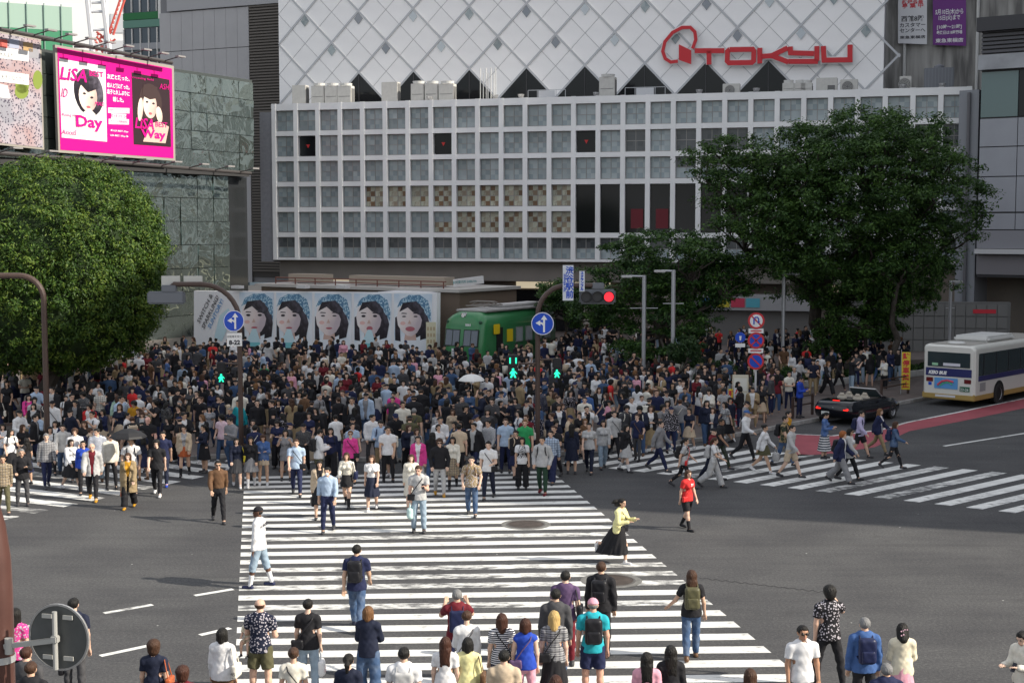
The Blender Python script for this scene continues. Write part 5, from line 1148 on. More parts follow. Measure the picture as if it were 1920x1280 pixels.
def hair_geo(kind, h=.015):
    if (kind, h) in HAIRC: return HAIRC[(kind, h)]
    v = lambda *q: np.array(q, float)
    pr = [(v(0, .022, .034), v(0, -.006, .042), .093, .086, 1)]
    cut = -.022
    if kind in ('bob', 'long', 'medium'):
        L = {'bob': -.09, 'medium': -.17, 'long': -.3}[kind]
        for sd in (1, -1): pr.append((v(sd*.06, .02, .0), v(sd*.072, .02, max(L, -.16)), .045, .036, 1))
        pr.append((v(0, .05, .0), v(0, .065, L), .075, .06 if kind == 'bob' else .07, 1))
        if kind == 'long':
            for sd in (1, -1): pr.append((v(sd*.05, .07, -.1), v(sd*.06, .085, -.36), .05, .035, 1))
    if kind == 'pony': pr += [(v(0, .09, .03), v(0, .135, -.03), .03, .04, 1), (v(0, .135, -.03), v(0, .12, -.24), .04, .018, 1)]
    if kind == 'bun': pr.append((v(0, .095, .055), v(0, .11, .06), .042, .042, 1))
    if kind == 'curly': pr += [(v(0, .03, .04), v(0, .03, -.04), .112, .098, 1)]
    if kind == 'mop': pr += [(v(0, .02, .05), v(0, .0, .05), .108, .104, 1), (v(0, .05, -.02), v(0, .05, -.02), .085, .085, 1)]
    if kind == 'wind': pr += [(v(0, .06, .03), v(-.1, .16, .03), .06, .05, 1), (v(-.08, .13, .03), v(-.16, .2, .0), .05, .02, 1), (v(-.05, .05, -.03), v(-.12, .12, -.06), .05, .03, 1)]
    def ex(F, X, Y, Z):
        keep = .72*Y+.69*Z
        if kind in ('cap', 'hat', 'beanie'):
            F = np.maximum(F-.005, .035-Z+.1*Y)
            br = np.maximum(np.abs(Z-.045+.12*(Y+.1))-.007, np.sqrt((X/.078)**2+((Y+.1)/.095)**2)*.08-.08) if kind == 'cap' else np.maximum(np.abs(Z-.04)-.006, np.sqrt(X**2+Y**2)-.165)
            return np.minimum(F, br) if kind != 'beanie' else np.minimum(F, F)
        face = np.maximum(np.maximum(np.abs(X)-.062, Y+.022), Z-(.045 if kind in ('bob', 'medium', 'long') else .058))     # opening for the face
        F = np.maximum(F, -face)
        if kind == 'bald': return np.maximum(np.maximum(F+.004, Z-.03), .0-Y)
        if kind not in ('bob', 'long', 'medium', 'wind', 'curly', 'mop'): F = np.maximum(F, cut-keep)
        th = np.arctan2(X, Y)
        return F+.0035*np.sin(th*19+3*np.sin(Z*30))+.003*np.sin(th*31+Z*40)
    F, lo = field(pr, h, k=.03, pad=.09 if kind in ('cap', 'hat') else .05, extra=ex)
    HAIRC[(kind, h)] = nets(F, lo, h)
    return HAIRC[(kind, h)]
MESHC = {}
def mesh_of(key, geo, mats):
    if key not in MESHC:
        V, Q = geo[0], geo[1]; me = fast_mesh(key[0], V, Q, geo[2] if len(geo) > 2 else None)
        for m in mats: me.materials.append(m)
        MESHC[key] = me
    return MESHC[key]
def objcol_mat(name, rough=.8, pattern=None, bump=.25):
    m = mat(name, (.5, .5, .5), rough, spec=.25); N = NT(m); oi = N.n('ObjectInfo'); tc = N.n('TexCoord')
    ns = N.n('TexNoise'); ns.inputs['Scale'].default_value = 14; ns.inputs['Detail'].default_value = 3; N.l(tc.outputs['Object'], ns.inputs['Vector'])
    v = N.n('MapRange'); v.inputs['From Min'].default_value = .3; v.inputs['From Max'].default_value = .7; v.inputs['To Min'].default_value = .9; v.inputs['To Max'].default_value = 1.08
    N.l(ns.outputs['Fac'], v.inputs['Value']); col = oi.outputs['Color']
    sp = N.n('SeparateXYZ'); N.l(tc.outputs['Object'], sp.inputs[0])
    def band(sock, freq, th):
        a = N.n('Math', operation='MULTIPLY'); a.inputs[1].default_value = freq; N.l(sock, a.inputs[0])
        b = N.n('Math', operation='FRACT'); N.l(a.outputs[0], b.inputs[0]); c = N.n('Math', operation='GREATER_THAN'); c.inputs[1].default_value = th
        N.l(b.outputs[0], c.inputs[0]); return c.outputs[0]
    if pattern == 'stripe': col = N.mixc(band(sp.outputs['Z'], 28, .55), col, (.72, .72, .74))
    if pattern == 'bigstripe': col = N.mixc(band(sp.outputs['Z'], 11, .5), col, (.62, .63, .64))
    if pattern == 'plaid':
        c1 = N.mixc(band(sp.outputs['Z'], 13, .6), col, (.6, .6, .6), 'MULTIPLY'); c2 = N.mixc(band(sp.outputs['X'], 13, .6), c1, (.55, .55, .6), 'MULTIPLY')
        col = N.mixc(band(sp.outputs['Z'], 26, .9), c2, (.6, .6, .6))
    if pattern == 'print':
        vo = N.n('TexVoronoi'); vo.inputs['Scale'].default_value = 26; N.l(tc.outputs['Object'], vo.inputs['Vector'])
        g = N.n('Math', operation='LESS_THAN'); g.inputs[1].default_value = .36; N.l(vo.outputs['Distance'], g.inputs[0]); col = N.mixc(g.outputs[0], col, (.45, .42, .46))
    if pattern == 'camo':
        n3 = N.n('TexNoise'); n3.inputs['Scale'].default_value = 9; N.l(tc.outputs['Object'], n3.inputs['Vector'])
        col = N.mixc(N.ramp(n3.outputs['Fac'], [(.44, (0, 0, 0)), (.5, (1, 1, 1))]), col, (.03, .04, .025))
    if pattern == 'denim':
        n3 = N.n('TexNoise'); n3.inputs['Scale'].default_value = 5; N.l(tc.outputs['Object'], n3.inputs['Vector'])
        col = N.mixc(N.ramp(n3.outputs['Fac'], [(.45, (0, 0, 0)), (.75, (.22, .22, .22))]), col, (.42, .48, .55))
    h = N.n('HueSaturation'); N.l(col, h.inputs['Color']); N.l(v.outputs[0], h.inputs['Value']); N.l(h.outputs[0], N.b.inputs['Base Color'])
    if bump:
        bp = N.n('Bump'); bp.inputs['Strength'].default_value = bump; bp.inputs['Distance'].default_value = .012
        n4 = N.n('TexNoise'); n4.inputs['Scale'].default_value = 22; n4.inputs['Detail'].default_value = 3; N.l(tc.outputs['Object'], n4.inputs['Vector']); N.l(n4.outputs['Fac'], bp.inputs['Height']); N.l(bp.outputs[0], N.b.inputs['Normal'])
    return m
CL = {p: objcol_mat('cloth_'+p if p else 'cloth', pattern=p) for p in ('', 'stripe', 'bigstripe', 'plaid', 'print', 'camo', 'denim')}
MSKIN = objcol_mat('skin', .5, bump=0); MHAIR = objcol_mat('hair', .5, bump=0)
N = NT(MHAIR); t_ = N.n('TexCoord'); m_2 = N.n('Mapping'); m_2.inputs['Scale'].default_value = (70, 70, 7); n_2 = N.n('TexNoise'); n_2.inputs['Scale'].default_value = 1; n_2.inputs['Detail'].default_value = 3; b_2 = N.n('Bump'); b_2.inputs['Strength'].default_value = 1; b_2.inputs['Distance'].default_value = .02
N.l(t_.outputs['Object'], m_2.inputs[0]); N.l(m_2.outputs[0], n_2.inputs['Vector']); N.l(n_2.outputs['Fac'], b_2.inputs['Height']); N.l(b_2.outputs[0], N.b.inputs['Normal']); MLEATHER = objcol_mat('leather', .4)
MEYE = mat('eye_dark', (.015, .012, .01), .3); MLIP = mat('lip', (.42, .16, .13), .4)
# bags
def rbox(c, d, r, h=.018):
    def ex(F, X, Y, Z):
        q = [np.maximum(np.abs(a-c[i])-d[i]/2+r, 0) for i, a in enumerate((X, Y, Z))]
        return np.sqrt(q[0]**2+q[1]**2+q[2]**2)-r+.004*np.sin(40*X)*np.sin(33*Z)
    cc = np.array(c, float); rr = max(d)/2
    F, lo = field([(cc, cc, rr, rr, 1)], h, extra=ex); return nets(F, lo, h)
def join(gs):
    Vs, Qs, n = [], [], 0
    for V, Q in gs: Vs.append(np.asarray(V)); Qs.append(np.asarray(Q)+n); n += len(V)
    return np.concatenate(Vs), np.concatenate(Qs)
def tube_vq(path, r, n=6):
    m = MB(); m.tube(path, r, n, caps=False); return np.array([tuple(p) for p in m.v]), np.array(m.f)
def ribbon_loop(side):      # strap over one shoulder, in the chest frame
    return [(side*.1, .14, .0), (side*.105, .09, .09), (side*.105, .0, .118), (side*.11, -.1, .06), (side*.12, -.13, -.04), (side*.14, -.09, -.16), (side*.13, .1, -.26)]
BAGG = {}
def bag_geo(kind):
    if kind in BAGG: return BAGG[kind]
    if kind == 'backpack': g = join([rbox((0, .2, -.12), (.29, .16, .43), .06), rbox((0, .29, -.2), (.22, .06, .2), .025)]+[tube_vq(ribbon_loop(s), .017) for s in (1, -1)])
    elif kind == 'drawstring': g = join([rbox((0, .165, -.16), (.3, .09, .4), .045)]+[tube_vq(ribbon_loop(s), .008) for s in (1, -1)])
    elif kind == 'crossbody':
        g = join([rbox((.19, -.1, -.43), (.2, .08, .16), .025), tube_vq([(.2, -.13, -.36), (.06, -.17, -.15), (-.08, -.135, .02), (-.12, -.02, .11), (-.09, .1, .05), (.04, .15, -.15), (.19, .1, -.36)], .011)])
    elif kind == 'backbag':
        g = join([rbox((.17, .15, -.4), (.22, .08, .17), .03), tube_vq([(.2, .17, -.36), (.06, .17, -.15), (-.08, .14, .02), (-.12, .02, .11), (-.09, -.1, .05), (.04, -.17, -.15), (.19, -.1, -.36)], .011)])
    elif kind == 'shoulder':
        g = join([rbox((.27, .04, -.34), (.1, .3, .24), .03), tube_vq([(.27, .14, -.24), (.2, .08, .05), (.17, .0, .1), (.2, -.06, .05), (.27, -.08, -.24)], .01)])
    elif kind == 'hand': g = join([rbox((0, 0, -.27), (.1, .3, .24), .03), tube_vq([(0, .07, -.16), (0, .04, -.03), (0, 0, .0), (0, -.04, -.03), (0, -.07, -.16)], .009)])
    elif kind == 'shopper': g = join([rbox((0, 0, -.36), (.1, .28, .36), .015), tube_vq([(0, .07, -.19), (0, .04, -.03), (0, 0, 0), (0, -.04, -.03), (0, -.07, -.19)], .006)])
    elif kind == 'plastic': g = join([rbox((0, 0, -.3), (.16, .24, .3), .07), tube_vq([(0, .05, -.17), (0, .02, -.03), (0, 0, 0), (0, -.02, -.03), (0, -.05, -.17)], .012)])
    BAGG[kind] = g
    return g
DARKHAIR = [(.012, .010, .009), (.018, .013, .011), (.022, .015, .012), (.03, .019, .014), (.05, .028, .018)]
SKINS = [(.56, .36, .26), (.6, .39, .29), (.52, .33, .23), (.63, .43, .33)]
def person(loc, rz, height=1.68, pose='stand', fem=False, top=('tee', (.5, .5, .5), ''), bottom=('slim', (.03, .03, .05), ''), hair=('short', (.015, .012, .01)),
           skin=None, shoes=(.04, .04, .045), inner=None, bags=(), label='', group=None, fine=False, socks=None, held=(), mask=False, glasses=False, girth=1.0):
    s = skeleton(pose, fem); h = .018 if fine else .036; k = height/1.72
    skin = skin or SKINS[RND.randrange(4)]
    root = empty('person', loc, rz, label, 'person', group); kw_ = k*girth; root.scale = (kw_, kw_, k)
    link('body', mesh_of(('body', pose, fem, h), body_geo(s, h, fine), (MSKIN, MEYE, MLIP)), None, root, color=skin)
    def put(nm, kind, col, pat):
        link(nm, mesh_of((nm, kind, pose, fem, h, pat), garment(s, kind, h), (CL[pat],)), None, root, color=col)
    names = dict(tee='shirt', long='shirt', tuck='shirt', tucklong='shirt', sleeveless='shirt', vest='shirt', jacket='jacket', coat='coat', slim='trousers', wide='trousers', jeans='trousers', shorts='shorts', capri='trousers', legging='leggings',
                 mini='skirt', skirt='skirt', maxi='skirt', pleat='skirt')
    if inner: put('shirt', inner[0], inner[1], inner[2] if len(inner) > 2 else '')
    if top: put(names[top[0]], *top)
    if bottom: put(names[bottom[0]], *bottom)
    for lr in 'lr':
        if socks: put('sock', 'sock'+lr, socks, '')
        link('shoe', mesh_of(('shoe'+lr, pose, fem, h), garment(s, 'shoe'+lr, h), (MLEATHER,)), None, root, color=shoes)
    if hair: link({'cap': 'cap', 'hat': 'hat', 'beanie': 'beanie'}.get(hair[0], 'hair'), mesh_of(('hair', hair[0]), hair_geo(hair[0]), (MHAIR if hair[0] not in ('cap', 'hat', 'beanie') else CL[''],)), None, root, color=hair[1]).matrix_local = s.hm
    if hair and hair[0] in ('cap', 'hat'):
        link('hair', mesh_of(('hair', 'bald'), hair_geo('bald'), (MHAIR,)), None, root, color=hair[2] if len(hair) > 2 else (.015, .012, .01)).matrix_local = s.hm
    for b in bags:
        kind, col = b[0], b[1]
        o = link({'backpack': 'backpack', 'drawstring': 'backpack'}.get(kind, 'shoulder_bag'), mesh_of(('bag', kind), bag_geo(kind), (MLEATHER,)), None, root, color=col); o.matrix_local = s.bm
        if len(b) > 2 and b[2] == 'flip': o.scale = (-1, 1, 1)
    if mask:
        o = link('face_mask', mesh_of(('face_mask',), rbox((0, -.075, -.045), (.09, .075, .075), .03, .012), (CL[''],)), None, root, color=(.8, .8, .82)); o.matrix_local = s.hm
    if glasses:
        o = link('sunglasses', mesh_of(('sunglasses',), join([box_vq((.035, -.098, .01), (.05, .008, .034)), box_vq((-.035, -.098, .01), (.05, .008, .034)), box_vq((0, -.096, .018), (.03, .006, .008)), box_vq((.078, -.045, .015), (.006, .1, .008)), box_vq((-.078, -.045, .015), (.006, .1, .008))]), (MEYE,)), None, root); o.matrix_local = s.hm
    for kind, col, side, lab, cat in held:      # things carried in a hand stand on their own
        w = Vector(s.wr[side]+s.hd[side]*.075)*k; w.rotate(Matrix.Rotation(rz, 3, 'Z')); p = Vector(loc)+w
        nm = {'phone': 'smartphone', 'shopper': 'shopping_bag', 'plastic': 'carrier_bag', 'hand': 'handbag', 'paper': 'paper_sheet'}[kind]
        if kind == 'phone':
            me = MESHC.get('phone') or MB().box((0, 0, 0), (.075, .012, .15)).mesh('smartphone'); MESHC['phone'] = me
            o = link(nm, me, mat('phone_black', (.02, .02, .025), .2), None, p, (-.5, 0, rz))
        elif kind == 'paper':
            me = MESHC.get('paper') or MB().box((0, 0, 0), (.3, .006, .21)).mesh('paper_sheet'); MESHC['paper'] = me
            o = link(nm, me, mat('paper_white', (.78, .77, .74), .7), None, p, (-.2, 0, rz))
        else: o = link(nm, mesh_of(('bag', kind), bag_geo(kind), (MLEATHER,)), None, None, p, (0, 0, rz+.2), col)
        tag(o, lab, cat)
    return root
# ================================================================ trees and planting
def leaf_mat(name, c_dark, c_mid, c_light, rough=.5):
    m = mat(name, c_mid, rough, spec=.3); N = NT(m); g = N.n('NewGeometry'); tc = N.n('TexCoord'); n = N.n('TexNoise'); n.inputs['Scale'].default_value = .8; n.inputs['Detail'].default_value = 3; N.l(tc.outputs['Object'], n.inputs['Vector'])
    a = N.n('Math', operation='MULTIPLY_ADD'); a.inputs[1].default_value = .55; N.l(g.outputs['Random Per Island'], a.inputs[0]); N.l(n.outputs['Fac'], a.inputs[2])
    c = N.ramp(a.outputs[0], [(.45, c_dark), (.82, c_mid), (1.05, c_light)]); N.l(c, N.b.inputs['Base Color'])
    tr_ = N.n('BsdfTranslucent'); mx_ = N.n('MixShader'); mx_.inputs[0].default_value = .25; N.l(c, tr_.inputs['Color']); out = N.t.nodes['Material Output']
    N.l(N.b.outputs[0], mx_.inputs[1]); N.l(tr_.outputs[0], mx_.inputs[2]); N.l(mx_.outputs[0], out.inputs['Surface'])
    return m
def leaves(name, clumps, per, size, m, parent, seed=1, droop=0.0, flat_=.5, shell=.5, outward=None):
    r = np.random.RandomState(seed); C = np.array([c[0] for c in clumps]); R = np.array([c[1] for c in clumps]); n = len(C)*per
    ci = np.repeat(np.arange(len(C)), per); d = r.normal(size=(n, 3)); d /= np.linalg.norm(d, axis=1)[:, None]
    rad = r.uniform(0, 1, n)**shell; P = C[ci]+d*R[ci]*rad[:, None]
    nz = d*.6+r.normal(size=(n, 3))*.55; nz[:, 2] += flat_
    if outward is not None: o = P-np.array(outward); o /= np.linalg.norm(o, axis=1)[:, None]; nz += o*.6
    nz /= np.linalg.norm(nz, axis=1)[:, None]
    t = r.normal(size=(n, 3)); t[:, 2] -= droop; t -= nz*(t*nz).sum(1)[:, None]; t /= np.linalg.norm(t, axis=1)[:, None]; b = np.cross(nz, t)
    s = size*r.uniform(.6, 1.3, n)[:, None]; w = .46
    V = np.stack([P-t*s*.5, P+b*s*w*.5+t*s*.05, P+t*s*.6-nz*s*.12, P-b*s*w*.5+t*s*.05], 1).reshape(-1, 3); Q = np.arange(n*4).reshape(-1, 4)
    me = fast_mesh(name, V, Q); me.materials.append(m); me.polygons.foreach_set('use_smooth', np.zeros(n, bool))
    return link(name, me, None, parent)
def limb(mb, a, b, r0, r1, seed, n=5, wob=.12):
    rr = random.Random(seed); a, b = Vector(a), Vector(b); L = (b-a).length
    pts = [a+(b-a)*(i/n)+Vector((rr.uniform(-1, 1), rr.uniform(-1, 1), rr.uniform(-.4, .4)))*wob*L*(0 if i in (0, n) else .5) for i in range(n+1)]
    mb.tube(pts, [r0+(r1-r0)*i/n for i in range(n+1)], 8)
MBK = mat('bark', (.06, .05, .042), .9, var=.3, vscale=5, bump=.5, bscale=20); MCORE = mat('crown_shade', (.015, .032, .007), .9, var=.5, vscale=3, bump=1, bscale=8)
# clipped round tree
TA = D(96, 500, 60); ta = empty('clipped_tree', (TA.x, TA.y, KH), 0, 'dense clipped dome shaped tree with bright green leaves', 'tree')
r = np.random.RandomState(5); cl = []; ra_ = np.array((4.65, 4.5, 4.45)); cz = TA.z-KH
for i in range(1500):                          # even cover of small clumps over a rounded box shape
    zf = 1-2*(i+.5)/1500; ph = i*2.39996; q = math.sqrt(1-zf*zf); d = np.array((q*math.cos(ph), q*math.sin(ph), zf))+r.normal(size=3)*.02; d /= np.linalg.norm(d)
    if r.rand() < .1: continue
    lump = .035*math.sin(5*d[0]+3*d[2]+1)*math.sin(6*d[2]-4*d[1])+.02*math.sin(13*d[0]+9*d[2])
    k = (1+lump)*(np.abs(d[0])**2.5+np.abs(d[1])**2.5+np.abs(d[2])**2.5)**(-1/2.5)*r.uniform(.86, .99); s_ = r.uniform(.3, .5); cl.append((d*k*ra_+np.array((0, 0, cz)), np.array((s_, s_, s_*.8))))
leaves('crown', cl, 105, .135, leaf_mat('leaf_camphor', (.02, .05, .008), (.052, .11, .014), (.13, .19, .028)), ta, 3, .8, .35, .6, (0, 0, cz-1))
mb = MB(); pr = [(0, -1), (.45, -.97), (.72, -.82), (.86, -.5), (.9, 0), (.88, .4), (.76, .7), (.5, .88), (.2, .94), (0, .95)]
mb.lathe([(a*4.4, b*4.05+cz) for a, b in pr], n=28); mb.build('shade_core', MCORE, ta, smooth=True)  # solid shell, its dark green stands in for the shade under the leaves
mb = MB(); limb(mb, (0, 0, 0), (.1, 0, cz), .38, .25, 4); mb.build('trunk', MBK, ta)
# big spreading tree on the right: clumps spread along real limbs
def spreading(name, label, base, trunks, lobes, dd, n_cl, per, size, seed, mleaf, flat_r=(.55, 1.05), fz=.42):
    e = empty(name, base, 0, label, 'tree'); r = np.random.RandomState(seed); cl = []; b = Vector(base); tot = sum(l[2]*l[3] for l in lobes)
    for (px, py, rxp, ryp, dy) in lobes:
        c = D(px, py, dd+dy)-b; kx, kz = rxp*(dd+dy)/FPX, ryp*(dd+dy)/FPX
        for i in range(int(n_cl*rxp*ryp/tot)):
            d = r.normal(size=3); d /= np.linalg.norm(d); q = d*(r.uniform(.25, 1)**.5); s_ = r.uniform(*flat_r)
            cl.append((np.array(c)+q*np.array((kx, min(kx, 4.2), kz)), np.array((s_, s_, s_*fz))))
    leaves('crown', cl, per, size, mleaf, e, seed, .3, 1.0, .7)
    mb = MB()
    for i, (p0, p1, r0, r1) in enumerate(trunks): limb(mb, Vector(p0), Vector(p1), r0, r1, seed+i)
    for i, (c, s_) in enumerate(cl):
        if i % 7 == 0:
            t = min(trunks, key=lambda t_: (Vector(t_[1])-Vector(c)).length); limb(mb, t[1], c, t[3]*.7, .03, i, 4, .2)
    mb.build('trunk', MBK, e); return e
MZ = leaf_mat('leaf_zelkova', (.016, .044, .01), (.045, .1, .022), (.09, .17, .035)); bz = G(1548, 697, KH)
spreading('zelkova_tree', 'huge dark green spreading tree in front of the white grid building', bz,
    [((-.2, 0, 0), (-.8, 0, 4.6), .42, .3), ((.15, .1, 0), (1.2, .4, 5.2), .38, .26), ((.4, 0, 0), (3.0, -.3, 4.6), .3, .18), ((-.8, 0, 4.6), (-2.6, .2, 8.0), .28, .14), ((-.8, 0, 4.6), (-.2, .5, 9.5), .28, .13), ((1.2, .4, 5.2), (2.2, .2, 9.5), .25, .12), ((1.2, .4, 5.2), (4.6, 0, 7.8), .22, .1), ((-.8, 0, 4.6), (-4.6, -.4, 6.6), .2, .08), ((3.0, -.3, 4.6), (5.6, 0, 6.0), .18, .07)],
    [(1600, 380, 215, 160, 0), (1400, 330, 105, 80, 0), (1440, 430, 120, 70, -2), (1770, 380, 85, 110, 0), (1610, 250, 115, 55, 0), (1690, 500, 120, 75, -1), (1530, 520, 110, 60, 1), (1640, 560, 120, 45, -1), (1340, 300, 55, 35, 0), (1700, 260, 90, 60, 1), (1560, 440, 170, 120, -3), (1640, 330, 170, 110, -3), (1490, 310, 110, 80, -1)], 78, 1400, 100, .195, 21, MZ, (.5, 1.0), .45)
# hanging foliage under the big tree
wl_ = empty('weeping_tree', G(1672, 712, KH), 0, 'small weeping tree with hanging leaves beside the big tree', 'tree'); r = np.random.RandomState(9); cl = []
for i in range(60):
    x, y0 = r.uniform(1610, 1765), r.uniform(470, 520)
    for k in range(5): c = D(x+r.uniform(-3, 3), y0+k*16+r.uniform(-4, 4), 76+((i*37) % 10-5)*.5)-wl_.location; cl.append((np.array(c), np.array((.12, .12, .3))))
leaves('crown', cl, 26, .16, MZ, wl_, 8, 2.5, -.3, .7); mb = MB(); limb(mb, (0, 0, 0), (.2, 0, 5.0), .2, .12, 4)
for i in range(6): limb(mb, (.2, 0, 4.9), (-1.6+i*.75, (i % 3-1)*1.0, 6.0), .07, .03, i)
mb.build('trunk', MBK, wl_)
MM = leaf_mat('leaf_maple', (.01, .035, .008), (.035, .085, .018), (.08, .16, .03)); bm_ = G(1248, 712, KH)
spreading('maple_tree', 'layered green maple tree behind the silver lamp posts', bm_, [((0, 0, 0), (-.3, 0, 2.6), .22, .16), ((-.3, 0, 2.6), (-2.2, 0, 4.4), .14, .07), ((-.3, 0, 2.6), (1.2, .3, 5.0), .15, .07), ((-.3, 0, 2.6), (2.8, 0, 4.2), .12, .06)],
    [(1240, 470, 115, 38, 0), (1175, 530, 95, 45, -1), (1300, 540, 100, 65, 1), (1130, 580, 65, 30, -1), (1250, 600, 110, 35, -1), (1360, 520, 60, 55, 1), (1200, 655, 80, 16, -3)], 75, 480, 95, .19, 33, MM, (.4, .8), .42)
spreading('low_tree', 'small green tree between the railcar and the street name sign', G(1060, 668, KH), [((0, 0, 0), (0, 0, 2.2), .12, .08)], [(1060, 560, 55, 30, 0), (1110, 590, 50, 25, 0), (1045, 545, 40, 20, 0)], 84, 90, 110, .17, 35, MM, (.4, .7), .5)
spreading('dark_tree', 'dark bushy tree below the big tree beside the passage', G(1620, 706, KH), [((0, 0, 0), (0, 0, 2.6), .14, .09)], [(1600, 610, 70, 45, 0), (1560, 640, 50, 35, 0), (1660, 600, 45, 40, 0)], 76, 110, 120, .17, 36, MZ, (.4, .7), .5)
# small pine with a crooked trunk, clipped shrubs, planter
MP_ = leaf_mat('leaf_pine', (.012, .035, .012), (.03, .07, .02), (.06, .11, .03)); gp = G(1262, 742, KH); pn = empty('small_pine', gp, 0, 'small clipped pine with a crooked bare trunk in the planter', 'tree')
mb = MB(); pp = [D(x, y, gp.y)-gp for x, y in ((1262, 738), (1263, 712), (1270, 698), (1284, 688), (1290, 672), (1284, 655))]; mb.tube(pp, [.1, .09, .085, .08, .06, .03], 8); mb.build('trunk', mat('pine_bark', (.14, .12, .1), .9, var=.3, vscale=8), pn)
r = np.random.RandomState(4); cl = []
for i in range(70): d = r.normal(size=3); d /= np.linalg.norm(d); c = D(1286, 658, gp.y)-gp; cl.append((np.array(c)+d*np.array((1.0, 1.0, .75))*r.uniform(.5, 1), np.array((.22, .22, .16))))
leaves('crown', cl, 90, .12, MP_, pn, 6, -1.0, .3, .7)
def shrub(px, py, d_, rx_, rz_, label, seed, m=None):
    g = D(px, py, d_); e = empty('shrub', (g.x, d_, KH+.3), 0, label, 'shrub', 'shrubs in the plaza planter'); r = np.random.RandomState(seed); cl = []; h = g.z-KH-.3
    for i in range(40): d = r.normal(size=3); d /= np.linalg.norm(d); cl.append((np.array((0, 0, h))+d*np.array((rx_, rx_*.8, rz_))*r.uniform(.6, 1), np.array((.2, .2, .16))))
    leaves('foliage', cl, 70, .12, m or MP_, e, seed, .2, .4, .7); mb = MB(); mb.tube([(0, 0, 0), (0, 0, h)], .06, 6); mb.build('stem', MBK, e)
shrub(1352, 690, 70, .8, .45, 'round clipped shrub behind the blue pedestrian sign', 3); shrub(1400, 700, 68.5, .6, .35, 'low round shrub behind the prohibition sign post', 4, MM); shrub(1300, 712, 66, .9, .25, 'wide low shrub beside the crooked pine', 5, MM); shrub(1480, 702, 69.5, .8, .3, 'low shrub below the silver lamp post', 6, MM); shrub(1610, 690, 74, 1.4, .7, 'broad dark shrub below the weeping tree', 7, MZ)
pl_ = empty('planter', (0, 0, 0), 0, 'long planter with a pale stone rim around the trees', 'planter'); a_, b_ = G(1240, 740, KH), G(1560, 722, KH); c_ = G(1760, 700, KH)
for p, q in ((a_, b_), (b_, c_)):
    n = max(2, round((q-p).length/1.2)); d = (q-p)/n
    for i in range(n): c = p+d*(i+.5); MB().box((0, 0, 0), (d.length-.012, .4, .3)).build('rim_stone', mat('rim_stone', (.46, .45, .43), .7, var=.1), pl_, loc=(c.x, c.y, KH+.15), rot=(0, 0, math.atan2(d.y, d.x)), bevel=.02)
soil = MB().add([(p.x, p.y, KH+.24) for p in (a_, b_, c_, G(1760, 680, KH), G(1520, 690, KH), G(1240, 715, KH))], [(0, 1, 2, 3, 4, 5)]).build('soil', mat('soil', (.04, .03, .022), .95), pl_)
r = np.random.RandomState(2); cl = []
for i in range(150):
    t = r.rand(); p = (a_+(b_-a_)*t) if r.rand() < .6 else (b_+(c_-b_)*t); cl.append((np.array((p.x+r.uniform(-.3, .3), p.y+r.uniform(.4, 1.6), KH+.35)), np.array((.25, .25, .16))))
o_ = leaves('ground_cover', cl, 50, .16, MM, None, 12, -1, 0, .8); tag(o_, 'low grassy ground cover in the planter', kind='stuff')
# ================================================================ vehicles
AXD = (G(1750, 746)-G(1470, 801)).normalized(); vrz = math.atan2(AXD.y, AXD.x)-PI/2      # vehicle local +y drives away along the kerb
def wheel(e, x, y, r_, w, rim=MPS):
    m = Matrix.Rotation(PI/2, 3, 'Y'); t = MB().lathe([(r_*.62, -w/2), (r_*.95, -w/2), (r_, -w/2+.03), (r_, w/2-.03), (r_*.95, w/2), (r_*.62, w/2)], m=m, n=24, caps=False).build('wheel', mat('tyre_black', (.02, .02, .02), .8), e, loc=(x, y, r_))
    for sg_ in (1, -1): 
        MB().lathe([(0, sg_*(w/2-.08)), (r_*.25, sg_*(w/2-.06)), (r_*.55, sg_*(w/2-.1)), (r_*.63, sg_*(w/2-.01))], m=m, n=24, caps=False).build('rim', rim, t)
        for k in range(8): a = k*PI/4; MB().box((sg_*(w/2-.05), math.cos(a)*r_*.4, math.sin(a)*r_*.4), (.03, r_*.1, r_*.5), m=Matrix.Rotation(a-PI/2, 3, 'X')).build('spoke', rim, t) if w < .3 else None
    return t
bp0 = (G(1730, 757)+G(1824, 767))/2; bu = empty('bus', bp0+Vector((AXD.x, AXD.y, 0))*.05, vrz, 'white and navy city bus with a tan skirt seen from behind', 'bus'); BW_, BL_, BH_ = 2.48, 9.0, 2.78
def loft(rings, close=True):
    n = len(rings[0]); mb = MB(); mb.add([p for q in rings for p in q], [(i*n+k, i*n+(k+1) % n, (i+1)*n+(k+1) % n, (i+1)*n+k) for i in range(len(rings)-1) for k in range(n)]+[tuple(range(n-1, -1, -1)), tuple(range((len(rings)-1)*n, len(rings)*n))]); return mb
def bus_sec(y, ins, top):
    w = BW_/2-ins; r_ = .2; pts = [(-w, .38), (w, .38), (w, top-r_)]
    for k in range(1, 6): a = PI/2*k/6; pts.append((w-r_+r_*math.cos(a), top-r_+r_*math.sin(a)))
    pts.append((w-r_, top)); pts.append((-w+r_, top))
    for k in range(1, 6): a = PI/2+PI/2*k/6; pts.append((-w+r_+r_*math.cos(a), top-r_+r_*math.sin(a)))
    pts.append((-w, top-r_)); return [(x, y, z) for x, z in pts]
MBUS = mat('bus_white', (.66, .65, .6), .35, coat=.3); MNAVY = mat('bus_navy', (.02, .025, .12), .35, coat=.3); MTAN = mat('bus_tan', (.38, .26, .08), .45)
loft([bus_sec(0, .1, BH_-.1), bus_sec(.1, .01, BH_-.02), bus_sec(.3, 0, BH_), bus_sec(BL_, 0, BH_)]).build('body', MBUS, bu)
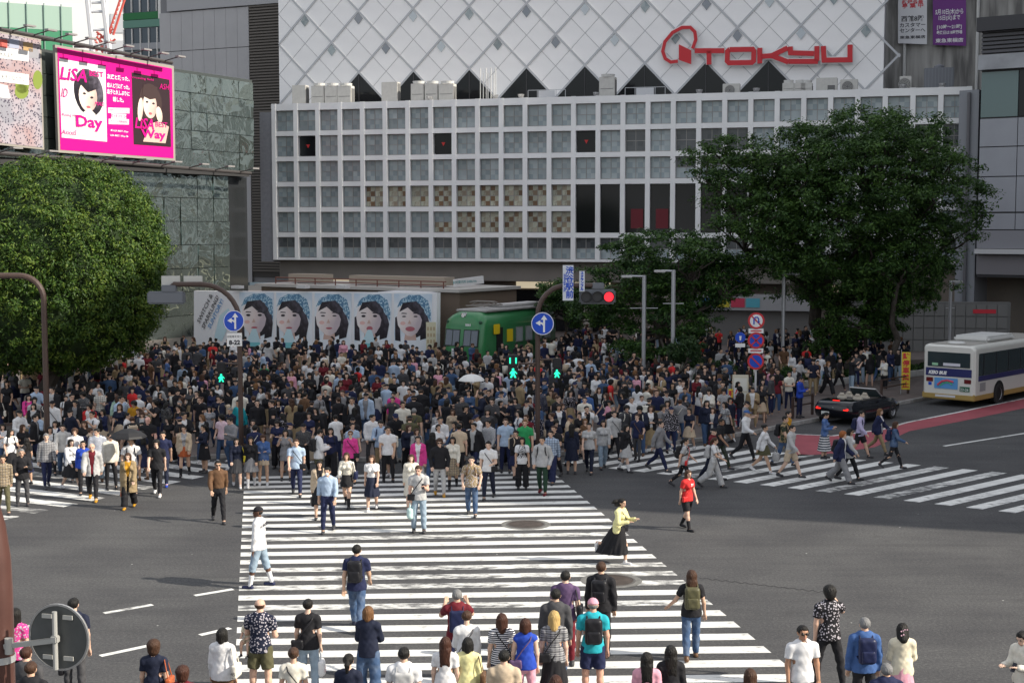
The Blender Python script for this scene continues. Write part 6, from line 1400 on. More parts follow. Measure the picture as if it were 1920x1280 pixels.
MB().b2(-BW_/2-.012, BW_/2+.012, -.03, BL_, .32, .6).build('skirt', MTAN, bu, bevel=.04)
rw = MB().b2(-1.06, 1.06, -.035, .12, 1.72, 2.5).build('rear_window', mat('bus_glass', (.03, .045, .05), .1, spec=.6), bu, bevel=.06); MB().b2(-1.08, 1.08, -.03, .1, 1.36, 1.715).build('rear_band', MNAVY, bu)
text('lettering', 'KEIO BUS', frame(Vector((-.52, -.04, 1.5)), (1, 0, 0), (0, 0, 1)), .2, MTW, bu, bold=.012, shear=.25)
for x in (-.9, .9): MB().b2(x-.16, x+.16, -.03, .05, 1.08, 1.27).build('tail_lamp', mat('tail_red_dark', (.12, .01, .012), .3), bu, bevel=.015)
ad = MB().b2(-.66, .44, -.03, .05, .8, 1.28).build('advert_panel', mat('advert_blue', (.1, .3, .6), .5), bu); MB().tube([(-.5, -.035, .95), (-.3, -.035, 1.12), (-.05, -.035, 1.18), (.25, -.035, 1.12)], .05, 6).build('advert_arc', mat('advert_red', (.6, .08, .12), .5), ad); MB().tube([(-.4, -.035, .92), (-.2, -.035, 1.05), (.02, -.035, 1.09), (.2, -.035, 1.0)], .03, 6).build('advert_arc', mat('advert_green', (.1, .5, .25), .5), ad)
npl = MB().b2(.55, 1.0, -.03, .05, .72, .94).build('number_plate', mat('plate_green', (.03, .12, .07), .5), bu); text('lettering', '23-26', frame(Vector((.77, -.035, .81)), (1, 0, 0), (0, 0, 1)), .17, MTW, npl)
MB().b2(-.25, .55, -.045, -.036, 1.83, 1.96).build('window_notice', mat('notice_pale', (.6, .6, .66), .6), bu); MB().b2(-.78, -.5, -.045, -.036, 1.83, 1.94).build('window_sticker', mat('sticker_green', (.3, .55, .35), .6), bu); MB().b2(-.95, -.8, -.016, .04, .92, 1.06).build('wheelchair_mark', MSB, bu); MB().b2(-.6, .35, -.045, -.0, .42, .52).build('bumper_strip', mat('bumper_white', (.6, .6, .62), .5), bu)
MB().b2(BW_/2-.02, BW_/2+.02, .35, BL_, 1.42, 2.42).build('side_glass', mat('bus_glass', ()), bu)
for i in range(6): MB().b2(BW_/2+.021, BW_/2+.03, .8+i*1.35, .86+i*1.35, 1.44, 2.4).build('window_pillar', mat('pillar_black', (.02, .02, .022), .4), bu)
MB().b2(BW_/2-.02, BW_/2+.016, .35, BL_, 1.18, 1.41).build('side_band', MNAVY, bu)
MB().b2(BW_/2-.02, BW_/2+.012, .5, 1.1, .72, 1.1).build('vent_grille', mat('grille_grey', (.3, .3, .3), .6), bu)
ar = MB(); ar.lathe([(.0, 0), (.58, 0)], m=Matrix.Rotation(PI/2, 3, 'Y'), n=24, c=(BW_/2+.014, 2.55, .5)); ar.build('wheel_arch', mat('arch_black', (.012, .012, .012), .9), bu); wheel(bu, BW_/2-.12, 2.55, .46, .32); wheel(bu, -BW_/2+.15, 2.55, .46, .28)
MB().lathe([(.38, 0), (.4, .05), (.3, .1), (0, .11)], n=20).build('roof_vent', mat('vent_white', (.62, .62, .6), .5), bu, loc=(.0, .75, BH_)); MB().b2(-.85, .85, 2.2, 5.2, BH_-.01, BH_+.28).build('roof_unit', mat('vent_white', ()), bu, bevel=.1); MB().b2(-.9, .9, .2, BL_, BH_+.002, BH_+.012).build('roof_top', mat('roof_dusty', (.36, .34, .31), .8), bu)
# convertible
cp = (G(1512, 791)+G(1604, 804))/2+Vector((AXD.x, AXD.y, 0))*.1; ca = empty('convertible_car', cp, vrz, 'black open top convertible with pale seats waiting at the kerb', 'car'); MCB = mat('car_black', (.004, .005, .009), .15, spec=.4, coat=.3)
prof = [(0, .5, .72, .78), (.12, .34, .9, .86), (.35, .26, .98, .9), (.9, .2, 1.0, .91), (1.5, .18, .95, .91), (2.6, .18, .93, .91), (3.0, .18, .95, .91), (3.7, .2, .88, .9), (4.2, .26, .76, .84), (4.42, .36, .6, .7)]
rings = []
for y, z0, z1, w in prof: rings.append([(-w*.92, y, z0), (w*.92, y, z0), (w, y, z0+(z1-z0)*.3), (w, y, z0+(z1-z0)*.62), (w*.88, y, z1-.03), (w*.75, y, z1), (-w*.75, y, z1), (-w*.88, y, z1-.03), (-w, y, z0+(z1-z0)*.62), (-w, y, z0+(z1-z0)*.3)])
o_ = loft(rings).build('body', MCB, ca, smooth=True)
MB().b2(-.68, .68, 1.35, 2.75, .85, .965).build('cabin', mat('cabin_dark', (.05, .045, .04), .8), ca)
for x in (-.36, .36):
    for y in (1.45, 2.05): s_ = MB().box((x, y, .96), (.44, .14, .26)).build('seat', mat('seat_cream', (.55, .5, .42), .6), ca, bevel=.06); MB().box((x, y, 1.13), (.24, .1, .12)).build('headrest', mat('seat_cream', ()), s_, bevel=.04)
MB().tube([(-.72, 2.95, .93), (-.6, 2.55, 1.3), (.6, 2.55, 1.3), (.72, 2.95, .93)], .03, 8).build('windscreen_frame', mat('frame_silver', (.4, .4, .4), .3, metal=.6), ca); MB().quad((-.7, 2.95, .95), (.7, 2.95, .95), (.58, 2.56, 1.28), (-.58, 2.56, 1.28)).build('windscreen', mat('clear_glass', (.1, .13, .14), .05, spec=.8), ca)
MTR = mat('tail_lit', (.5, .01, .01), .25, emit=(1, .03, .02), estr=.9)
for x in (-.62, .62): MB().box((x, .015, .66), (.28, .1, .13)).build('tail_lamp', MTR, ca, bevel=.04)
MB().box((0, .33, .99), (.3, .06, .03)).build('brake_lamp', MTR, ca); pnl = MB().box((-.3, -.02, .47), (.34, .03, .17)).build('number_plate', mat('plate_pale', (.7, .72, .7), .5), ca); text('lettering', '47-10', frame(Vector((-.3, -.037, .46)), (1, 0, 0), (0, 0, 1)), .11, mat('plate_green_ink', (.05, .2, .1), .5), pnl)
MB().tube([(.0, .0, .72), (.03, -.01, .74), (.06, .0, .72)], .012, 6).build('badge', MPS, ca)
for x in (-.82, .82):
    for y in (.85, 3.5): wheel(ca, x, y, .33, .2)
for x in (-.95, .95): MB().box((x, 2.6, .98), (.18, .1, .12)).build('mirror', MCB, ca, bevel=.03)
# ================================================================ rooftop machines
PT = Plane(PA.at(0, 0, -2.2), PA.at(40, 0, -2.2)); zr = ZT-.12; MAC = mat('machine_cream', (.52, .51, .48), .55, var=.08); MGRI = mat('machine_grille', (.14, .14, .14), .7); MCOW = mat('cowl_white', (.6, .6, .58), .5)
def unit(px, w_px, ytop, label, kind, grp='air conditioners along the roof edge'):
    u0, z1 = PT.uv(px, ytop); w = w_px*PT.at(u0, 0).y/FPX*1.06; e = empty('air_conditioner', PT.at(u0, zr), PT.rz, label, 'air conditioner', grp); h = z1-zr
    if kind == 'tall': MB().b2(-w/2, w/2, 0, .75, 0, h-.2).build('cabinet', MAC, e, bevel=.03); MB().lathe([(w*.4, h-.2), (w*.44, h), (w*.38, h), (w*.36, h-.15)], (0, .37, 0), 18, caps=False).build('fan_cowl', MCOW, e); MB().b2(w/2, w/2+.02, .1, .65, .15, h-.4).build('side_grille', MGRI, e); MB().b2(-w*.4, w*.4, -.012, .0, h*.42, h*.44).build('seam', MGRI, e)
    elif kind == 'box': MB().b2(-w/2, w/2, 0, .7, 0, h).build('cabinet', MAC, e, bevel=.03); MB().b2(w/2, w/2+.02, .08, .6, .1, h-.1).build('side_grille', MGRI, e)
    elif kind == 'fan':
        MB().b2(-w/2, w/2, 0, .5, 0, h).build('cabinet', MAC, e, bevel=.03); f = MB().lathe([(0, 0), (h*.36, 0), (h*.38, .03)], m=Matrix.Rotation(PI/2, 3, 'X'), n=20, caps=False).build('fan', MGRI, e, loc=(-w*.08, -.01, h*.5))
        for k in range(4): MB().lathe([(h*(.1+k*.08), .03), (h*(.12+k*.08), .03)], m=Matrix.Rotation(PI/2, 3, 'X'), n=20, caps=False).build('guard_ring', MAC, f)
    elif kind == 'grill': MB().b2(-w/2, w/2, 0, .8, 0, h).build('cabinet', MAC, e, bevel=.02); MB().b2(w*.05, w*.4, -.015, 0, .1, h*.55).build('front_grille', MGRI, e)
for px, w, y, k, lb in ((560, 26, 160, 'box', 'plain cream air conditioner cabinet at the west end of the roof'), (595, 24, 156, 'tall', 'cream rooftop unit beside the plain end cabinet'), (620, 24, 156, 'tall', 'cream rooftop unit in the middle of the first trio'), (645, 26, 156, 'tall', 'cream rooftop unit beside the first dark triangle window'), (730, 30, 154, 'box', 'plain cream cabinet between two dark triangle windows'), (782, 24, 152, 'tall', 'cream rooftop unit opening the second trio'), (808, 24, 152, 'tall', 'cream rooftop unit in the middle of the second trio'), (836, 28, 152, 'tall', 'cream rooftop unit closing the second trio'), (1138, 28, 139, 'tall', 'single tall cream rooftop unit with one fan cowl'), (1371, 30, 157, 'fan', 'low rooftop unit with a round fan below the company sign'), (1478, 20, 150, 'tall', 'twin rooftop unit beside the last dark triangle'), (1500, 20, 150, 'tall', 'twin rooftop unit with two round cowls'), (1512, 20, 150, 'tall', 'slim rooftop unit with a low cowl'), (1550, 36, 146, 'grill', 'wide cream cabinet with a square dark grille'), (1592, 30, 149, 'fan', 'rooftop unit with a round fan beside the lattice edge'), (1698, 20, 143, 'fan', 'rooftop fan unit on a stand before the stained wall')): unit(px, w, y, lb, k)
u0, z1 = PT.uv(1761, 127); wt = empty('water_tank', PT.at(u0, zr), PT.rz, 'dark grey ribbed water tank on the roof', 'tank'); h = z1-zr; MB().b2(-1.0, 1.0, 0, 1.8, .1, h).build('tank', mat('tank_grey', (.16, .17, .19), .5), wt, bevel=.04); MB().lathe([(.35, h), (.35, h+.2), (.1, h+.3), (0, h+.32)], (0, .9, 0), 14).build('hatch', mat('tank_grey', ()), wt)
for k in range(9): MB().b2(-.92+k*.22, -.87+k*.22, -.03, .0, .15, h-.05).build('rib', mat('tank_rib', (.2, .21, .23), .5), wt)
FLL = ['silver floodlight bowl below the second trio of rooftop units', 'silver floodlight bowl between the antenna rods and a dark triangle', 'silver floodlight bowl beside the pale railing panel', 'silver floodlight bowl beside the single tall rooftop unit', 'silver floodlight bowl below the ring emblem', 'silver floodlight bowl below the last sign letters', 'grey floodlight bowl before the fan unit on a stand', 'grey floodlight bowl before the ribbed water tank']
for fi, px in enumerate((806, 928, 977, 1118, 1311, 1418, 1693, 1766)):
    u0, _ = PT.uv(px, 180, .9); e = empty('flood_light', PT.at(u0, zr, .9), PT.rz, FLL[fi], 'flood light', 'floodlights along the roof edge'); MB().lathe([(.08, .12), (.2, .3), (.26, .48), (.24, .48), (.1, .2)], n=14, caps=False).build('bowl', mat('bowl_silver', (.5, .5, .5), .25, metal=.8), e); MB().tube([(0, 0, 0), (0, 0, .14)], .04, 6).build('stand', MGRI, e)
for a_, b_ in ((990, 1060), (1172, 1247)):
    ua, ub = PT.uv(a_, 180)[0], PT.uv(b_, 180)[0]; e = empty('roof_railing', PT.at(ua, zr), PT.rz, 'pale panelled roof railing before a dark triangle window' if a_ < 1000 else 'pale panelled roof railing left of the ring emblem', 'railing'); L = ub-ua; MB().b2(.0, L, .0, .04, .82, .86).build('rail', MPS, e)
    for k in range(5): MB().b2(L*k/4-.02, L*k/4+.02, .0, .04, 0, .815).build('post', MPS, e)
    MB().b2(L*.28, L*.72, -.02, -.0, .08, .8).build('panel', mat('rail_panel', (.55, .56, .58), .4), e)
u0, _ = PT.uv(915, 165); an_ = empty('antenna_mast', PT.at(u0, zr), PT.rz, 'cluster of thin white antenna rods on the roof', 'antenna')
for k in range(7): MB().tube([(-.6+k*.2, .1*(k % 3), .3), (-.6+k*.2, .1*(k % 3), 2.6-(k % 2)*.4)], .035, 6).build('rod', MCOW, an_)
MB().b2(-.7, .7, 0, .3, .0, .3).build('base', MGRI, an_)
# ================================================================ far background at the upper left
fw = empty('white_tower', (-74, 232, 0), .12, 'tall bright white tower block behind the station', 'building'); MTWR = mat('tower_white', (.82, .82, .82), .6)
MB().b2(-60, 14.6, 0, 20, 0, 62).build('wall', MTWR, fw)
for k in range(3): MB().b2(10+k*.0, 12, -.1, .0, 30.5+k*4.2, 33.5+k*4.2).build('window', mat('tower_window', (.55, .57, .6), .3), fw)
PO = Plane((-53, 205), (-38, 199)); ofc = empty('glass_office', PO.o, PO.rz, 'glass office block with green netting beyond the grey annex', 'building'); zq = lambda y: PO.uv(285, y)[1]
MB().b2(-2, 18, .3, 10, 0, zq(-30)).build('core', mat('office_dark', (.04, .06, .08), .2, spec=.6), ofc)
for y0, y1, m in ((35, 22, mat('net_green', (.03, .16, .06), .8)), (50, 36, mat('net_teal', (.12, .25, .2), .8)), (92, 80, mat('band_grey', (.3, .31, .33), .6))): MB().b2(-2, 18, .1, .28, zq(y0), zq(y1)).build('floor_band', m, ofc)
MB().b2(4, 9, .0, .09, zq(36), zq(-20)).build('white_bay', mat('bay_white', (.65, .65, .63), .6), ofc)
for k in range(14): MB().b2(-2+k*1.4, -1.9+k*1.4, .05, .29, 0, zq(52)).build('mullion', mat('bay_white', ()), ofc); MB().b2(-2+k*1.4, -1.9+k*1.4, .05, .29, zq(21), zq(-30)).build('mullion', mat('bay_white', ()), ofc)
PN = Plane((-62, 150), (-47.5, 158)); sc_ = empty('scaffold', PN.o, PN.rz, 'green netted scaffold above the aerial picture board', 'scaffold'); za, zb = PN.uv(30, 70)[1], PN.uv(20, 5)[1]
MB().b2(-8, PN.w, .3, 3, za-12, zb-2.6).build('net', mat('net_green2', (.05, .22, .12), .8), sc_); MB().b2(-8, PN.w, .3, 3, zb-2.58, zb).build('net_panel', mat('net_pale', (.3, .42, .36), .8), sc_)
for k in range(14): MB().tube([(-8+k*1.8, .2, za-10), (-8+k*1.8, .2, zb+.2)], .06, 6).build('tube', mat('net_tube', (.2, .3, .26), .6), sc_)
cr_ = empty('lattice_crane', D(182, 100, 190), 0, 'white and red lattice crane mast before the white tower', 'crane'); MCW = mat('crane_white', (.62, .63, .66), .5); MCR = mat('crane_red', (.55, .1, .08), .5); zc = cr_.location.z
P_ = lambda x, y: D(x, y, 190)-cr_.location
for k, (a, b) in enumerate((((163, -10), (176, 110)), ((192, -10), (207, 110)), ((170, -10), (170, 110)), ((199, -10), (196, 110)))): MB().tube([P_(*a), P_(*b)], .35 if k < 2 else .2, 6).build('mast_chord', MCW, cr_)
for y in (5, 22, 56, 84): MB().tube([P_(163+y*.1, y), P_(194+y*.12, y)], .18, 6).build('mast_tie', MCW, cr_)
rr = random.Random(5)
for k in range(26): x, y = rr.uniform(183, 208), rr.uniform(62, 92); MB().tube([P_(x, y), P_(x+rr.uniform(-12, 12), y+rr.uniform(-10, 10))], .14, 5).build('red_brace', MCR, cr_)
for k in range(16): t = k/16; MB().tube([P_(205+20*(1-t), t*66-5), P_(214+14*(1-t)-8*t, (k+1)/16*66-5)], .12, 5).build('jib_brace', MCR if k % 2 else MCW, cr_)
for a, b in (((228, -8), (203, 66)), ((236, -8), (212, 66))): MB().tube([P_(*a), P_(*b)], .16, 6).build('jib_chord', MCR, cr_)
# ================================================================ the people in the photograph
K_ = dict(black=(.014, .014, .017), white=(.66, .66, .67), offw=(.66, .63, .55), navy=(.015, .02, .06), dnavy=(.012, .016, .035), grey=(.22, .22, .23), lgrey=(.42, .42, .42), dgrey=(.06, .06, .065), blue=(.05, .11, .28), lblue=(.36, .46, .6), royal=(.02, .06, .38),
  red=(.55, .03, .03), maroon=(.13, .012, .02), pink=(.65, .32, .4), magenta=(.6, .05, .25), yellow=(.72, .58, .05), paley=(.72, .68, .34), mustard=(.5, .25, .02), orange=(.6, .2, .03), green=(.03, .3, .1), dgreen=(.02, .05, .03), olive=(.09, .085, .045), khaki=(.28, .21, .12), beige=(.5, .4, .29), brown=(.12, .065, .035),
  teal=(.02, .36, .43), purple=(.1, .06, .13), lilac=(.42, .38, .55), denim=(.045, .085, .17), ldenim=(.26, .34, .42), cream=(.68, .62, .47), mint=(.5, .68, .66), rust=(.38, .09, .03), hblack=(.012, .011, .010), hbrown=(.06, .03, .018), hlbrown=(.16, .08, .035), hblond=(.48, .33, .13), hgrey=(.2, .2, .2), horange=(.3, .1, .03), hred=(.055, .022, .014))
def T(kind, col, pat=''): return (kind, K_[col], pat)
HEROES = []
def H(x, y, h, rz, pose, fem, top, bot, hair, label, **kw): HEROES.append((x, y, h, rz, pose, fem, top, bot, hair, label, kw))
hs = lambda k, c='hblack', *r: (k, K_[c], *[K_[q] for q in r])
BPb, BPn = (('backpack', K_['black']),), (('backpack', K_['navy']),)
# --- seen from behind at the near edge
H(668, 1018, 1.75, 176, 'walk', 0, T('tee', 'navy'), T('jeans', 'denim', 'denim'), hs('short', 'hblack'), 'man in navy T-shirt and jeans with black backpack walking up the zebra crossing', bags=BPb, shoes=K_['dnavy'])
H(485, 950, 1.82, -100, 'wide', 0, T('long', 'white'), T('capri', 'ldenim'), hs('cap', 'black', 'hblack'), 'man in white long-sleeve top, black cap and pale denim shorts looking sideways', skin=(.12, .06, .04), shoes=K_['navy'], socks=K_['white'])
H(487, 1124, 1.76, 175, 'carry', 0, T('tee', 'dnavy', 'print'), T('shorts', 'olive'), hs('bald', 'hbrown'), 'balding man in printed navy T-shirt and olive shorts carrying a baby')
H(577, 1125, 1.66, 178, 'stand', 1, T('tee', 'black'), T('jeans', 'ldenim', 'denim'), hs('bun'), 'woman in black T-shirt and pale jeans with a studded crossbody bag', bags=(('backbag', K_['black']),), held=(('plastic', (.75, .75, .75), -1, 'white carrier bag in the hand of the woman in pale jeans', 'bag'),))
H(690, 1138, 1.64, 172, 'cross', 1, T('long', 'dnavy'), T('wide', 'denim', 'denim'), hs('bob', 'hlbrown'), 'woman with two-tone brown bob in loose navy sweatshirt and wide jeans')
H(416, 1179, 1.6, 170, 'stand', 1, T('long', 'white'), T('capri', 'brown'), hs('bob'), 'woman with black bob and loose white blouse carrying a white tote', bags=(('shoulder', K_['offw'], 'flip'),))
H(288, 1202, 1.62, 178, 'stand', 1, T('tee', 'dnavy'), T('skirt', 'dnavy'), hs('curly', 'hbrown'), 'woman with curly dark hair in navy dress with a tan strapped bag', bags=(('shoulder', K_['rust'], 'flip'),))
H(342, 1251, 1.58, 182, 'stand', 1, T('tee', 'maroon'), T('slim', 'black'), hs('curly', 'hred'), 'person with curly reddish hair at the near kerb')
H(550, 1216, 1.6, 182, 'stand', 1, T('tee', 'offw'), T('slim', 'black'), hs('bun', 'hbrown'), 'woman with hair tied up in cream top with black strap', bags=(('backbag', K_['black'], 'flip'),))
H(653, 1228, 1.58, 176, 'stand', 1, T('tee', 'dnavy'), T('slim', 'black'), hs('pony'), 'woman with a long black ponytail in navy top')
H(757, 1216, 1.7, 180, 'stand', 0, T('tee', 'white'), T('slim', 'navy'), hs('short'), 'man in white T-shirt with two dark backpack straps', bags=(('drawstring', K_['lgrey']),))
H(857, 1107, 1.68, 185, 'photo', 0, T('tee', 'maroon'), T('slim', 'navy'), hs('short', 'hgrey'), 'man in maroon T-shirt with navy drawstring bag taking a photo', bags=(('drawstring', K_['navy']),))
H(875, 1147, 1.64, 188, 'onehand', 1, T('long', 'white'), T('slim', 'lgrey'), hs('short', 'hbrown'), 'person in white shirt with thin dark strap behind the maroon T-shirt', bags=(('backbag', K_['dgrey']),))
H(835, 1196, 1.58, 176, 'stand', 1, T('tee', 'white'), T('slim', 'navy'), hs('long', 'hred'), 'woman with long straight auburn hair in white top')
H(877, 1197, 1.56, 178, 'stand', 1, T('long', 'paley'), T('slim', 'grey'), hs('bob'), 'woman with black bob in pale yellow blouse', bags=(('shoulder', K_['brown'], 'flip'),))
H(941, 1152, 1.64, 184, 'stand', 1, T('tee', 'dnavy', 'stripe'), T('slim', 'navy'), hs('medium', 'hred'), 'woman in navy and white striped top with dark crossbody strap', bags=(('backbag', K_['black'], 'flip'),), skin=(.6, .4, .3))
H(985, 1161, 1.62, 180, 'stand', 1, T('sleeveless', 'royal'), T('slim', 'pink'), hs('bob', 'hred'), 'woman in sleeveless royal blue top and dusty pink trousers', bags=(('backbag', K_['purple']),), skin=(.62, .42, .32))
H(945, 1221, 1.66, 180, 'stand', 0, T('tee', 'beige'), T('slim', 'black'), hs('short'), 'man with short black hair in beige checked shirt')
H(1039, 1147, 1.66, 180, 'stand', 1, T('tee', 'grey', 'plaid'), T('skirt', 'black'), hs('medium', 'hblond'), 'woman with wavy blonde hair in grey checked shirt', bags=(('backbag', K_['black']),), skin=(.66, .44, .34))
H(1042, 1106, 1.74, 178, 'stand', 0, T('long', 'dgrey'), T('jeans', 'denim', 'denim'), hs('short'), 'man in charcoal sweater behind the blonde woman')
H(1060, 1072, 1.74, 172, 'stand', 0, T('tee', 'purple'), T('slim', 'maroon'), hs('short'), 'man in dusky purple T-shirt with black shoulder bag', bags=(('shoulder', K_['black'], 'flip'),))
H(1127, 1055, 1.78, 168, 'stand', 0, T('long', 'black'), T('slim', 'black'), hs('short', 'hbrown'), 'man dressed in black with large black backpack and face mask', bags=BPb, mask=True)
H(1112, 1124, 1.76, 180, 'stand', 0, T('tee', 'teal'), T('coat' if False else 'shorts', 'navy'), hs('cap', 'pink', 'hgrey'), 'man in turquoise T-shirt and pink cap with a patterned backpack', bags=BPb, skin=(.58, .33, .24))
H(1213, 1225, 1.6, 178, 'stand', 1, T('tee', 'pink'), T('slim', 'black'), hs('long'), 'woman with long black hair in pale pink top')
H(1258, 1212, 1.62, 182, 'stand', 1, T('long', 'black'), T('slim', 'black'), hs('long'), 'woman with long black hair in black top')
H(1042, 1268, 1.62, 180, 'stand', 1, T('tee', 'brown'), T('slim', 'black'), hs('medium', 'hred'), 'person with chestnut hair behind the blonde woman')
H(1407, 1256, 1.62, 182, 'stand', 1, T('tee', 'black'), T('slim', 'black'), hs('medium', 'hbrown'), 'person with straight brown hair alone at the near kerb')
H(1297, 1069, 1.68, 178, 'wave', 1, T('tee', 'black'), T('jeans', 'denim', 'denim'), hs('long', 'hbrown'), 'woman with long brown hair and olive backpack striding up the crossing edge', bags=(('backpack', K_['olive']),), shoes=K_['brown'])
H(1556, 1100, 1.8, 190, 'call', 0, T('tee', 'black', 'print'), T('slim', 'black'), hs('mop'), 'man with bushy black hair in dark patterned shirt raising a camera', held=(('hand', K_['black'], 1, 'black bag hanging from the photographing man', 'bag'),))
H(1622, 1160, 1.7, 180, 'stand', 0, T('long', 'blue'), T('slim', 'black'), hs('short', 'hgrey'), 'grey haired man in blue shirt with navy backpack', bags=BPn)
H(1693, 1170, 1.62, 176, 'phone', 1, T('long', 'cream'), T('skirt', 'pink'), hs('medium'), 'woman with pink flowers in black hair, cream blouse and pink skirt')
H(1663, 1246, 1.64, 180, 'stand', 0, T('jacket', 'navy'), T('slim', 'navy'), hs('short', 'hgrey'), 'man with thin grey hair in dark suit jacket', inner=('tee', K_['white']))
H(1505, 1174, 1.74, 8, 'stand', 0, T('tee', 'white'), T('slim', 'black'), hs('short'), 'man in plain white T-shirt and sunglasses facing the camera', glasses=True, skin=(.4, .22, .14))
H(1921, 1183, 1.64, -60, 'phone', 0, T('long', 'offw'), T('slim', 'black'), hs('short'), 'person in white shirt holding a phone at the near kerb', held=(('phone', None, 1, 'dark smartphone in the hands of the person at the near kerb', 'phone'),))
H(137, 1123, 1.74, 178, 'stand', 0, T('tee', 'dnavy'), T('slim', 'dgrey'), hs('short'), 'man in navy T-shirt behind the round sign back with a black bag', held=(('hand', K_['black'], 1, 'black studded handbag beside the man in navy T-shirt', 'bag'),))
H(28, 1142, 1.66, 175, 'stand', 1, T('tee', 'magenta', 'print'), T('slim', 'black'), hs('medium'), 'person in magenta patterned shirt beside the near brown pole')
H(57, 1243, 1.68, 178, 'stand', 0, T('long', 'black'), T('slim', 'black'), hs('short', 'hbrown'), 'man in black below the round sign back')
H(48, 1215, 1.7, 174, 'stand', 0, T('long', 'dgrey'), T('slim', 'black'), hs('short', 'hred'), 'person in dark jacket behind the near brown pole')
H(1160, 932, 1.62, 55, 'run', 1, T('long', 'paley'), T('maxi', 'black'), hs('wind'), 'woman running in pale yellow cardigan and long black skirt', bags=(('crossbody', K_['black']),), shoes=K_['white'])
H(1289, 880, 1.62, 40, 'step', 1, T('tee', 'red'), T('shorts', 'black'), hs('medium', 'hbrown'), 'woman in red T-shirt, black shorts and black knee socks', bags=(('crossbody', K_['red'], 'flip'),), socks=K_['black'], shoes=K_['black'])
# --- coming towards the camera on the main crossing
H(408, 860, 1.74, 18, 'walk', 0, T('tucklong', 'brown'), T('slim', 'black'), hs('short'), 'man in brown-black shirt and black trousers walking alone beside the crossing', glasses=True)
H(614, 875, 1.74, 0, 'step', 0, T('tucklong', 'lblue'), T('slim', 'navy'), hs('short'), 'man in light blue shirt and navy trousers wearing a face mask', mask=True)
H(599, 862, 1.62, 4, 'walkbag', 1, T('jacket', 'beige'), T('skirt', 'black'), hs('medium'), 'woman in beige jacket behind the man with the face mask', inner=('tee', K_['black']), held=(('hand', K_['black'], -1, 'black handbag hanging beside the man with the face mask', 'bag'),))
H(650, 845, 1.62, -5, 'walk', 1, T('tucklong', 'offw'), T('mini', 'black'), hs('medium', 'hbrown'), 'woman in cream blouse and short black skirt with navy bag', bags=(('shoulder', K_['navy']),), socks=K_['black'])
H(697, 852, 1.6, 0, 'step', 1, T('tuck', 'white'), T('skirt', 'dnavy'), hs('long', 'hbrown'), 'woman in white top and navy midi skirt with long brown hair', shoes=K_['white'])
H(785, 873, 1.78, 0, 'onehand', 0, T('tee', 'lgrey'), T('jeans', 'ldenim', 'denim'), hs('short', 'hbrown'), 'man filming with a phone in pale shirt and light jeans', bags=(('crossbody', K_['black'], 'flip'),), skin=(.62, .38, .29), held=(('plastic', K_['mint'], -1, 'mint green carrier bag beside the man filming with a phone', 'bag'), ('phone', None, 1, 'dark phone held up by the man in light jeans', 'phone')))
H(771, 851, 1.6, 5, 'step', 1, T('long', 'offw'), T('skirt', 'offw'), hs('medium', 'hbrown'), 'woman in off-white dress behind the man filming')
H(824, 823, 1.72, 5, 'pockets', 0, T('long', 'black'), T('slim', 'lgrey'), hs('mop', 'hbrown'), 'man in black hoodie with hands in pockets and pale trousers', shoes=K_['mustard'], glasses=True)
H(849, 818, 1.6, 0, 'step', 1, T('long', 'offw'), T('skirt', 'khaki', 'plaid'), hs('bob'), 'woman in cream sweater and brown checked skirt', socks=K_['black'])
H(884, 855, 1.68, -5, 'pockets', 0, T('tee', 'khaki', 'print'), T('jeans', 'denim', 'denim'), hs('short'), 'boy in printed tan T-shirt and jeans with hands on hips', bags=(('backpack', K_['brown']),))
H(916, 826, 1.74, -8, 'walkbag', 0, T('tee', 'white'), T('slim', 'dnavy'), hs('short'), 'man in white T-shirt clutching a black shoulder bag', bags=(('crossbody', K_['black']),))
H(979, 820, 1.6, 0, 'stand', 1, T('sleeveless', 'black'), T('wide', 'black'), hs('medium'), 'woman in black jumpsuit over a white T-shirt', inner=('tee', K_['white']))
H(1017, 818, 1.76, -15, 'pockets', 0, T('long', 'lgrey'), T('slim', 'dgreen'), hs('short'), 'man in grey hoodie and dark green trousers', bags=BPb, shoes=K_['maroon'])
H(1033, 804, 1.72, -12, 'walk', 0, T('long', 'lblue', 'plaid'), T('wide', 'navy'), hs('short'), 'man in blue checked shirt and wide navy trousers')
H(784, 818, 1.64, 0, 'stand', 1, T('jacket', 'magenta'), T('jeans', 'lgrey'), hs('pony'), 'woman in bright pink cardigan over a white top', inner=('tee', K_['white']))
H(657, 808, 1.66, 5, 'stand', 1, T('long', 'magenta'), T('slim', 'black'), hs('pony', 'hlbrown'), 'woman in magenta top with sunglasses and black bag strap', glasses=True, bags=(('crossbody', K_['black']),), skin=(.63, .42, .32))
H(555, 820, 1.74, 8, 'walk', 0, T('tee', 'lblue'), T('slim', 'navy'), hs('short', 'hbrown'), 'man in pale blue polo shirt and navy trousers with a bag strap', bags=(('crossbody', K_['black']),))
H(535, 806, 1.62, 6, 'photo', 1, T('tee', 'grey'), T('mini', 'grey'), hs('medium'), 'woman in short grey dress raising her hands to her face')
H(493, 814, 1.6, 5, 'phone', 1, T('long', 'blue', 'denim'), T('mini', 'beige'), hs('long', 'hbrown'), 'woman in denim jacket and beige miniskirt', shoes=K_['white'])
H(443, 818, 1.58, 12, 'walk', 1, T('long', 'dnavy'), T('pleat', 'dgrey'), hs('bob'), 'schoolgirl in navy blazer carrying a yellow bag', bags=(('shoulder', K_['yellow']),), shoes=K_['white'])
H(470, 818, 1.58, 10, 'step', 1, T('long', 'black'), T('pleat', 'grey'), hs('medium'), 'schoolgirl in black blazer and pleated grey skirt', socks=K_['white'], shoes=K_['white'])
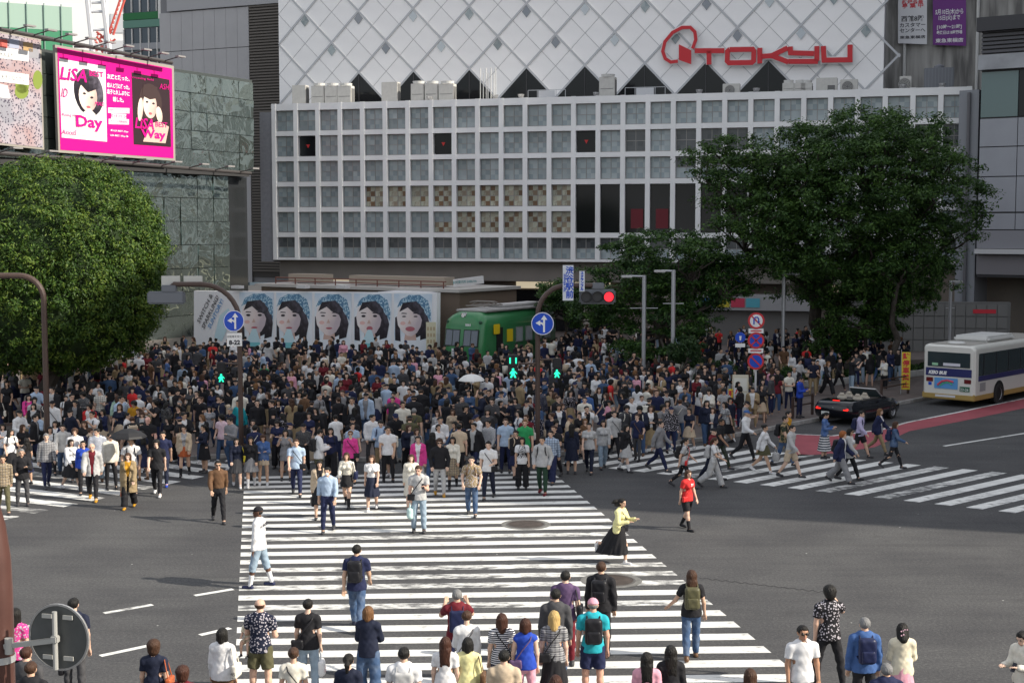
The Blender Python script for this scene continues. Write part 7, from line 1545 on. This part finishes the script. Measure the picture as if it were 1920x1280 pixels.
H(948, 785, 1.78, 0, 'stand', 0, T('tee', 'lblue'), T('slim', 'navy'), hs('short', 'hbrown'), 'tall bearded man in grey blue T-shirt')
H(984, 787, 1.78, 0, 'stand', 0, T('tee', 'green'), T('slim', 'dgrey'), hs('short', 'hlbrown'), 'tall man in bright green T-shirt', skin=(.63, .4, .3))
# --- left crossing
H(4, 850, 1.7, 25, 'walk', 0, T('long', 'khaki', 'plaid'), T('slim', 'olive'), hs('short'), 'man in tan checked shirt at the end of the side crossing')
H(40, 842, 1.66, 22, 'carry', 0, T('long', 'black'), T('slim', 'dgrey'), hs('short', 'hgrey'), 'older grey haired man in black sweater touching his chin')
H(93, 797, 1.6, 25, 'walk', 1, T('jacket', 'black'), T('slim', 'black'), hs('bob'), 'woman in black suit over a white shirt on the side crossing', inner=('tee', K_['white']))
H(117, 793, 1.72, 18, 'walk', 0, T('long', 'lgrey'), T('jeans', 'denim', 'denim'), hs('short'), 'man in grey hooded top and jeans on the side crossing')
H(140, 803, 1.68, 18, 'step', 0, T('tee', 'white', 'print'), T('jeans', 'ldenim', 'denim'), hs('mop', 'hbrown'), 'man in printed white T-shirt and pale jeans with a paper bag', held=(('shopper', K_['khaki'], -1, 'brown paper shopping bag on the side crossing', 'bag'),))
H(156, 825, 1.64, 15, 'step', 1, T('long', 'royal'), T('slim', 'black'), hs('short'), 'person in violet blue jacket beside the grey cardigan')
H(172, 828, 1.74, 12, 'walk', 0, T('jacket', 'lgrey'), T('slim', 'black'), hs('bald', 'hblack'), 'bald man in grey cardigan over a red T-shirt', inner=('tee', K_['maroon']), shoes=K_['mustard'])
H(240, 848, 1.62, 5, 'step', 1, T('coat', 'khaki'), T('wide', 'black'), hs('bob', 'hbrown'), 'woman in long tan cardigan over a mustard top', inner=('tuck', K_['mustard']), held=(('hand', K_['rust'], -1, 'rust brown handbag of the woman in long tan cardigan', 'bag'),), shoes=K_['mustard'])
H(293, 822, 1.72, 8, 'walk', 0, T('tee', 'black'), T('slim', 'black'), hs('mop'), 'man all in black with bright white shoes', shoes=K_['white'])
H(305, 806, 1.74, 10, 'walk', 0, T('tee', 'navy'), T('slim', 'dnavy'), hs('short'), 'man in navy T-shirt with a red chest stripe', shoes=K_['royal'])
H(345, 797, 1.66, 5, 'step', 1, T('jacket', 'beige'), T('mini', 'rust'), hs('bun'), 'woman in striped top, cream cardigan and orange red skirt', inner=('tee', K_['black'], 'stripe'), socks=K_['black'])
H(245, 820, 1.74, 12, 'pockets', 0, T('tee', 'white'), T('slim', 'black'), hs('short'), 'man in white T-shirt with backpack straps on the side crossing', bags=BPb)
H(98, 752, 1.76, 5, 'stand', 0, T('long', 'white'), T('slim', 'khaki'), hs('cap', 'black'), 'man in white shirt and black cap beside the bare brown pole', bags=(('crossbody', K_['black']),))
H(36, 770, 1.74, 60, 'carry', 0, T('long', 'white'), T('slim', 'navy'), hs('cap', 'black'), 'man in white shirt and dark cap holding a bundle below the clipped tree')
H(277, 782, 1.82, 0, 'stand', 0, T('tee', 'black', ''), T('shorts', 'black'), hs('bald', 'hblond'), 'large bald man in black printed T-shirt', skin=(.66, .38, .31))
# --- right crossing, walking across
H(1236, 786, 1.72, 62, 'stride', 0, T('long', 'grey'), T('slim', 'navy'), hs('short'), 'man in grey shirt and navy trousers striding over the shaded crossing')
H(1173, 795, 1.58, 60, 'step', 1, T('long', 'black'), T('pleat', 'lgrey'), hs('bob'), 'woman in black jacket and white pleated skirt with a tote', bags=(('shoulder', K_['offw']),), socks=K_['white'])
H(1283, 818, 1.6, 75, 'stride', 1, T('tee', 'lgrey'), T('legging', 'black'), hs('pony'), 'woman with bright red bag and black leggings', bags=(('crossbody', K_['red'], 'flip'), ('backpack', K_['black'])))
H(1338, 818, 1.6, 72, 'stride2', 1, T('tuck', 'white'), T('wide', 'lgrey'), hs('pony', 'hbrown'), 'woman in white blouse and wide grey striped trousers', bags=(('backpack', K_['lgrey']),))
H(1432, 793, 1.64, 60, 'stride', 1, T('long', 'white'), T('mini', 'olive'), hs('bun'), 'woman in white blouse and short olive skirt carrying a clear bag', shoes=K_['white'], held=(('plastic', K_['lgrey'], 1, 'clear carrier bag of the woman in short olive skirt', 'bag'),))
H(1483, 794, 1.74, 58, 'walk', 0, T('long', 'lgrey'), T('shorts', 'beige'), hs('short'), 'man in pale grey blue shirt and beige shorts striding')
H(1470, 777, 1.74, 62, 'walk', 0, T('tee', 'khaki', 'camo'), T('slim', 'denim', 'denim'), hs('short'), 'man in tan tie-dye T-shirt behind the man in beige shorts', bags=BPb)
H(1476, 768, 1.74, 60, 'walk', 0, T('tee', 'mustard'), T('slim', 'khaki'), hs('short'), 'man in mustard khaki shirt behind the tie-dye T-shirt')
H(1398, 767, 1.78, 55, 'stride2', 0, T('tucklong', 'white'), T('slim', 'black'), hs('cap', 'blue', 'hgrey'), 'man in white shirt and blue cap with black trousers')
H(1350, 782, 1.74, 60, 'walk', 0, T('tee', 'black'), T('slim', 'dgrey', 'camo'), hs('short'), 'man in black T-shirt and camouflage trousers', skin=(.3, .17, .11))
H(1335, 800, 1.7, 65, 'walk', 0, T('tee', 'maroon'), T('slim', 'dnavy'), hs('cap', 'black', 'hgrey'), 'man in dark red T-shirt and black cap on the shaded crossing')
H(1547, 773, 1.62, 65, 'phone', 1, T('long', 'blue', 'denim'), T('maxi', 'dnavy', 'bigstripe'), hs('pony'), 'woman in denim jacket and long striped skirt looking at her phone')
H(1578, 806, 1.68, 62, 'stride', 0, T('jacket', 'navy'), T('wide', 'grey'), hs('mop', 'horange'), 'person with orange hair in navy jacket and wide grey trousers', inner=('long', K_['white']), bags=BPb)
H(1592, 800, 1.7, 62, 'walk', 1, T('jacket', 'lgrey'), T('slim', 'black'), hs('medium'), 'woman with sunglasses in grey jacket beside the orange hair', inner=('tee', K_['white']), glasses=True)
H(1613, 768, 1.68, 58, 'walk', 0, T('long', 'lilac'), T('shorts', 'black'), hs('short'), 'person in lilac shirt and black shorts before the convertible', bags=BPn)
H(1648, 763, 1.68, 60, 'stride', 1, T('jacket', 'navy'), T('slim', 'khaki'), hs('long', 'hlbrown'), 'woman in navy jacket and tan trousers with glasses hurrying', inner=('tee', K_['white']))
H(1677, 788, 1.62, 75, 'stride2', 1, T('long', 'denim', 'denim'), T('legging', 'black'), hs('medium', 'hbrown'), 'woman in denim jacket and black leggings hurrying along the red lane', bags=BPn)
H(1105, 790, 1.7, -10, 'walk', 1, T('tee', 'lgrey'), T('slim', 'dnavy'), hs('pony'), 'woman in grey T-shirt and navy trousers at the crossing end')
H(1131, 787, 1.64, 8, 'step', 1, T('long', 'lgrey'), T('jeans', 'ldenim', 'denim'), hs('medium'), 'woman in pale sweater and ripped light jeans')
H(1151, 768, 1.74, 15, 'walk', 0, T('long', 'lgrey'), T('slim', 'black'), hs('short'), 'man in pale grey shirt with a dark sling strap', bags=(('crossbody', K_['black']),))
H(1072, 795, 1.64, 172, 'stand', 1, T('long', 'dnavy'), T('skirt', 'dnavy'), hs('long', 'hblack'), 'woman in dark navy dress turned away at the crossing end')
H(1398, 752, 1.7, 70, 'phone', 0, T('tee', 'grey'), T('shorts', 'black'), hs('cap', 'black'), 'person in grey T-shirt and black shorts at the kerb railing')
H(1500, 706, 1.72, 60, 'phone', 0, T('long', 'royal'), T('slim', 'navy'), hs('short'), 'man in royal blue jacket reading a phone behind the convertible')
H(478, 652, 1.72, 10, 'phone', 0, T('tee', 'blue', 'plaid'), T('wide', 'khaki'), hs('short'), 'man in bright blue checked shirt and khaki trousers near the billboard')
H(313, 672, 1.62, 90, 'stand', 1, T('long', 'blue', 'denim'), T('pleat', 'magenta'), hs('pony', 'hbrown'), 'woman in denim jacket and magenta skirt beside the clipped tree')
H(260, 664, 1.8, 175, 'stand', 0, T('tuck', 'white'), T('wide', 'olive'), hs('short', 'hgrey'), 'heavy man in white shirt and olive trousers beside the clipped tree')
H(495, 682, 1.6, 0, 'phone', 1, T('long', 'green'), T('skirt', 'green'), hs('bob', 'hlbrown'), 'woman in bright green dress near the billboard')
H(546, 696, 1.6, 0, 'stand', 1, T('long', 'pink'), T('slim', 'grey'), hs('medium', 'hlbrown'), 'woman in pale pink blouse in the plaza crowd')
def place(x, y, h, plaza):
    z = h*1.0+(KH if plaza else 0); p = G(x, y, z); p.z = KH if plaza else 0; return p
KX = [(p.x, p.y) for p in kerb]
def on_plaza(p):
    for (x0, y0), (x1, y1) in zip(KX[:-1], KX[1:]):
        if x0 <= p.x <= x1: return p.y > y0+(y1-y0)*(p.x-x0)/(x1-x0)
    return False
taken = []; HOBJ = {}
for x, y, h, rz, pose, fem, top, bot, hair, label, kw in HEROES:
    p = place(x, y, h, False)
    if on_plaza(p): p = place(x, y, h, True)
    taken.append((p.x, p.y)); near = p.y < 50
    o_ = person(p, math.radians(rz), h, pose, bool(fem), top, bot, hair, label=label, group='people on the crossing', fine=near, **kw); HOBJ[x] = o_
# baby on the bald man's arm
bp = place(487, 1124, 1.76, False); person(bp+Vector((-.22, .18, .78)), math.radians(-15), .78, 'sit', False, T('tee', 'cream'), T('shorts', 'beige'), hs('short', 'hbrown'), label='baby looking back over the shoulder of the balding man', group='people on the crossing', fine=True)
# lettering on clothes and bags, flowers in the hair
text('lettering', 'RAIDERS', frame(Vector((0, .15, 1.36)), (-1, 0, 0), (0, 0, 1)), .085, MINK, HOBJ[485], bold=.004)
for o in list(bpy.data.objects):
    if o.get('label') == 'white carrier bag in the hand of the woman in pale jeans':
        for sd in (1, -1): text('lettering', 'H&M', frame(Vector((sd*.086, 0, -.33)), (0, sd, 0), (0, 0, 1)), .11, MINKR, o, bold=.004)
text('lettering', '45', frame(Vector((-.27, .215, 1.0)), (-1, 0, 0), (0, 0, 1)), .09, MINK, HOBJ[416])
fr2 = random.Random(2)
for k in range(7): MB().lathe([(0, 0), (.009, .004), (.013, .0)], n=6, caps=False).build('hair_flower', mat('flower_pink', (.6, .36, .45), .6), HOBJ[1693], loc=(fr2.uniform(-.06, .05), .112+fr2.uniform(-.01, .012), fr2.uniform(1.55, 1.7)), rot=(-1.2, 0, 0))
text('lettering', '21', frame(Vector((.03, -.165, 1.3)), (1, 0, 0), (0, 0, 1)), .1, MTW, HOBJ[1289], bold=.006)
# --- umbrellas
def umbrella(px, py, h, col, label):
    p = place(px, py, h, True); p.z = KH; e = empty('umbrella', p, .3, label, 'umbrella'); m = mat('umbrella_'+label.split()[0], col, .6)
    prof_ = [(0, h+.05), (.2, h+.02), (.38, h-.05), (.52, h-.16), (.56, h-.22)]; MB().lathe(prof_, n=8, caps=False).build('canopy', m, e)
    MB().tube([(0, 0, 1.1), (0, 0, h+.12)], .012, 6).build('shaft', MPS, e)
    for k in range(8): a = k*PI/4; MB().tube([(0, 0, h+.03), (math.cos(a)*.55, math.sin(a)*.55, h-.22)], .008, 4).build('rib', MPS, e)
umbrella(240, 806, 1.82, (.012, .012, .014), 'black open umbrella held above the side crossing crowd'); umbrella(884, 703, 1.9, (.7, .7, .68), 'white open umbrella in the crowd before the railcar')
# --- everyone else
rc = random.Random(11)
def inpoly(x, y, P):
    c = False; n = len(P)
    for i in range(n):
        (x0, y0), (x1, y1) = P[i], P[(i+1) % n]
        if (y0 > y) != (y1 > y) and x < (x1-x0)*(y-y0)/(y1-y0)+x0: c = not c
    return c
def gpoly(P): return [tuple(G(x, y)[:2]) for x, y in P]
DENSE = gpoly([(60, 866), (210, 872), (330, 884), (480, 888), (700, 890), (1055, 886), (1200, 868), (1345, 842), (1425, 806), (1500, 768), (1430, 742), (1250, 738), (1000, 728), (780, 735), (560, 750), (300, 770), (120, 790), (20, 830)])
REAR = gpoly([(20, 830), (120, 790), (300, 770), (560, 750), (780, 735), (1000, 728), (1250, 738), (1430, 742), (1500, 760), (1700, 735), (1720, 700), (1640, 672), (1380, 660), (1100, 662), (1010, 668), (1000, 700), (840, 705), (700, 690), (360, 685), (300, 690), (-120, 740), (-120, 830)])
def scatter(P, n, dx, dy, tries=60000):
    xs = [p[0] for p in P]; ys = [p[1] for p in P]; out = []
    for _ in range(tries):
        x, y = rc.uniform(min(xs), max(xs)), rc.uniform(min(ys), max(ys))
        if not inpoly(x, y, P): continue
        if any((x-a)**2/dx**2+(y-b)**2/dy**2 < 1 for a, b in taken): continue
        taken.append((x, y)); out.append((x, y))
        if len(out) >= n: break
    return out
TOPS = [('black', 62, 'black'), ('white', 13, 'white'), ('navy', 20, 'navy'), ('dnavy', 18, 'dark navy'), ('dgrey', 16, 'charcoal'), ('lgrey', 5, 'pale grey'), ('grey', 6, 'grey'), ('lblue', 4, 'light blue'), ('offw', 3, 'cream'), ('denim', 4, 'denim blue'), ('olive', 3, 'olive'), ('khaki', 3, 'tan'), ('beige', 2, 'beige'), ('maroon', 3, 'maroon'), ('red', 1.5, 'red'), ('pink', 3, 'pink'), ('magenta', .6, 'magenta'), ('mustard', 2, 'mustard'), ('green', 1, 'green'), ('blue', 3, 'blue'), ('lilac', 2, 'lilac'), ('brown', 3, 'brown'), ('teal', .4, 'turquoise')]
TW_ = [t[1] for t in TOPS]
BOTM = [('slim', 'black', 'black trousers', 8), ('slim', 'navy', 'navy trousers', 5), ('jeans', 'denim', 'jeans', 5), ('jeans', 'ldenim', 'pale jeans', 3), ('slim', 'khaki', 'tan trousers', 3), ('shorts', 'olive', 'olive shorts', 1), ('slim', 'dgrey', 'grey trousers', 3)]
BOTF = [('skirt', 'black', 'black skirt', 4), ('skirt', 'navy', 'navy skirt', 3), ('pleat', 'beige', 'beige skirt', 1), ('maxi', 'khaki', 'long tan skirt', 2), ('mini', 'black', 'short black skirt', 2), ('jeans', 'denim', 'jeans', 4), ('wide', 'black', 'wide black trousers', 3), ('wide', 'beige', 'wide beige trousers', 1)]
HM = [('short', 'hblack', 'short black hair', 10), ('mop', 'hblack', 'bushy black hair', 3), ('short', 'hbrown', 'short brown hair', 3), ('cap', 'black', 'a black cap', 2), ('short', 'hgrey', 'grey hair', 1), ('cap', 'navy', 'a navy cap', 1)]
HF = [('bob', 'hblack', 'a black bob', 5), ('long', 'hblack', 'long black hair', 5), ('medium', 'hblack', 'shoulder-length black hair', 5), ('medium', 'hbrown', 'shoulder-length brown hair', 3), ('long', 'hbrown', 'long brown hair', 3), ('pony', 'hblack', 'a ponytail', 3), ('bun', 'hbrown', 'a bun', 1), ('bob', 'hlbrown', 'a light brown bob', 1)]
def pick(L, w): return rc.choices(L, [q[w] for q in L])[0]
def zone(x, y):
    px = 960+x/y*FPX
    for lim, nm in ((180, 'beside the bare brown pole'), (400, 'in the crowd at the side crossing'), (560, 'near the brown pole before the billboard'), (800, 'in the sunlit kerb crowd'), (960, 'in the crowd before the railcar'), (1090, 'near the pole with the red signal'), (1260, 'in the shaded kerb crowd'), (1400, 'near the upright banners'), (9999, 'near the prohibition signs')):
        if px < lim: return nm
def rnd_person(x, y):
    fem = rc.random() < .48; t = rc.choices(TOPS, TW_)[0]; kind = rc.choices(['tee', 'long', 'jacket', 'tucklong', 'coat'], [5, 6, 3, 2, .5 if fem else 0])[0]
    pat = rc.choices(['', 'stripe', 'plaid', 'print'], [16, 1, 1.2, .8])[0] if kind in ('tee', 'long', 'tucklong') else ''
    b = pick(BOTF if fem else BOTM, 3); hr = pick(HF if fem else HM, 3)
    pose = rc.choices(['stand', 'rest', 'phone', 'onehand', 'photo', 'cross', 'walk', 'step', 'walkbag', 'pockets', 'chat', 'glance', 'reach'], [3, 4, 3, 3, 1.2, 1, 4, 4, 3, 1, 3, 3, .8])[0]
    bag = rc.choices([None, 'backpack', 'crossbody', 'shoulder'], [6, 2, 2, 2])[0]; bc = rc.choice(['black', 'black', 'navy', 'brown', 'offw', 'beige'])
    rz = rc.gauss(0, .6) if rc.random() < .75 else PI+rc.gauss(0, .8)
    h = rc.gauss(1.6 if fem else 1.71, .07)
    inner = ('tee', K_[rc.choice(['white', 'lgrey', 'black', 'grey'])]) if kind in ('jacket', 'coat') else None
    nm = {'tee': 'T-shirt', 'long': 'long-sleeve top', 'jacket': 'jacket', 'tucklong': 'tucked shirt', 'coat': 'coat'}[kind]; pn = {'': '', 'stripe': 'striped ', 'plaid': 'checked ', 'print': 'printed '}[pat]
    what = 'woman' if fem else 'man'
    label = f"{what} with {hr[2]} in {pn}{t[2]} {nm} and {b[2]}"
    if bag: label += f" with {bag}" if bag == 'backpack' else f" with {'crossbody' if bag == 'crossbody' else 'shoulder'} bag"
    if len(label.split()) > 16: label = label.split(' with '+('backpack' if bag == 'backpack' else 'crossbody' if bag == 'crossbody' else 'shoulder bag'))[0]
    n = len(label.split()); zn = zone(x, y)
    if n+len(zn.split()) <= 16: label += ' '+zn
    return dict(fem=fem, top=(kind, K_[t[0]], pat), bot=(b[0], K_[b[1]], ''), hair=(hr[0], K_[hr[1]]), pose=pose, bag=(bag, K_[bc]) if bag else None, rz=rz, h=h, inner=inner, label=label)
LEFTX = gpoly([(-40, 885), (60, 872), (330, 886), (380, 893), (200, 920), (40, 915)]); MIDX = gpoly([(440, 890), (1050, 888), (1030, 905), (780, 908), (600, 905), (470, 903)])
leftx = scatter(LEFTX, 14, .75, 1.0)+scatter(MIDX, 14, .6, .9)
dense = scatter(DENSE, 520, .5, .95); rear = scatter(REAR, 430, .6, 1.0)
allp = sorted(leftx+dense+rear, key=lambda q: q[1]); NI = 300-len(HEROES)-1
for x, y in allp[:NI]:
    q = rnd_person(x, y); p = Vector((x, y, KH if on_plaza(Vector((x, y, 0))) else 0))
    person(p, q['rz'], q['h'], q['pose'], q['fem'], q['top'], q['bot'], q['hair'], inner=q['inner'], bags=(q['bag'],) if q['bag'] else (), label=q['label'], group='people in the waiting crowd', girth=rc.uniform(.92, 1.12), shoes=rc.choice([K_['black'], K_['white'], K_['brown'], K_['dgrey']]))
# the mass behind them, as one: points that each carry one of a set of figures
HS_ = .046
def stuff_body(s):
    key = ('sbody', s.pose, s.fem)
    if key not in GEO:
        pr = []
        for sd in (1, -1): pr += arm_pr(s, sd, 0)+leg_pr(s, sd, 0)+hand_prims(s, sd, False)
        F, lo = field(pr, .032, k=.028); a = nets(F, lo, .032); F, lo = field(head_prims(s.fem), .02, k=.022, pad=.04); b = nets(F, lo, .02)
        M4 = np.array(s.hm); pr = [(s.neck-np.array((0, 0, .03)), s.head0+np.array((0, 0, .03)), .055, .05, 1)]; F, lo = field(pr, .032); c = nets(F, lo, .032)
        GEO[key] = join([a, (b[0] @ M4[:3, :3].T+M4[:3, 3], b[1]), c])
    return GEO[key]
mc = mat('crowd_cloth', (.5, .5, .5), .8, spec=.25); N = NT(mc); va = N.n('VertexColor', layer_name='Col'); N.l(va.outputs['Color'], N.b.inputs['Base Color'])
tcol = bpy.data.collections.new('crowd_figures'); NT_ = 54
for i in range(NT_):
    VS, QS, CS, nv = [], [], [], 0
    def put_stuff(V, Q, col, M=None):
        global nv
        V = np.asarray(V)
        if M is not None: V = V @ np.array(M)[:3, :3].T+np.array(M)[:3, 3]
        VS.append(V); QS.append(np.asarray(Q)+nv); nv += len(V); CS.append(np.tile(np.array((*col, 1.0), np.float32), (len(V), 1)))
    q = rnd_person(0, 60); s = skeleton(q['pose'], q['fem']); put_stuff(*stuff_body(s), SKINS[rc.randrange(4)])
    if q['inner']: put_stuff(*garment(s, 'tee', HS_), q['inner'][1])
    put_stuff(*garment(s, q['top'][0], HS_), q['top'][1]); put_stuff(*garment(s, q['bot'][0], HS_), q['bot'][1]); put_stuff(*hair_geo(q['hair'][0], .022), q['hair'][1], s.hm)
    if q['bag'] and q['bag'][0] == 'backpack': put_stuff(*box_vq((0, .2, -.12), (.28, .15, .4)), q['bag'][1], s.bm)
    fm = fast_mesh('crowd_figure', np.concatenate(VS), np.concatenate(QS)); at = fm.color_attributes.new('Col', 'FLOAT_COLOR', 'POINT'); at.data.foreach_set('color', np.concatenate(CS).ravel()); fm.materials.append(mc)
    tcol.objects.link(bpy.data.objects.new('crowd_figure', fm))
rest_ = allp[NI:]; n = len(rest_); me = bpy.data.meshes.new('crowd'); me.vertices.add(n); me.vertices.foreach_set('co', np.array([(x, y, KH) for x, y in rest_], np.float32).ravel())
rot = np.zeros((n, 3), np.float32); rot[:, 2] = [rc.gauss(0, .6) if rc.random() < .72 else PI+rc.gauss(0, .8) for _ in range(n)]
hh = np.array([rc.gauss(.965, .04) for _ in range(n)], np.float32); scl = np.stack([hh*np.array([rc.uniform(.93, 1.1) for _ in range(n)])]*2+[hh], 1).astype(np.float32)
for nm, ty, arr in (('rot', 'FLOAT_VECTOR', rot), ('scl', 'FLOAT_VECTOR', scl)): me.attributes.new(nm, ty, 'POINT').data.foreach_set('vector', arr.ravel())
perm = [k % NT_ for k in range(n)]; rc.shuffle(perm); me.attributes.new('idx', 'INT', 'POINT').data.foreach_set('value', np.array(perm, np.int32))
co = link('crowd', me); tag(co, 'dense crowd of people filling the station plaza', kind='stuff')
gt = bpy.data.node_groups.new('crowd_points', 'GeometryNodeTree'); gt.interface.new_socket('Geometry', in_out='INPUT', socket_type='NodeSocketGeometry'); gt.interface.new_socket('Geometry', in_out='OUTPUT', socket_type='NodeSocketGeometry')
gi, go, ip, ci = gt.nodes.new('NodeGroupInput'), gt.nodes.new('NodeGroupOutput'), gt.nodes.new('GeometryNodeInstanceOnPoints'), gt.nodes.new('GeometryNodeCollectionInfo')
ci.inputs['Collection'].default_value = tcol; ci.inputs['Separate Children'].default_value = True; ci.inputs['Reset Children'].default_value = True; ip.inputs['Pick Instance'].default_value = True
gt.links.new(gi.outputs[0], ip.inputs['Points']); gt.links.new(ci.outputs[0], ip.inputs['Instance']); gt.links.new(ip.outputs[0], go.inputs[0])
for nm, ty, sk in (('idx', 'INT', 'Instance Index'), ('rot', 'FLOAT_VECTOR', 'Rotation'), ('scl', 'FLOAT_VECTOR', 'Scale')):
    na = gt.nodes.new('GeometryNodeInputNamedAttribute'); na.data_type = ty; na.inputs['Name'].default_value = nm; gt.links.new(na.outputs['Attribute'], ip.inputs[sk])
md = co.modifiers.new('crowd', 'NODES'); md.node_group = gt
